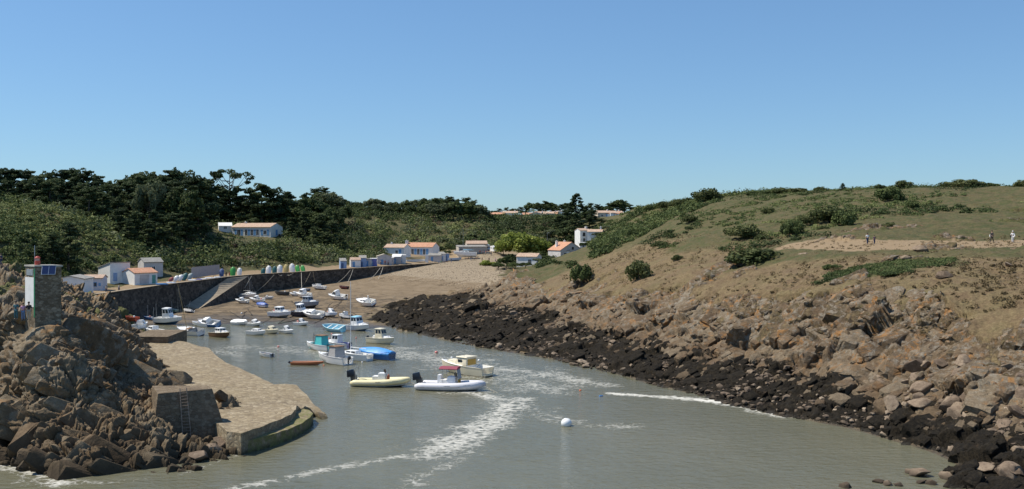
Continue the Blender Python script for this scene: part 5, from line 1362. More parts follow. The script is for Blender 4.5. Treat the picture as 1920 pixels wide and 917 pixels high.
scatter_scrub('valley_scrub', 'green scrub covering the valley sides', P_[half < .55], M_SCRUB, .9, 3.9, 110, .40, 601)
scatter_scrub('grey_scrub', 'grey-green scrub mixed over the valley sides', P_[(half >= .55) & (half < .78)], M_GREY, .8, 3.4, 110, .38, 602)
scatter_scrub('dark_scrub', 'dark evergreen scrub in clumps over the valley sides', P_[(half >= .78) & (half < .91)], M_OAK, 1.6, 5.0, 130, .42, 603)
scatter_scrub('dry_scrub', 'brown leafless scrub among the green', P_[half >= .91], M_RUST, 1.2, 2.4, 100, .36, 604)
P_ = scrub_points(1500, 511, -.56, -.36, 212, 278, lambda x, D, z: (x < -80) & (z > 8.5) & (fbm(x * .06, D * .06, octv=3, seed=12) > -.42))
scatter_scrub('spur_scrub', 'low dark scrub on the grassy spur', P_, M_SCRUB, .5, 1.5, 90, .28, 605)
# green cover on the flank right of the cottages and low heath over the right-hand hill
def in_flank(x, D, z): return (z > 7.4) & (x > 4) & (x < 80) & (D > 225 + np.maximum(0, 40 - x)) & (D < 470) & (fbm(x * .035, D * .03, octv=3, seed=13) + np.clip((D - 300) / 140, -.4, .6) > -.10)
scatter_scrub('flank_scrub', 'green bracken and scrub on the flank of the right-hand hill', scrub_points(4200, 521, .02, .27, 225, 470, in_flank), M_SCRUB, .45, 1.7, 80, .28, 606)
def in_heath(x, D, z): return (z > 18.6) & (x > 20) & (D > 168) & (fbm(x * .05, D * .05, octv=4, seed=14) > -.08)
scatter_scrub('hill_heath', 'low heath and bracken on the upper right-hand hill', scrub_points(6500, 531, .10, .62, 165, 330, in_heath), M_SCRUB, .16, .5, 46, .17, 607, 2.2)
def in_hscrub(x, D, z): return (z > 16) & (x > 14) & (D > 175) & (fbm(x * .045, D * .045, octv=3, seed=15) > .12)
scatter_scrub('hill_scrub', 'low dark gorse in ragged clumps on the upper right-hand hill', scrub_points(1700, 535, .08, .62, 172, 300, in_hscrub), M_OAK, .4, 1.15, 110, .17, 609, 1.6)
def in_patch(x, D, z): return np.hypot((x - 51) * .75, (D - 132) * 1.25) + fbm(x * .3, D * .3, octv=3, seed=16) * 3 < 6.2
scatter_scrub('bank_gorse', 'dense low green gorse patch on the bank below the path', scrub_points(9000, 537, .25, .52, 120, 145, in_patch), M_OAK, .12, .34, 60, .11, 610, 1.9)
# dry grass tufts on the dry bank and above the cliff
def in_dry(x, D, z): return (z > 8.0) & (x > 12) & (D < 250) & (z < 19)
M_DRY = make_leaf_mat('dry_grass_blades', (.10, .075, .038), (.22, .165, .088), (.38, .30, .17), .3)
P_ = scrub_points(5200, 541, .03, .60, 105, 245, in_dry); P_[:, 4] = np.clip(P_[:, 4], .1, .9)
scatter_scrub('dry_grass', 'dry tufted grass above the rocks', P_, M_DRY, .12, .42, 26, .11, 608, 1.3)
# ------------------------------------------------------------------ boats
WHT = paint('white_gelcoat', (.87, .87, .86), .3, .06, 0, 1.2)
WHT2 = paint('aged_white_gelcoat', (.78, .77, .73), .4, .12, 0, 1.6)
CREAM = paint('cream_gelcoat', (.76, .69, .52), .4, .08, 0, 1.2)
YEL = paint('pale_yellow_tube', (.78, .70, .42), .5, .06, 0, 1.0)
LBLUE = paint('light_blue_hull', (.33, .62, .76), .4, .1)
TURQ = paint('turquoise_paint', (.10, .58, .60), .45, .12)
NAVY = paint('navy_hull', (.022, .035, .075), .35)
BLUEH = paint('blue_hull', (.05, .17, .42), .4)
TARPB = paint('bright_blue_tarpaulin', (.06, .30, .72), .45, .25, 0, 2.5)
REDB = paint('red_hull', (.42, .085, .045), .5, .2)
ORNG = paint('orange_hull', (.56, .20, .09), .5, .15)
GREYB = paint('grey_blue_hull', (.25, .29, .35), .45, .15)
DGREY = paint('dark_grey_hull', (.085, .085, .08), .6)
GREENB = paint('bright_green_hull', (.05, .34, .07), .45, .2)
DTEAL = paint('dark_teal_hull', (.025, .13, .13), .5, .2)
BRWN = paint('brown_antifoul', (.21, .115, .055), .8, .25)
AFBLUE = paint('blue_antifoul', (.06, .13, .22), .8, .25)
AFRED = paint('dark_red_antifoul', (.13, .035, .03), .8, .25)
AFDK = paint('black_antifoul', (.03, .032, .033), .8, .25)
AFGREY = paint('fouled_grey_bottom', (.23, .23, .20), .85, .25)
ENG = paint('outboard_cowl', (.018, .024, .035), .3)
DECKG = paint('grey_deck', (.36, .37, .37), .7, .15)
TEAK = paint('brown_wood', (.24, .13, .06), .6, .25)
PURP = paint('purple_cover', (.30, .30, .55), .7, .2)
BURG = paint('burgundy_canvas', (.27, .055, .085), .8, .2)
OCHRE = paint('ochre_canvas', (.50, .31, .07), .75, .15)
ORB = paint('orange_plastic', (.72, .16, .06), .45)
PINK = paint('pink_plastic', (.70, .25, .22), .45)
ROPE = paint('pale_rope', (.50, .46, .38), .95, .2)
CHAIN = paint('dark_mooring_line', (.035, .030, .024), .95, .3)

def stations(L, B, D, fine=2.3, n=14, rake=.10):
    out = []
    for i in range(n + 1):
        s = i / n
        b = B / 2 * (1 - max(0, (s - .42) / .58) ** fine) * (.86 + .14 * min(1, s / .35)) + .02
        zs = D * (1 + .22 * s ** 2); zc = D * (.34 + .42 * max(0, s - .35) ** 1.6 * 1.6); zk = D * .95 * max(0, (s - .72) / .28) ** 2.2
        bc = b * (.84 - .35 * max(0, s - .5))
        xs = (s - .5) * L + rake * L * s ** 3 * .6; xc = (s - .5) * L + rake * L * s ** 3 * .3; xk = (s - .5) * L
        out.append((s, b, zs, bc, min(zc, zs * .9), min(zk, zs * .85), xs, xc, xk))
    return out
def hull_obj(r, st, top, bottom, name='hull'):
    V = []; F = []; M = []
    for (s, b, zs, bc, zc, zk, xs, xc, xk) in st:
        zm = zc + (zs - zc) * .45; bm_ = bc + (b - bc) * .62
        V += [(xs, b, zs), (xc * .4 + xs * .6, bm_, zm), (xc, bc, zc), (xk, 0, zk), (xc, -bc, zc), (xc * .4 + xs * .6, -bm_, zm), (xs, -b, zs)]
    for i in range(len(st) - 1):
        for k in range(6):
            a = i * 7 + k; F.append((a, a + 1, a + 8, a + 7)); M.append(1 if k in (2, 3) else 0)
    F.append((0, 6, 5, 1)); M.append(0); F.append((1, 5, 4, 2)); M.append(0); F.append((2, 4, 3)); M.append(1)
    e = (len(st) - 1) * 7
    F.append((e, e + 1, e + 5, e + 6)); M.append(0); F.append((e + 1, e + 2, e + 4, e + 5)); M.append(0); F.append((e + 2, e + 3, e + 4)); M.append(1)
    mb = MB(); mb.add(V, F); mb.m = M
    return mb.build(name, [top, bottom], r, smooth=35)
def inner_obj(r, st, s0, s1, floor, mat, name='cockpit'):
    sel = [q for q in st if s0 - 1e-6 <= q[0] <= s1 + 1e-6]
    V = []; F = []
    for (s, b, zs, bc, zc, zk, xs, xc, xk) in sel:
        w = max(.03, b - .09); zf = max(floor, zk + .06); wf = max(.02, min(bc, w) * .86)
        V += [(xs, b - .004, zs + .003), (xs, w, zs + .006), (xc, wf, zf), (xc, -wf, zf), (xs, -w, zs + .006), (xs, -(b - .004), zs + .003)]
    for i in range(len(sel) - 1):
        for k in range(5):
            a = i * 6 + k; F.append((a, a + 1, a + 7, a + 6))
    F.append((1, 2, 3, 4)); e = (len(sel) - 1) * 6; F.append((e + 1, e + 4, e + 3, e + 2))
    return MB().add(V, F).build(name, mat, r, smooth=30)
def deck_obj(r, st, s0, s1, mat, camber=.07, name='deck'):
    sel = [q for q in st if s0 - 1e-6 <= q[0] <= s1 + 1e-6]
    V = []; F = []
    for (s, b, zs, bc, zc, zk, xs, xc, xk) in sel: V += [(xs, b, zs + .004), (xs, 0, zs + camber), (xs, -b, zs + .004)]
    for i in range(len(sel) - 1):
        for k in range(2):
            a = i * 3 + k; F.append((a, a + 1, a + 4, a + 3))
    z = sel[0][2]; F.append((0, 1, 2))
    return MB().add(V, F).build(name, mat, r, smooth=30)
def at_s(st, s):
    i = min(len(st) - 2, int(s * (len(st) - 1))); t = s * (len(st) - 1) - i
    return [a + (b - a) * t for a, b in zip(st[i], st[i + 1])]
def strake(r, st, mat, rad=.035):
    pts = [(q[6], q[1] + .01, q[2]) for q in st] + [(q[6], -q[1] - .01, q[2]) for q in reversed(st)]
    return MB().tube(pts, rad, 6).build('gunwale', mat, r, smooth=True)
def outboard(r, x, z, sc=1.0, tilt=0.0, mat=ENG, y=0):
    Rm = Matrix.Rotation(R(-tilt), 3, 'Y')
    def tp(p): return Vector((x, y, z)) + Rm @ (Vector(p) * sc)
    mb = MB(); mb.box((0, 0, 0), (.48, .32, .40), None, 0, .78)
    mb.v = [tuple(tp(Vector(p) + Vector((-.24, 0, .34)))) for p in mb.v]
    o = mb.build('outboard', mat, r, smooth=40, bevel=.06 * sc)
    mb = MB(); mb.box((-.2, 0, -.2), (.2, .13, .7)); mb.box((-.24, 0, -.5), (.34, .03, .03)); mb.box((-.24, 0, -.62), (.36, .10, .12)); mb.box((-.05, 0, .05), (.16, .22, .26))
    mb.v = [tuple(tp(p)) for p in mb.v]; mb.build('leg', paint('outboard_leg', (.06, .065, .07), .45), o)
    return o
def rail(r, st, s0, s1, h=.42, stern=False):
    mb = MB(); sel = [q for q in st if s0 <= q[0] <= s1]
    for sy in (1, -1):
        mb.tube([(q[6] * .99, sy * max(.02, q[1] * .88), q[2] + h) for q in sel], .018, 5)
        for q in sel[::2]: mb.tube([(q[6] * .99, sy * max(.02, q[1] * .9), q[2]), (q[6] * .99, sy * max(.02, q[1] * .88), q[2] + h)], .015, 5)
    q = sel[-1]; mb.tube([(q[6] * .99, max(.02, q[1] * .88), q[2] + h), (q[6] * .99, -max(.02, q[1] * .88), q[2] + h)], .018, 5)
    return mb.build('rail', paint('stainless_rail', (.6, .6, .6), .25, .05, .8), r)
def loft(secs, mat, name, r, smooth=30, caps=True):
    """secs: list of rings with equal point counts"""
    V = []; F = []; n = len(secs[0])
    for s in secs: V += list(s)
    for i in range(len(secs) - 1):
        for k in range(n): F.append((i * n + k, i * n + (k + 1) % n, (i + 1) * n + (k + 1) % n, (i + 1) * n + k))
    if caps: F.append(tuple(range(n - 1, -1, -1))); F.append(tuple(range((len(secs) - 1) * n, len(secs) * n)))
    return MB().add(V, F).build(name, mat, r, smooth=smooth)
def cabin(r, st, s0, s1, h, wk, mat, glass=True, roof=None, name='cabin', front=.55, back=.06, winh=(.42, .82)):
    """trunk or wheelhouse between stations s0 (aft) and s1 (forward)"""
    a, b = at_s(st, s0), at_s(st, s1)
    z0, z1 = a[2] - .05, b[2] - .03; w0, w1 = a[1] * wk, min(a[1] * wk, b[1] * .82); zt = max(z0, z1) + h
    x0, x1 = a[6], b[6]; fr = front * h; bk = back * h
    ring0 = [(x0, w0, z0), (x1, w1, z1), (x1, -w1, z1), (x0, -w0, z0)]
    ring1 = [(x0 + bk, w0 * .86, zt), (x1 - fr, w1 * .84, zt - .02), (x1 - fr, -w1 * .84, zt - .02), (x0 + bk, -w0 * .86, zt)]
    mb = MB(); mb.add(ring0 + ring1, [(3, 2, 1, 0), (4, 5, 6, 7), (0, 1, 5, 4), (1, 2, 6, 5), (2, 3, 7, 6), (3, 0, 4, 7)])
    o = mb.build(name, mat, r, smooth=30, bevel=.05)
    if glass:
        def quad(p, q, lo, hi, a0, a1, n_):
            P0, P1 = Vector(ring0[p]), Vector(ring0[q]); T0, T1 = Vector(ring1[p]), Vector(ring1[q])
            def pt(t, k): return (P0.lerp(P1, t)).lerp(T0.lerp(T1, t), k)
            c = [pt(a0, lo), pt(a1, lo), pt(a1, hi), pt(a0, hi)]
            nn = (c[1] - c[0]).cross(c[3] - c[0]).normalized()
            cen = Vector(((x0 + x1) / 2, 0, (z0 + zt) / 2))
            if nn.dot(c[0] - cen) < 0: nn = -nn
            m_ = MB(); m_.add([p_ + nn * .012 for p_ in c] + [p_ - nn * .02 for p_ in c], [(0, 1, 2, 3), (7, 6, 5, 4), (0, 4, 5, 1), (1, 5, 6, 2), (2, 6, 7, 3), (3, 7, 4, 0)])
            m_.build(n_, M_GLASS, o)
        lo, hi = winh
        k = 2 if h > .8 else 1
        for i in range(2 if x1 - x0 > 1.1 else 1):
            n2 = 2 if x1 - x0 > 1.1 else 1
            quad(0, 1, lo, hi, .08 + i * .9 / n2, .06 + (i + .86) * .9 / n2, 'side_window'); quad(3, 2, lo, hi, .08 + i * .9 / n2, .06 + (i + .86) * .9 / n2, 'side_window')
        for i in range(2): quad(1, 2, lo, hi, .06 + i * .47, .47 + i * .47, 'windscreen')
    if roof:
        q = [Vector(p) for p in ring1]; c = sum(q, Vector()) / 4
        m_ = MB(); P = [c + (p - c) * 1.14 for p in q]
        m_.add([p + Vector((0, 0, .015)) for p in P] + [c + (p - c) * .94 + Vector((0, 0, .10)) for p in P], [(3, 2, 1, 0), (4, 5, 6, 7), (0, 1, 5, 4), (1, 2, 6, 5), (2, 3, 7, 6), (3, 0, 4, 7)])
        m_.build('cabin_roof', roof, o)
    return o, zt
BOATN = {'open': 'rowing_boat', 'cuddy': 'motor_boat', 'wheel': 'fishing_boat', 'sail': 'sailing_boat', 'tarp': 'covered_boat', 'console': 'motor_boat', 'yawl': 'sailing_boat', 'cruiser': 'cabin_cruiser'}
BOATC = {'open': 'rowing boat', 'cuddy': 'motor boat', 'wheel': 'fishing boat', 'sail': 'sailing boat', 'tarp': 'boat', 'console': 'motor boat', 'yawl': 'sailing boat', 'cruiser': 'motor boat'}
def boat(u, v, lenpx, kind, hdg, heel, hull, bottom, label, **k):
    p = k.get('at') or hit(u, v)
    D = p.y
    hd = R(hdg)
    L = k.get('L') or min(9.0, max(2.6, lenpx * D / FPX / math.sqrt(math.cos(hd) ** 2 + .16 * math.sin(hd) ** 2)))
    B = L * k.get('beam', .40 if L < 5 else .36); Dp = k.get('depth', .205) * L + .16
    afloat = p.z < .03
    r = empty(BOATN[kind], (p.x, p.y, (-.30 * Dp if afloat else p.z - .04) + abs(math.sin(R(heel))) * B * .20), hd, label, BOATC[kind], 'boats moored in the cove')
    r.rotation_euler = (R(heel) * (1 if math.cos(hd) > 0 else -1), R(k.get('pitch', 0)), hd)
    st = stations(L, B, Dp, k.get('fine', 2.3))
    hull_obj(r, st, hull, bottom)
    ins = k.get('inside', WHT2)
    strake(r, st, k.get('rub', hull), .03)
    if kind == 'open':
        inner_obj(r, st, 0, 1, Dp * .35, ins)
        for s in (.12, .42, .68):
            q = at_s(st, s); MB().box((q[6], 0, q[2] - .14), (.26, max(.2, 2 * q[1] - .16), .035)).build('thwart', k.get('bench', TEAK), r)
    elif kind == 'cuddy':
        inner_obj(r, st, 0, .5, Dp * .40, ins); deck_obj(r, st, .5, 1, k.get('deck', WHT))
        cabin(r, st, .44, .80, k.get('cab', .50) * 1.45, .80, k.get('cabm', WHT), True, None, 'cabin', 1.2, 0, (.25, .75))
        MB().box((at_s(st, .25)[6], 0, Dp * .62), (.5, B * .5, .35)).build('seat', WHT2, r)
        if L > 4.2: rail(r, st, .62, 1.0, .32)
    elif kind == 'wheel':
        inner_obj(r, st, 0, .5, Dp * .40, ins); deck_obj(r, st, .5, 1, k.get('deck', WHT))
        cabin(r, st, .36, .66, k.get('cab', 1.15) * 1.35, .74, k.get('cabm', WHT), True, k.get('roof', k.get('cabm', WHT)), 'wheelhouse', .28, .02, (.52, .9))
        cabin(r, st, .62, .84, .32, .62, WHT, False, None, 'forward_trunk', 1.0, 0)
        if L > 4.2: rail(r, st, .66, 1.0, .36)
    elif kind in ('sail', 'yawl'):
        deck_obj(r, st, .36, 1, k.get('deck', WHT)); inner_obj(r, st, 0, .36, Dp * .55, ins)
        if kind == 'sail': cabin(r, st, .36, .72, .38, .62, k.get('cabm', WHT), True, None, 'cabin', 1.1, .1, (.3, .75))
        else:
            MB().box((at_s(st, .5)[6], 0, Dp * 1.12), (.9, B * .45, .22)).build('hatch', TEAK, r)
            MB().tube([(at_s(st, .97)[6], 0, Dp * 1.2), (at_s(st, .97)[6] + L * .26, 0, Dp * 1.42)], [.06, .035], 6).build('bowsprit', TEAK, r)
        hm = k.get('mast', L * 1.15); xm = at_s(st, .60)[6]
        if hm > 0:
            m_ = MB().tube([(xm, 0, Dp), (xm, 0, Dp + hm)], [.06, .035], 8).build('mast', k.get('mastm', M_METAL), r)
            MB().tube([(xm, 0, Dp + .95), (xm - L * .5, 0, Dp + .85)], .05, 6).build('boom', k.get('mastm', M_METAL), m_)
            if k.get('furl'): MB().tube([(xm - .1, 0, Dp + 1.05), (xm - L * .25, 0, Dp + 1.02), (xm - L * .49, 0, Dp + .95)], [.15, .17, .09], 8).build('furled_sail', k['furl'], m_, smooth=True)
            for sy in (-1, 1): MB().tube([(xm - .1, sy * at_s(st, .55)[1], Dp), (xm, 0, Dp + hm * .95)], .012, 4).build('shroud', M_METAL, m_)
            MB().tube([(at_s(st, .99)[6], 0, Dp * 1.2), (xm, 0, Dp + hm * .95)], .012, 4).build('forestay', M_METAL, m_)
        rail(r, st, .70, 1.0, .36)
    elif kind == 'tarp':
        inner_obj(r, st, 0, 1, Dp * .4, ins)
        secs = []
        for q in st:
            s, b, zs, x = q[0], q[1], q[2], q[6]; hh = .18 + k.get('tent', .55) * math.sin(math.pi * min(1, max(.02, s * .96 + .04))) ** .7 * (1.15 - .4 * s)
            secs.append([(x, b + .05, zs - .16), (x, b + .04, zs + .03), (x, b * .5, zs + hh * .72 + .05 * math.sin(s * 21)), (x, 0, zs + hh), (x, -b * .5, zs + hh * .72 + .05 * math.cos(s * 19)), (x, -b - .04, zs + .03), (x, -b - .05, zs - .16)])
        loft(secs, k.get('tarpm', TARPB), 'cover', r, smooth=25)
    elif kind == 'console':
        inner_obj(r, st, 0, .86, Dp * .42, ins); deck_obj(r, st, .78, 1, WHT)
        MB().box((at_s(st, .48)[6], 0, Dp * .85), (.7, B * .36, .9), None, 0, .8).build('console', WHT, r, bevel=.05)
        if k.get('shelter'):
            x0 = at_s(st, .40)[6]; b0 = at_s(st, .4)[1] * .8
            MB().add([(x0 - .9, b0, Dp * .95), (x0 + 1.0, b0 * .95, Dp), (x0 + .75, b0 * .8, Dp + 1.5), (x0 - .75, b0 * .85, Dp + 1.5), (x0 - .9, -b0, Dp * .95), (x0 + 1.0, -b0 * .95, Dp), (x0 + .75, -b0 * .8, Dp + 1.5), (x0 - .75, -b0 * .85, Dp + 1.5)],
                     [(0, 1, 2, 3), (7, 6, 5, 4), (3, 2, 6, 7), (1, 5, 6, 2), (0, 3, 7, 4), (0, 4, 5, 1)]).build('shelter', k['shelter'], r, bevel=.04)
            MB().box((x0, 0, Dp + 1.55), (1.9, b0 * 1.9, .05)).build('shelter_roof', TEAK, r)
            MB().tube([(x0 + 1.0, b0, Dp), (x0 + .95, b0, Dp + 1.9)], .05, 6).build('post', NAVY, r)
        rail(r, st, .8, 1.0, .3)
    elif kind == 'cruiser':
        inner_obj(r, st, 0, .40, Dp * .5, ins); deck_obj(r, st, .40, 1, WHT, .12)
        co, zt_ = cabin(r, st, .36, .62, 1.05, .80, k.get('cabm', CREAM), False, k.get('cabm', CREAM), 'hardtop', .35, .0)
        cabin(r, st, .60, .86, .42, .66, CREAM, False, None, 'forward_trunk', 1.2, 0)
        a_ = at_s(st, .36)
        MB().box((a_[6] - .03, 0, a_[2] + .48), (.05, a_[1] * 1.08, .78)).build('canvas_screen', OCHRE, co)
        for sy in (-1, 1): MB().box((at_s(st, .5)[6], sy * at_s(st, .45)[1] * .735, a_[2] + .62), (.75, .05, .40), Matrix.Rotation(R(-9 * sy), 3, 'X')).build('side_window', M_GLASS, co)
        for sy in (-1, 1): MB().tube([(at_s(st, .45)[6], sy * .7, zt_), (at_s(st, .44)[6], sy * .75, zt_ + 1.1)], .02, 5).build('aerial', M_METAL, co)
        MB().box((-L / 2 - .22, 0, Dp * .42), (.5, B * .74, .06)).build('swim_platform', CREAM, r)
        rail(r, st, .62, 1.0, .4)
    if k.get('eng'): outboard(r, -L / 2 - .02, Dp * .9, k['eng'], k.get('tilt', 20), k.get('engm', ENG))
    if k.get('pole'):
        q = at_s(st, k.get('pole_s', .55)); MB().tube([(q[6], 0, Dp * .4), (q[6], 0, Dp * .4 + k['pole'])], .035, 6).build('pole', k.get('polem', M_METAL), r)
    if k.get('ball'):
        q = at_s(st, .12); MB().ball((q[6], q[1] * .7, q[2] + .16), .2, 10, 8).build('fender', k['ball'], r, smooth=True)
    return r

def rib(u, v, lenpx, hdg, tube, hull, label, bimini=None, wheel=ORB):
    p = hit(u, v); D = p.y; hd = R(hdg)
    L = lenpx * D / FPX / abs(math.cos(hd)); B = L * .37; rt_ = L * .050; zt_ = .46
    r = empty('inflatable_boat', (p.x, p.y, 0), hd, label, 'inflatable boat', 'boats moored in the cove')
    pts = []
    n = 34
    for i in range(n + 1):
        t = i / n * 2 - 1; s = 1 - abs(t)          # s: 0 stern .. 1 bow
        sy = -1 if t < 0 else 1
        b = (B / 2 - rt_) * (1 - max(0, (s - .52) / .48) ** 2.4)
        x = -L / 2 + .1 + (L - .1 - rt_) * (s if s < .9 else .9 + (s - .9) * 1.0)
        pts.append(Vector((x, sy * b, zt_ + .38 * s ** 2.2)))
    rad = [rt_ * (.45 + .55 * min(1, (1 - abs(i / n * 2 - 1)) / .06)) for i in range(n + 1)]
    tb = MB().tube(pts, rad, 12).build('tube', tube, r, smooth=True)
    for sy in (0, 1):
        q = pts[1:13] if sy == 0 else pts[-13:-1]
        MB().tube([c + Vector((0, (-1 if sy == 0 else 1) * rt_ * 1.0, -.02)) for c in q], .035, 5).build('rub_strip', paint('grey_rubber', (.28, .28, .27), .7), tb)
    for i in (8, 13, n - 13, n - 8):                                # lettering on the tube, unreadable at this size
        sy = -1 if i < n / 2 else 1
        m_ = MB()
        for j in range(5):
            c = pts[i].lerp(pts[i + 1 if i < n / 2 else i - 1], j * .33); m_.box(c + Vector((0, sy * rt_ * .965, rt_ * .28)), (.09, .03, .09 if j % 2 else .06))
        m_.build('mark', paint('faded_tube_print', (.22, .20, .16), .7), tb)
    st = stations(L * .94, B * .80, .70, 2.3, 14, .12)
    h = hull_obj(r, st, hull, AFDK, 'hull'); h.location = (-.02 * L, 0, -.22)
    MB().add([(q[6] - .02 * L, q[1] * .92, .30 + .2 * q[0] ** 2) for q in st[:13]] + [(q[6] - .02 * L, -q[1] * .92, .30 + .2 * q[0] ** 2) for q in reversed(st[:13])], [tuple(range(26))]).build('floor', DECKG, r)
    MB().box((-L * .42, 0, .55), (.12, B * .55, .5)).build('transom', hull, r)
    outboard(r, -L * .43, .92, 2.25, 12)
    n0 = set(S.objects)
    # console with a screen, seat, stowed ring, a roll bar aft
    co = MB().box((L * .02, 0, .82), (L * .14, B * .42, 1.0), None, 0, .82).build('console', WHT, r, bevel=.05)
    MB().box((L * .062, 0, 1.48), (.05, B * .26, .34), Matrix.Rotation(R(-25), 3, 'Y')).build('windscreen', M_GLASS, co)
    MB().box((-L * .09, 0, .68), (L * .11, B * .42, .72), None, 0, .85).build('seat', WHT2, r, bevel=.05)
    ring = [(L * .115 + .05 * math.sin(a * 1.0), math.cos(a) * .36, .80 + math.sin(a) * .30) for a in np.linspace(0, 2 * math.pi, 18)]
    MB().tube(ring, .11, 8).build('ring', wheel, r, smooth=True)
    mb = MB()
    for sy in (-1, 1): mb.tube([(-L * .40, sy * B * .30, .5), (-L * .42, sy * B * .27, 1.75)], .035, 6)
    mb.tube([(-L * .42, -B * .27, 1.75), (-L * .42, B * .27, 1.75)], .035, 6); mb.tube([(-L * .42, 0, 1.75), (-L * .42, 0, 2.15)], .02, 5)
    if not bimini: mb.build('roll_bar', M_METAL, r)
    mb = MB().tube([(L * .10, B * .16, .9), (L * .11, B * .16, 2.0)], .02, 5); mb.build('aerial', M_METAL, r)
    if bimini:
        fr_ = MB()
        for sx in (-.10, .085):
            for sy in (-1, 1): fr_.tube([(L * sx, sy * B * .24, .6), (L * sx * .95, sy * B * .23, 2.05)], .028, 6)
        fr_.build('top_frame', M_METAL, r)
        secs = [[(x, B * .28, 2.02), (x, B * .15, 2.16), (x, -B * .15, 2.16), (x, -B * .28, 2.02), (x, -B * .27, 1.96), (x, B * .27, 1.96)] for x in (-L * .15, -L * .02, L * .11)]
        loft(secs, bimini, 'canopy', r)
        MB().box((-L * .17, B * .05, 1.05), (.5, .75, .75), None, 0, .9).build('leaning_post', WHT, r, bevel=.05)
        MB().box((L * .115, 0, 1.55), (.04, B * .42, .9), Matrix.Rotation(R(-14), 3, 'Y')).build('spray_screen', paint('grey_clear_screen', (.30, .36, .42), .25), r)
    for o_ in set(S.objects) - n0:
        if o_.parent == r: o_.scale = (1.0, 1.0, 1.42); o_.location.z = -.18
    for sy, dx in ((.2, 1.8), (-.2, 2.4)):
        MB().tube([(L * .47, sy, .72), (L * .47 + dx * .55, sy * .6 - .5, .2), (L * .47 + dx, sy * .4 - 1.0, -.12)], .03, 5).build('mooring_rope', ROPE, r)
    return r
rib(715, 724, 113, -8, YEL, WHT2, 'pale yellow inflatable boat with a dark outboard', None, paint('rust_red_ring', (.36, .10, .05), .7))
rib(846, 731, 131, -13, paint('pale_grey_tube', (.66, .66, .70), .5, .05), WHT2, 'grey-white inflatable boat with a burgundy sun canopy', BURG, OCHRE)
B_ = boat
B_(873, 701, 72, 'cruiser', 140, 0, CREAM, CREAM, 'cream cabin cruiser with an ochre screen beside the burgundy canopy', L=8.2, depth=.19)
B_(626, 681, 66, 'console', 138, 0, WHT, WHT2, 'white open boat with a grey shelter and brown roof edge', shelter=paint('grey_shelter', (.40, .40, .40), .6), eng=1.0, inside=WHT)
B_(664, 675, 46, 'sail', 150, 0, WHT, WHT2, 'white cabin sailing boat with a very tall thin mast', mast=11.0, L=6.0, mastm=WHT)
B_(706, 673, 50, 'tarp', 150, 0, BLUEH, WHT, 'boat wrapped in a bright blue tarpaulin', L=6.0, tent=.6, fine=3.2)
B_(499, 669, 28, 'open', 146, 0, WHT, WHT2, 'small white dinghy alone on the water above the slipway', inside=GREYB, eng=.5)
B_(575, 684, 58, 'open', -6, 0, ORNG, ORNG, 'flat orange rowing boat with a raised black outboard', eng=.75, tilt=55, inside=paint('orange_inside', (.60, .30, .18), .6), beam=.30, depth=.09)
B_(599, 656, 30, 'console', 142, 0, WHT, WHT2, 'white boat with a turquoise painted inside and cover', inside=TURQ, L=5.6, shelter=TURQ)
B_(632, 652, 36, 'wheel', 150, 0, WHT, WHT2, 'white wheelhouse boat with a violet cover on its side', L=5.2, cab=.9, inside=PURP, eng=.9)
B_(714, 644, 39, 'wheel', -35, 0, CREAM, CREAM, 'cream fishing boat with a boxy wheelhouse and dark outboard', L=5.6, eng=.9, ball=WHT, cabm=CREAM)
B_(670, 619, 38, 'wheel', -40, 4, WHT, AFBLUE, 'large white wheelhouse boat with a light blue roof and bottom', L=6.2, roof=LBLUE, beam=.40)
B_(628, 621, 34, 'open', 142, 22, LBLUE, LBLUE, 'light blue open boat leaning over at the water edge', inside=paint('pale_blue_inside', (.45, .70, .80), .5), L=5.4, bench=WHT2)
B_(647, 598, 25, 'cuddy', 142, -8, WHT, AFDK, 'white boat with a dark stripe right of the pink buoy', rub=NAVY, pole=1.2, eng=.7)
B_(619, 595, 27, 'cuddy', -40, -8, WHT, AFGREY, 'white boat with a long white cabin and pink buoy at its stern', cab=.65, ball=PINK)
B_(590, 597, 27, 'cuddy', 147.6, 24, WHT, AFDK, 'white decked boat heeled over showing a dark hull', cab=.3, L=5.6)
B_(566, 594, 28, 'wheel', -31, 10, NAVY, AFDK, 'dark blue hulled boat with a white wheelhouse', L=5.4, deck=WHT)
B_(577, 578, 40, 'wheel', -34, 0, GREYB, AFDK, 'biggest grey-blue cabin boat resting on the mud', L=6.8, deck=GREYB, cabm=GREYB, roof=paint('grey_cabin_roof', (.42, .46, .50), .5), cab=.9, ball=WHT)
B_(570, 559, 24, 'wheel', 142, 12, WHT, WHT2, 'white boat tucked directly behind the grey-blue cabin boat', L=5.4, cab=.8)
B_(553, 555, 18, 'cuddy', 158, 10, WHT, AFDK, 'low white speedboat left of the boat behind the grey-blue one', cab=.3)
B_(572, 546, 18, 'open', 155, 0, GREYB, DGREY, 'grey inflatable tender at the foot of the wall', inside=GREYB)
B_(528, 554, 27, 'open', 152, 0, DGREY, DGREY, 'dark grey open boat lying below the wall', inside=DGREY, ball=WHT)
B_(505, 561, 17, 'open', -28, 5, WHT, WHT2, 'small white boat with a round white fender', ball=WHT, eng=.6)
B_(483, 567, 28, 'cuddy', 162, 12, WHT, AFGREY, 'white boat with a small cabin among the cluster under the wall', ball=ORB)
B_(468, 560, 22, 'sail', -37, 8, WHT, WHT2, 'white domed sailing boat at the top of the cluster', mast=5.2, L=5.6)
B_(455, 569, 25, 'cuddy', 158, 14, WHT2, AFGREY, 'grey-white boat at the left end of the cluster', cab=.4)
B_(447, 559, 18, 'open', 155.6, 0, WHT2, AFGREY, 'faded boat behind the left end of the cluster', inside=DECKG)
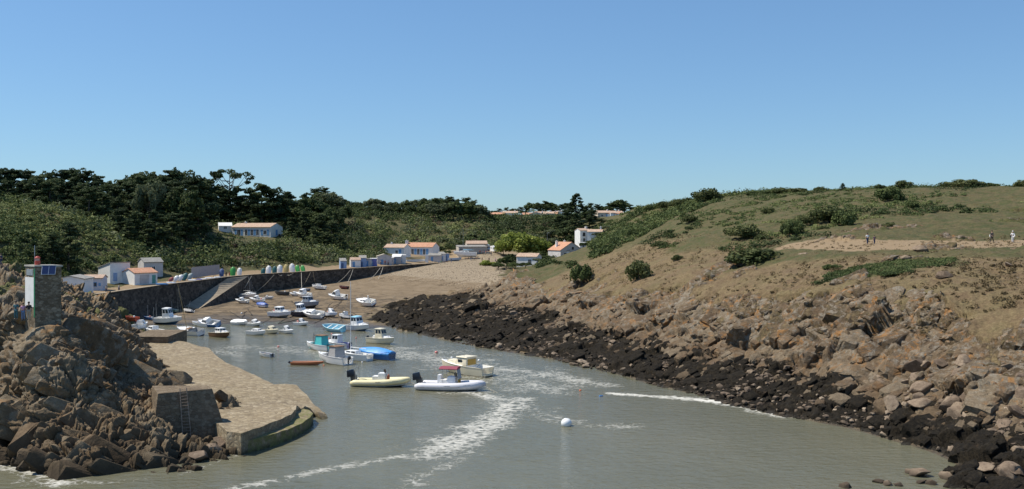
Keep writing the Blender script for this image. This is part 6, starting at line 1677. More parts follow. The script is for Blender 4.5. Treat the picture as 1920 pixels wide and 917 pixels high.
B_(491, 577, 22, 'tarp', 147.6, 0, WHT, AFDK, 'small boat under a dark blue cover on the mud', tarpm=paint('dark_blue_cover', (.03, .10, .40), .5, .2), ball=WHT, tent=.4)
B_(525, 596, 33, 'wheel', -28, 4, WHT, AFGREY, 'white boat with a tall cabin standing alone on the mud', cab=.75, L=5.8, ball=PINK)
B_(565, 610, 27, 'cuddy', -28, 4, WHT, AFDK, 'white cabin boat beside the water between the mud and the light blue boat', cab=.55, ball=PINK)
B_(538, 625, 28, 'cuddy', -37, 6, WHT, WHT2, 'right-hand white boat of the three along the water edge', cab=.55)
B_(509, 625, 32, 'cuddy', -40, 4, CREAM, AFGREY, 'cream boat between two white ones at the water edge', deck=CREAM, cabm=CREAM, cab=.45)
B_(481, 628, 37, 'sail', -31, 2, WHT, paint('greenish_bottom', (.42, .55, .48), .7), 'long white boat with a greenish bottom and low cabin', mast=0, cabm=WHT)
B_(479, 611, 27, 'cuddy', -40, 14, WHT, AFGREY, 'white boat leaning behind the greenish-bottomed one', cab=.4)
B_(450, 609, 31, 'tarp', -28, 10, WHT, AFGREY, 'white boat under a white cover leaning on the mud', tarpm=WHT, tent=.32)
B_(413, 632, 34, 'wheel', -37, 0, BRWN, BRWN, 'brown-bottomed boat with a cream deck and flat white canopy', deck=CREAM, cab=.55, L=4.9, rub=CREAM)
B_(395, 612, 30, 'cuddy', 147.6, 26, BLUEH, AFBLUE, 'white-decked boat lying over on its blue hull', cab=.5, L=5.4)
B_(358, 628, 48, 'yawl', 147.6, 14, WHT, NAVY, 'old sailing boat with a leaning brown mast and a bowsprit', L=6.2, mast=8.8, mastm=paint('varnished_spar', (.46, .33, .15), .5), inside=DECKG, rub=NAVY)
B_(376, 612, 34, 'open', 147.6, 6, WHT, WHT2, 'slim white dinghy behind the old sailing boat', inside=WHT, beam=.26)
B_(352, 587, 22, 'open', 146, -18, WHT, NAVY, 'dark-hulled dinghy with an outboard at the foot of the ramp', eng=.9, pole=2.6, inside=WHT)
B_(323, 586, 22, 'open', 150, 0, paint('pale_green_hull', (.42, .52, .36), .6), DGREY, 'pale green dinghy under the shaded wall', pole=2.4)
B_(315, 608, 34, 'wheel', -15, 4, WHT, AFBLUE, 'white boat with a tall three-windowed wheelhouse and blue bottom', L=6.0, cab=1.4, pole=3.8, pole_s=.05)
B_(278, 600, 20, 'open', 150, 0, BLUEH, AFBLUE, 'small blue rowing boat with a thin upright pole', pole=3.0, ball=PINK)
B_(247, 602, 28, 'open', 150, 0, REDB, REDB, 'red rowing boat beside the dark quay wall', inside=REDB, ball=WHT)
B_(290, 627, 40, 'cuddy', 147.5, 0, WHT, WHT2, 'white boat showing its deck above the concrete stub', cab=.4, L=5.4, pole=5.0)
B_(263, 618, 14, 'cuddy', 80, 0, WHT, WHT2, 'white boat mostly hidden behind the rocks', cab=.5, L=4.5)
B_(598, 543, 26, 'cuddy', 150, 0, WHT, AFGREY, 'white speedboat nearest to the far wall', cab=.35)
B_(645, 542, 18, 'open', 147.6, 6, paint('dull_red_hull', (.20, .06, .06), .7), DGREY, 'dark red dinghy with gear near the far wall', inside=DGREY)
B_(634, 562, 34, 'cuddy', 144.4, 14, WHT, WHT2, 'white cabin boat heeled on the sand with two outboards', cab=.9, L=6.0, eng=1.0, depth=.17)
B_(688, 574, 34, 'sail', 138, 24, WHT, AFRED, 'white sailing boat lying over on a dark red bottom', mast=0, L=6.0, furl=None)
p = hit(688, 572)
# spar standing up from the heeled boat
for o in list(S.objects):
    if o.get('label') == 'white sailing boat lying over on a dark red bottom':
        MB().tube([(-1.6, 0, 1.2), (-2.0, .2, 2.9)], .14, 8).build('spar', WHT, o)

# boat out of the water on stands by the parking, with its mast up
bd = boat(0, 0, 0, 'sail', 172, 0, WHT, WHT2, 'white sailing boat standing ashore on props by the parking', at=Vector(PD(873, 480.5, 405)), L=9.0, mast=10.5, furl=LBLUE, beam=.30)
bd.location.z = gz(bd.location.x, bd.location.y) + .75
bd['group'] = 'boats laid up ashore'
mb = MB()
for sx in (-2.5, 0, 2.5):
    for sy in (-1, 1): mb.tube([(sx, sy * 1.35, -.9), (sx, sy * .9, .6)], .05, 6)
mb.build('prop', paint('rusty_prop', (.18, .10, .07), .8), bd)
b2 = boat(0, 0, 0, 'open', 5, 0, paint('pale_blue_dinghy', (.38, .48, .62), .5), GREYB, 'pale blue dinghy on the ground left of the boat on props', at=Vector(PD(852, 485.5, 398)), L=5.2); b2.location.z = gz(b2.location.x, b2.location.y); b2['group'] = 'boats laid up ashore'

# dinghies stood on end along the bank and turned over on the quay edge
GD, GU = 'dinghies stood on end along the bank', 'dinghies turned over on the quay edge'
def stood(u, v, hpx, hull, label, lean=12, roll=0, bottom=None):
    D = hit(u, v).y; p = Vector(PD(u, v, D)); p.z = gz(p.x, p.y)
    L = hpx * D / FPX * .74; B = L * .56
    r = empty('upturned_dinghy', (p.x, p.y, p.z), 0, label, 'rowing boat', GD)
    st = stations(L, B, L * .13, 4.5, 12, .0)
    bb = bottom or hull
    h = hull_obj(r, st, hull, bb); inner_obj(r, st, 0, 1, L * .05, TEAK); strake(r, st, hull, .03)
    # bow up (+x -> +z), bottom (-z) towards the viewer (-y)
    M = Matrix(((0, -1, 0), (0, 0, 1), (1, 0, 0))).to_4x4()
    r.matrix_world = Matrix.Translation(p + Vector((0, 0, L * .48))) @ Matrix.Rotation(R(roll), 4, 'Y') @ Matrix.Rotation(R(-lean), 4, 'X') @ M
    return r
for a in [(493, 515, 18, DTEAL, 'dark teal dinghy on end, left of the first white one', 12, 4), (503, 514, 23, WHT, 'white dinghy stood on end between two dark teal ones'), (514.5, 513, 20, DTEAL, 'dark teal dinghy on end between two white ones'), (524, 512.5, 23, WHT, 'white dinghy on end left of the buff one'), (536, 511.5, 23, paint('buff_dinghy', (.52, .42, .17), .6, .2), 'buff yellow dinghy stood on end'),
          (547, 510.5, 23, WHT, 'white dinghy on end right of the buff one', 12, -8), (557, 510, 19, GREENB, 'bright green dinghy leaning hard at the row end', 20, -18), (567, 509.5, 18, GREENB, 'last bright green dinghy of the row', 20, -20), (436, 517, 24, GREENB, 'bright green dinghy stood alone above the ramp head'), (448.5, 516, 20, WHT, 'white dinghy next to the lone green one'),
          (415, 517.5, 20, paint('slate_blue_dinghy', (.10, .16, .34), .6), 'slate blue dinghy stood at the end of the plank wall'), (321, 529, 15, paint('faded_red_dinghy', (.33, .09, .08), .6), 'faded red dinghy leaning at the left end of the stack', 25, 38), (330, 528, 18, WHT, 'white dinghy leaning right of the faded red one', 25, 34), (338, 527, 19, WHT, 'second leaning white dinghy beside the teal one', 25, 30), (346, 526, 22, DTEAL, 'wide teal dinghy in the leaning stack', 22, 22), (356, 525, 20, paint('grey_green_dinghy', (.36, .42, .42), .6), 'grey-green dinghy at the right of the leaning stack', 22, 28)]:
    stood(*a)
def turned(u, v, lpx, hull, label, hdg):
    p = PZ(u, v, QZ + .35); p = Vector(p) + Vector((-.6, .5, 0)); D = p.y
    L = min(4.2, lpx * D / FPX * 1.1); st = stations(L, L * .42, L * .12, 2.4, 12, .05)
    r = empty('upturned_dinghy', (p.x, p.y, QZ + .36 + L * .13), 0, label, 'rowing boat', GU)
    hull_obj(r, st, hull, hull); inner_obj(r, st, 0, 1, L * .05, TEAK); strake(r, st, hull, .03)
    r.rotation_euler = (R(180), 0, R(hdg)); return r
for a in [(307, 534, 20, paint('mid_blue_dinghy', (.06, .18, .36), .5), 'mid blue dinghy turned over at the quay edge', 30), (324, 531, 16, WHT, 'white upturned dinghy next to the mid blue one', 35), (364, 526, 14, WHT, 'white upturned dinghy left of the violet-blue one', 40), (377, 524.5, 10, paint('violet_blue_dinghy', (.10, .13, .48), .5), 'violet-blue dinghy turned over on the quay edge', 40), (385, 523.5, 10, WHT, 'short white upturned dinghy right of the violet-blue one', 25), (395, 522, 13, WHT, 'white upturned dinghy, second from the ramp head', 40), (404, 521.5, 8, WHT2, 'small off-white upturned dinghy squeezed in the line', 40), (411, 520.5, 12, WHT, 'white upturned dinghy nearest to the ramp head', 38)]:
    turned(*a)
# long pale plank wall behind the stored dinghies
a, b = at_px(359, 521, 276), at_px(412, 517, 290)
a.z = gz(a.x, a.y); b.z = gz(b.x, b.y)
pw = empty('plank_wall', a, math.atan2(b.y - a.y, b.x - a.x), 'long pale plank wall standing behind the stored dinghies', 'wall')
L = (b - a).xy.length; mb = MB()
for i in range(int(L / .3)): mb.box((i * .3 + .15, 0, 1.3 + .05 * ((i * 7) % 3)), (.27, .06, 2.7 + .1 * ((i * 5) % 3)))
mb.build('planks', paint('pale_planks', (.46, .42, .42), .85, .2), pw)
mb = MB(); mb.box((L / 2, .07, .8), (L, .07, .1)); mb.box((L / 2, .07, 2.2), (L, .07, .1)); mb.build('battens', M_WOODG, pw)

# ------------------------------------------------------------------ buoys, lines, poles
def buoy(u, v, rad, mat, label, name='mooring_buoy', sink=.3, eye=True):
    p = hit(u, v); r = empty(name, (p.x, p.y, p.z + rad * (1 - 2 * sink)), 0, label, 'buoy', 'mooring buoys')
    MB().ball((0, 0, 0), rad, 20, 14, 0, (1, 1, .92)).build('float', mat, r, smooth=True)
    if eye:
        MB().tube([(0, 0, rad * .88), (0, 0, rad * 1.08)], rad * .12, 8).build('eye', M_METAL, r)
        MB().tube([(rad * .7, -rad * .5, -rad * .6), (rad * 1.2, -rad * 1.1, -rad * 1.0)], .02, 5).build('rope', ROPE, r)
buoy(1062, 799, .55, WHT, 'big white round buoy floating alone in the foreground', sink=.22)
for (u, v, rd, m_, lab) in [(522, 651, .2, PINK, 'small pink buoy left of the turquoise boat'), (617, 637, .26, ORB, 'orange buoy floating behind the violet-covered boat'), (622, 627, .18, PINK, 'tiny pink buoy just below the light blue boat'), (818, 662, .26, PINK, 'pink and white buoy above the burgundy canopy'), (1088, 733, .14, ORB, 'tiny orange float in open water'),
                            (847, 672, .2, WHT, 'white float beside the cream cruiser'), (668, 634, .16, PINK, 'pink float under the tall thin mast'), (607, 686, .13, ORB, 'small orange float at the bow of the orange boat'), (679, 680, .14, WHT, 'white float in front of the tall-masted boat'), (453, 588, .22, WHT, 'white fender lying on the mud'), (898, 677, .2, WHT, 'white float right of the cream cruiser')]:
    buoy(u, v, rd, m_, lab, sink=.3, eye=rd > .19)
p = hit(1127, 743); r = empty('floating_crate', (p.x, p.y, 0), R(20), 'bright blue scrap floating in open water', 'debris')
MB().box((0, 0, .03), (.5, .35, .16), None, 0, .8).build('shell', BLUEH, r, bevel=.03)
def line(name, pts, rad, mat, label, cat, group):
    o = MB().tube(pts, rad, 5).build(name, mat); tag(o, label, cat, group); return o
gq = random.Random(3)
for (u0, v0, u1, v1) in [(563, 511, 566, 544), (512, 515, 480, 548), (520, 514, 530, 540), (548, 512, 535, 541), (580, 511, 567, 538), (470, 517, 447, 556), (660, 505, 652, 530), (655, 506, 633, 531), (716, 501, 709, 524), (711, 502, 692, 526), (585, 510, 592, 535)]:
    a = Vector(PZ(u0, v0, QZ + .2)); b = hit(u1, v1); b.z = gz(b.x, b.y) + .05
    a += Vector((.5, -.8, 0)) * 1.0; m_ = a.lerp(b, .5) + Vector((0, 0, -.35))
    line('mooring_line', [a, a.lerp(m_, .6) + Vector((0, 0, -.05)), m_, b], .075, ROPE, 'pale mooring line running down the quay wall to the mud', 'rope', 'pale mooring lines on the quay wall')
for k in range(26):
    u0 = gq.uniform(400, 660); v0 = gq.uniform(560, 604); u1 = u0 + gq.uniform(-45, 45); v1 = min(608, v0 + gq.uniform(6, 26))
    pts = []
    for i in range(9):
        t = i / 8; q = hit(u0 + (u1 - u0) * t + gq.uniform(-2, 2), v0 + (v1 - v0) * t); pts.append((q.x, q.y, gz(q.x, q.y) + .03))
    line('mooring_chain', pts, .07, CHAIN, 'dark weedy mooring chain snaking over the drained mud', 'chain', 'mooring chains on the mud')

# ------------------------------------------------------------------ camper vans, lamp, bicycles
def camper(p, rz, label, L=6.2):
    r = empty('camper_van', p, rz, label, 'camper van', 'camper vans on the parking')
    prof = [(-L / 2, .45), (-L / 2, 2.75), (L * .22, 2.85), (L * .40, 2.55), (L * .41, 1.95), (L * .36, 1.75), (L * .44, 1.15), (L / 2, 1.0), (L / 2, .45)]
    V = [(x, s * 1.1, z) for s in (-1, 1) for x, z in prof]; n = len(prof)
    F = [tuple(range(n - 1, -1, -1)), tuple(range(n, 2 * n))] + [(i, (i + 1) % n, n + (i + 1) % n, n + i) for i in range(n)]
    MB().add(V, F).build('body', WHT, r, bevel=.05)
    for s in (-1, 1):
        for x, w, h, z in ((-L * .28, .9, .5, 1.9), (0, 1.0, .5, 1.9), (L * .36, .6, .5, 1.5)): MB().box((x, s * 1.105, z), (w, .02, h)).build('window', M_GLASS, r)
        for x in (-L * .25, L * .33):
            w = MB().tube([(x, s * .86, .36), (x, s * 1.09, .36)], .36, 14).build('wheel', DGREY, r, smooth=40)
            MB().tube([(x, s * 1.095, .36), (x, s * 1.11, .36)], .19, 10).build('rim', M_METAL, w)
        MB().box((L / 2 + .005, s * .8, .85), (.03, .3, .2)).build('headlight', M_GLASS, r)
    MB().box((L * .405, 0, 1.46), (.03, 1.8, .55), Matrix.Rotation(R(-28), 3, 'Y')).build('windscreen', M_GLASS, r)
    MB().box((-L / 2 - .01, 0, 1.9), (.02, 1.2, .6)).build('rear_window', M_GLASS, r)
    MB().box((-.3, 0, 2.85), (1.2, .8, .16)).build('roof_box', WHT2, r)
for u, v, D, rz, lab in [(907, 470, 434, -20, 'white camper van half hidden behind the other'), (927, 474.5, 420, -75, 'white camper van facing the cove beside the bright green tree')]:
    p = Vector(PD(u, v, D)); p.z = gz(p.x, p.y); camper(p, R(rz), lab)
p = Vector(PD(1026, 472, 436)); p.z = gz(p.x, p.y)
lp = empty('street_lamp', p, 0, 'slim street lamp rising among the valley trees', 'street lamp')
hl = PD(1026, 437, 436)[2] - p.z
MB().tube([(0, 0, -.3), (0, 0, hl)], [.09, .06], 8).build('pole', M_METAL, lp); MB().tube([(0, 0, hl), (.5, 0, hl + .12)], .04, 6).build('arm', M_METAL, lp); MB().box((.65, 0, hl + .1), (.5, .22, .12)).build('lamp_head', WHT2, lp, bevel=.03)
def bicycle(p, rz, label, mat):
    r = empty('bicycle', p, rz, label, 'bicycle', 'bicycles parked by the beach')
    for x in (-.52, .52): MB().tube([(x + .33 * math.cos(a), 0, .34 + .33 * math.sin(a)) for a in np.linspace(0, 6.283, 16)], .025, 5).build('wheel', DGREY, r)
    f = MB(); f.tube([(-.52, 0, .34), (-.1, 0, .32), (-.2, 0, .8), (.4, 0, .82), (-.1, 0, .32)], .025, 5); f.tube([(-.52, 0, .34), (-.2, 0, .8)], .018, 5); f.tube([(.52, 0, .34), (.4, 0, .95)], .022, 5); f.build('frame', mat, r)
    MB().tube([(.4, -.25, 1.0), (.4, .25, 1.0)], .018, 5).build('handlebar', M_METAL, r); MB().box((-.22, 0, .86), (.24, .13, .06)).build('saddle', DGREY, r)
bc = [NAVY, REDB, M_METAL, DGREY, BLUEH, GREENB]
for k in range(9):
    p = Vector(PD(873 + k * 2.9 + (k % 2), 488.5 - (k % 3) * 1.2, 399 + (k % 3) * 3)); p.z = gz(p.x, p.y)
    bicycle(p, R(60 + k * 23), 'bicycle parked in a tangled group above the beach', bc[k % 6])
for k in range(6):
    p = Vector(PD(812 + k * 5, 491.5, 389)); p.z = gz(p.x, p.y)
    bicycle(p, R(20 + k * 31), 'bicycle leaning along the low grey hut', bc[(k + 2) % 6])
# ------------------------------------------------------------------ people
SKIN = paint('skin', (.42, .25, .17), .6, .08)
def skin_mesh(name, verts, edges, rad, mat, root=0, sub=1):
    me = bpy.data.meshes.new(name); me.from_pydata(verts, edges, [])
    o = bpy.data.objects.new(name, me); COL.objects.link(o)
    o.modifiers.new('Skin', 'SKIN'); sk = me.skin_vertices[0].data
    for i, r_ in enumerate(rad): sk[i].radius = (r_, r_) if not isinstance(r_, tuple) else r_
    for i in range(len(verts)): sk[i].use_root = (i == root)
    o.modifiers.new('Sub', 'SUBSURF').levels = sub; o.modifiers['Sub'].render_levels = sub
    dg = bpy.context.evaluated_depsgraph_get(); dg.update()
    out = bpy.data.meshes.new_from_object(o.evaluated_get(dg)); out.name = name
    bpy.data.objects.remove(o)
    out.materials.clear(); out.materials.append(mat)
    out.polygons.foreach_set('use_smooth', [True] * len(out.polygons))
    return out
def person(p, rz, h, label, top, legs, hair=(.05, .035, .025), pose='stand', long_sleeve=False, shorts=False, hat=None, bag=None, group=None):
    s = h / 1.75
    r = empty('person', p, rz, label, 'person', group)
    r.scale = (s, s, s)
    st = {'stand': .04, 'walk': .24, 'stride': .32}[pose]; ar = {'stand': .02, 'walk': .16, 'stride': .22}[pose]
    # facing +Y
    V = [(0, 0, .95), (0, .0, 1.15), (0, .0, 1.38), (0, .01, 1.50), (0, .03, 1.58), (0, .035, 1.69),
         (.17, 0, 1.40), (.24, -ar * .5, 1.14), (.25, -ar * .2 + .06, .90), (.25, .08 - ar * .2, .80),
         (-.17, 0, 1.40), (-.24, ar * .5, 1.14), (-.25, ar + .08, .90), (-.25, ar + .11, .80),
         (.09, 0, .90), (.10, st * .45, .50), (.10, st * .8 - .03, .09), (.10, st * .8 + .12, .03),
         (-.09, 0, .90), (-.10, -st * .3 + .03, .50), (-.10, -st, .10), (-.10, -st + .13, .03)]
    E = [(0, 1), (1, 2), (2, 3), (3, 4), (4, 5), (2, 6), (6, 7), (7, 8), (8, 9), (2, 10), (10, 11), (11, 12), (12, 13), (0, 14), (14, 15), (15, 16), (16, 17), (0, 18), (18, 19), (19, 20), (20, 21)]
    Rr = [.125, .125, .135, .055, .085, .095, .06, .045, .035, .04, .06, .045, .035, .04, .085, .06, .04, .035, .085, .06, .04, .035]
    link_mesh('body', skin_mesh('body', V, E, Rr, SKIN), r)
    def sub(name, ids, grow, mat, cut=None):
        mp = {i: k for k, i in enumerate(ids)}
        vv = [Vector(V[i]) for i in ids]
        if cut:
            for i, (a, t) in cut.items(): vv[mp[i]] = Vector(V[a]).lerp(Vector(V[i]), t)
        link_mesh(name, skin_mesh(name, [tuple(q) for q in vv], [(mp[a], mp[b]) for a, b in E if a in mp and b in mp], [Rr[i] + grow for i in ids], mat), r)
    sub('top', [0, 1, 2, 6, 7, 10, 11] + ([8, 12] if long_sleeve else []), .022, top)
    sub('trousers', [0, 14, 15, 18, 19] + ([] if shorts else [16, 20]), .020, legs, {15: (14, .75), 19: (18, .75)} if shorts else None)
    MB().ball((0, .01, 1.70), .112, 12, 8, 0, (1, 1.05, .95)).build('hair', paint('hair_%d' % int(hair[0] * 1000), hair, .8), r, smooth=True)
    if hat: MB().tube([(0, .03, 1.735), (0, .03, 1.745), (0, .03, 1.75), (0, .03, 1.84)], [.19, .19, .115, .09], 12).build('hat', hat, r, smooth=40)
    for sx in (-1, 1): MB().box((sx * .10, (st * .8 + .06) if sx > 0 else (-st + .06), .035), (.10, .27, .08)).build('shoe', DGREY, r, bevel=.02)
    if bag: MB().box((.30, -.04, .95), (.14, .30, .36)).build('bag', bag, r, bevel=.04)
    return r
def cloth(n, c): return paint(n, c, .85, .15)
CW, CK, CPINK, CTEAL, CNAVY, CBEIGE, CRED, CPLUM = cloth('white_cotton', (.78, .77, .76)), cloth('black_cotton', (.02, .02, .024)), cloth('pink_cotton', (.62, .32, .45)), cloth('teal_cotton', (.04, .14, .17)), cloth('navy_denim', (.035, .05, .11)), cloth('beige_cotton', (.48, .40, .30)), cloth('red_cotton', (.45, .06, .05)), cloth('plum_cotton', (.10, .05, .10))
JEANB = cloth('blue_denim', (.16, .24, .40))
def on(u, v): 
    p = hit(u, v); return p
person(on(1626.5, 458), R(180), 1.78, 'person in a white top and dark trousers walking on the hill path', CW, CNAVY, pose='walk', group='walkers on the hill path')
person(on(1639.5, 458), R(180), 1.40, 'child in dark plum clothes beside the person in white', CPLUM, CNAVY, pose='walk', group='walkers on the hill path')
person(on(1860, 454), R(120), 1.80, 'person in black holding a white jacket on the hill path', CK, CK, pose='walk', long_sleeve=True, bag=CW, group='walkers on the hill path')
person(on(1899, 455), R(160), 1.80, 'person all in white with a white hood and dark bag', CW, CW, hair=(.7, .68, .66), pose='walk', long_sleeve=True, bag=CK, group='walkers on the hill path')
pl = [(30, 601, 1.75, 'person in dark teal standing left of the light tower', CTEAL, CTEAL, .04), (43.5, 603, 1.70, 'person in a pink top and jeans by the light tower', CPINK, JEANB, .2), (54, 602, 1.72, 'person in black close against the light tower', CK, CBEIGE, .04)]
for u, v, h, lab, a, b, hr in pl:
    D = 94.2
    x = (u - UC) / FPX * D; z = max(gz(x, D), PD(u, v, D)[2]); q = Vector((x, D, z + .1))
    person(q, R(150 + u), h, lab, a, b, pose='stand', group='people by the light tower', hair=(.06, .04, .03) if hr < .1 else (.2, .12, .07))
gp_ = 'people on the quay'
for (u, v, D, h, lab, a, b, sh) in [(199.5, 549, 209, 1.7, 'person in a pale top at the near end of the quay', CBEIGE, CNAVY, False), (205.5, 551, 206, 1.8, 'person in a red top walking at the near end of the quay', CRED, CK, False), (211, 550.5, 207, 1.8, 'person in black at the near end of the quay', CK, CK, False), (214.5, 550, 208, 1.75, 'second person in black, right of the first', CK, CNAVY, False), (223, 547, 214, 1.75, 'person in grey walking ahead along the quay', cloth('grey_cotton', (.25, .25, .27)), CNAVY, False),
                                (283, 534, 246, 1.7, 'person in white beside the orange-roofed hut', CW, JEANB, True), (288, 534.5, 246, 1.7, 'person in beige beside the person in white', CBEIGE, CW, True), (424, 521, 277, 1.75, 'person in black at the head of the ramp', CK, CK, False), (430.5, 520, 279, 1.7, 'person in red-brown shorts at the head of the ramp', CRED, CRED, True), (402, 519, 282, 1.7, 'person standing behind the upturned dinghies', CTEAL, CNAVY, False), (380, 520, 281, 1.7, 'person in dark clothes near the plank wall', CNAVY, CNAVY, False)]:
    x, y, _ = PD(u, v, D); person((x, y, gz(x, y) + .02), R(u * 37 % 360), h, lab, a, b, pose='walk', shorts=sh, group=gp_)
gp_ = 'people by the camper vans'
for i, (u, v, D, a, b) in enumerate([(900, 478, 412, CRED, CNAVY), (906, 478.5, 411, CPINK, CK), (911, 479, 411, CRED, CBEIGE), (915, 479.5, 412, CPINK, CW), (921, 480, 410, CK, CNAVY), (883, 487, 398, CK, JEANB), (889, 487, 398, CW, CNAVY), (917, 489, 394, CK, CK), (904, 489, 396, CNAVY, CK), (929, 490, 392, CPINK, CNAVY), (846, 491, 391, CK, JEANB), (728, 499, 365, CPINK, CK), (722, 499.5, 364, CRED, CNAVY), (714, 500, 362, CBEIGE, CK)]):
    x, y, _ = PD(u, v, D)
    labs = ['person in red and navy left of the camper vans', 'person in pink and black left of the camper vans', 'person in red and beige before the camper vans', 'person in pink and white before the camper vans', 'person in black in front of the nearer camper van', 'person in black among the parked bicycles', 'person in white among the parked bicycles', 'person in black on the track above the beach', 'dark-clothed person right of the bicycles', 'person in pink near the beach bushes', 'person in black at the far end of the huts', 'person in pink before the buff-roofed hut', 'person in red before the buff-roofed hut', 'person in beige left of the buff-roofed hut']
    person((x, y, gz(x, y) + .02), R(i * 77), 1.72, labs[i], a, b, pose='walk' if i % 2 else 'stand', group=gp_)
person(Vector((XZ(2, 138, 0)[0], 138, gz(XZ(2, 138, 0)[0], 138))), R(90), 1.75, 'person in dark blue at the left edge on the headland', CNAVY, CNAVY, pose='walk')

# ------------------------------------------------------------------ boulders and stones
def make_stone_mat(name, a, b_, c_):
    m, nt, b = newmat(name)
    tc = N(nt, 'NewGeometry').outputs['Position']; oi = N(nt, 'ObjectInfo').outputs['Random']
    n = noise(nt, tc, 2.2, 6, .7); f = mth(nt, 'ADD', n, mth(nt, 'MULTIPLY', mth(nt, 'SUBTRACT', oi, .5), .35))
    c = ramp(nt, f, [(.28, a), (.5, b_), (.75, c_)])
    z = N(nt, 'SeparateXYZ', i_0=tc).outputs[2]
    c = mixc(nt, ramp(nt, noise(nt, tc, 5, 5, .75), [(.30, .7), (.45, 0.)]), c, tuple(Vector(a) * .45))
    wet = N(nt, 'MapRange', i_Value=mth(nt, 'ADD', z, mth(nt, 'MULTIPLY', n, -.6)), i_1=.25, i_2=-.15).outputs[0]
    c = mixc(nt, mth(nt, 'MULTIPLY', wet, .8), c, (.035, .028, .02))
    lk(nt, c, b.inputs['Base Color']); b.inputs['Roughness'].default_value = .9; b.inputs['Specular IOR Level'].default_value = .2
    bump(nt, b, n, .6, .1); return m
M_STONE = make_stone_mat('shore_stone', (.10, .075, .055), (.21, .16, .115), (.36, .29, .215))
M_STONEW = make_stone_mat('weathered_boulder', (.10, .072, .05), (.19, .14, .10), (.29, .225, .16))
def rock_proto(seed, mat):
    g_ = np.random.default_rng(seed); bm = bmesh.new()
    for p in g_.normal(size=(16, 3)): bm.verts.new(Vector(p).normalized() * g_.uniform(.75, 1.0))
    bmesh.ops.convex_hull(bm, input=bm.verts)
    for v in [v for v in bm.verts if not v.link_faces]: bm.verts.remove(v)
    bmesh.ops.bevel(bm, geom=list(bm.edges), offset=.05, segments=1, affect='EDGES', profile=.5)
    bmesh.ops.triangulate(bm, faces=bm.faces)
    bmesh.ops.subdivide_edges(bm, edges=bm.edges, cuts=1, use_grid_fill=True)
    for v in bm.verts:
        x = np.array([v.co.x * 2.2 + seed]); y = np.array([v.co.y * 2.2]); z = np.array([v.co.z * 2.2])
        v.co *= 1 + .06 * float(fbm(x, y, z, 3, seed)[0])
    me = bpy.data.meshes.new('boulder'); bm.to_mesh(me); bm.free(); me.materials.append(mat)
    me.polygons.foreach_set('use_smooth', [True] * len(me.polygons)); me.set_sharp_from_angle(angle=R(24)); return me
STN = [rock_proto(s, M_STONE) for s in range(700, 708)]; BLD = [rock_proto(s, M_STONEW) for s in range(720, 726)]
gb = random.Random(11)
wl_u = [760, 800, 845, 900, 960, 1020, 1090, 1180, 1250, 1330, 1420, 1500, 1590, 1680, 1760, 1900]
wl_v = [622, 633, 640, 652, 661, 672, 690, 708, 728, 746, 770, 785, 801, 828, 850, 880]
tp_v = [600, 585, 575, 570, 575, 590, 620, 640, 650, 665, 690, 700, 705, 710, 715, 730]
def put_stone(u, v, wpx, protos, label, group, flat=.68, sink=.34, stretch=1.0):
    p = hit(u, v); w = wpx * p.y / FPX / 2
    o = bpy.data.objects.new('boulder', gb.choice(protos)); COL.objects.link(o)
    sz = w * gb.uniform(flat * .8, flat * 1.25)
    o.scale = (w * stretch, w * gb.uniform(.7, 1.1), sz); o.rotation_euler = (gb.uniform(-.25, .25), gb.uniform(-.25, .25), gb.uniform(0, 6.28))
    o.location = (p.x, p.y, max(p.z, gz(p.x, p.y)) + sz * (1 - 2 * sink))
    return tag(o, label, 'boulder', group)
GS = 'stones on the seaweed shore'
LS = 'pale brown boulder among the black seaweed of the right shore'
# named large ones
put_stone(858, 637, 18, STN, 'pale flat boulder alone at the seaweed edge near the sailing boats', GS, .5)
put_stone(820, 577, 9, STN, 'pale round boulder standing on the dark rock shelf', GS, .9, .1)
put_stone(1826, 790, 52, BLD, 'large pale tilted slab standing in the seaweed at right', GS, .7, .2)
put_stone(1670, 770, 42, BLD, 'dark-shadowed square boulder in the seaweed below the cliff', GS, .8, .25)
put_stone(1800, 885, 34, BLD, 'pale boulder standing in shallow water at the lower right', GS, .6, .25)
put_stone(1885, 800, 40, BLD, 'boulder leaning beside the large tilted slab', GS, .7)
for (u, v, w, lab) in [(418, 842, 46, 'dark rock at the waterline between the ladder platform and the slipway'), (442, 838, 34, 'rock wedged against the near corner of the slipway'), (398, 856, 42, 'low rock below the ladder platform'), (425, 822, 40, 'upper rock beside the near corner of the slipway'), (408, 836, 38, 'rock at the right foot of the ladder platform'), (372, 862, 48, 'flat rock at the foot of the ladder'), (452, 846, 22, 'small wet rock at the tip of the slipway corner')]:
    put_stone(u, v, w, BLD, lab, 'rocks below the ladder platform', .75, .25)
for k in range(44):       # line of pale stones along the water
    u = gb.uniform(930, 1250); v = float(np.interp(u, wl_u, wl_v)) - gb.uniform(1, 11)
    put_stone(u, v, gb.uniform(8, 24), STN, 'tan boulder in the pale line along the water edge', GS, .5)
for k in range(230):
    u = 860 + 1060 * gb.random() ** .62; lo, hi = float(np.interp(u, wl_u, wl_v)), float(np.interp(u, wl_u, tp_v))
    t = gb.random() ** 1.5; v = lo - 2 - t * (lo - hi)
    sz = gb.uniform(6, 13) * (1 + max(0, u - 1300) / 900) * (1.8 if gb.random() < .12 else 1)
    put_stone(u, v, sz, STN if gb.random() < .8 else BLD, LS, GS)
GBL = 'big blocks fallen below the cliff'
for k in range(34):
    u = gb.uniform(1690, 1920); v = gb.uniform(690, 800) - (1920 - u) * .05
    put_stone(u, v, gb.uniform(26, 62), BLD, 'large brown block fallen at the foot of the right-hand cliff', GBL, .6, .3)
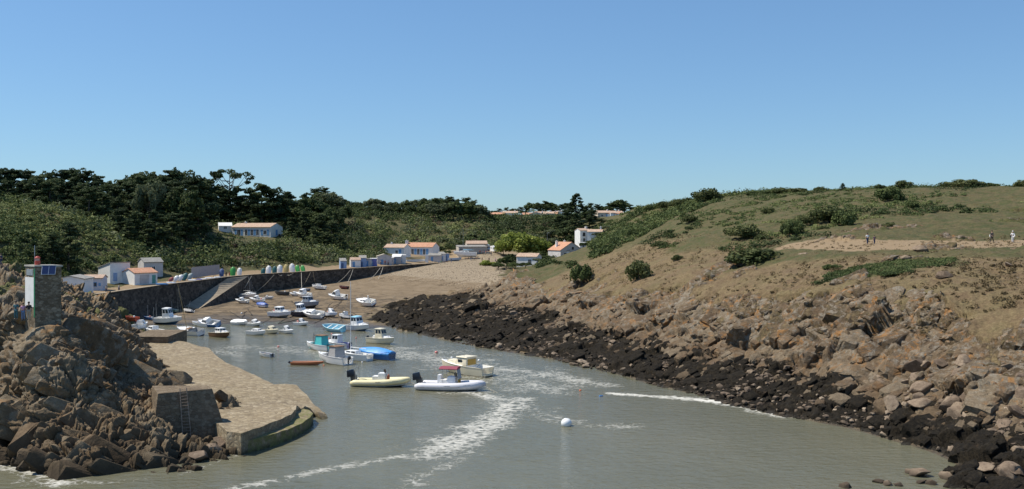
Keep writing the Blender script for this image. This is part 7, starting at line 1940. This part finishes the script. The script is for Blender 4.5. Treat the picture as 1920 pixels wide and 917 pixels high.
for k in range(16):
    u = gb.uniform(1480, 1930); v = gb.uniform(893, 920) - (u > 1700) * gb.uniform(0, 18)
    put_stone(u, v, gb.uniform(18, 70) * (1 if u > 1700 else .6), BLD, 'rock at the lower right edge of the water', GBL, .5, .35)
# pale outcrops in the hillside grass
for (u, v, w, lab) in [(1506, 481, 26, 'grey outcrop in the grass right of the largest domed bush'), (1476, 487, 20, 'smaller grey outcrop behind the largest domed bush'), (1130, 537, 12, 'pale stone lying in the dry grass'), (1728, 470, 44, 'broad grey outcrop just below the path'), (1700, 487, 30, 'low grey stones left of the broad outcrop'), (1312, 523, 22, 'grey stone on the dry bank'), (1890, 497, 26, 'grey stone at the right edge of the grass'), (1770, 520, 40, 'grey outcrop under the green patch'), (1150, 396, 10, 'pale rock on the far flank of the hill')]:
    put_stone(u, v, w, BLD, lab, 'outcrops in the hillside grass', .45, .35)
# small stones too many to count
def stone_field(name, label, n, fu, mat, seed):
    g_ = np.random.default_rng(seed); VV = []; FF = []; b0 = 0
    base = [rock for rock in STN[:4]]
    arr = []
    for me in base:
        bm = bmesh.new(); bm.from_mesh(me); bmesh.ops.decimate if False else None
        bm.free()
    ico = bmesh.new(); bmesh.ops.create_icosphere(ico, subdivisions=1, radius=1); iv = np.array([v.co[:] for v in ico.verts]); jf = np.array([[v.index for v in f.verts] for f in ico.faces]); ico.free()
    pts = fu(n, g_)
    for (x, y, z, w) in pts:
        d = iv * (1 + g_.uniform(-.28, .28, (len(iv), 1))); a = g_.uniform(0, 6.28); c, s = math.cos(a), math.sin(a)
        d = d * np.array((w, w * g_.uniform(.6, 1), w * g_.uniform(.35, .7)))
        d = np.stack([d[:, 0] * c - d[:, 1] * s, d[:, 0] * s + d[:, 1] * c, d[:, 2]], 1)
        VV.append(d + np.array((x, y, z + w * .15))); FF.append(jf + b0); b0 += len(iv)
    me = np_mesh(name, np.concatenate(VV), np.concatenate(FF), [mat]); return tag(link_mesh(name, me), label, None, kind='stuff')
def shore_pts(n, g_):
    out = []
    D = g_.uniform(76, 250, n * 8); x = g_.uniform(-.12, .56, n * 8) * D
    z = H0(x, D); keep = (z > -.02) & (z < 4.2) & (x > np.interp(D, [76, 150, 180, 215, 250], [20, 5, -14, -22, 0])) & (fbm(x * .16, D * .16, octv=3, seed=71) > -.02)
    k = np.nonzero(keep)[0][:n]
    return np.stack([x[k], D[k], z[k], g_.uniform(.10, .42, len(k)) * (.7 + g_.random(len(k)) ** 3)], 1)
stone_field('shore_rubble', 'small pale stones strewn through the seaweed', 3600, shore_pts, M_STONE, 801)
def beach_pts(n, g_):
    D = g_.uniform(255, 405, n * 5); x = g_.uniform(-.16, .01, n * 5) * D; z = H0(x, D)
    d, s, _ = seg_dist(x, D, QLINE); keep = (d * s < -1) & (z > 3.0) & (z < 7)
    k = np.nonzero(keep)[0][:n]; return np.stack([x[k], D[k], z[k], g_.uniform(.06, .18, len(k))], 1)
stone_field('beach_shingle', 'reddish shingle at the head of the beach', 2600, beach_pts, M_STONE, 802)
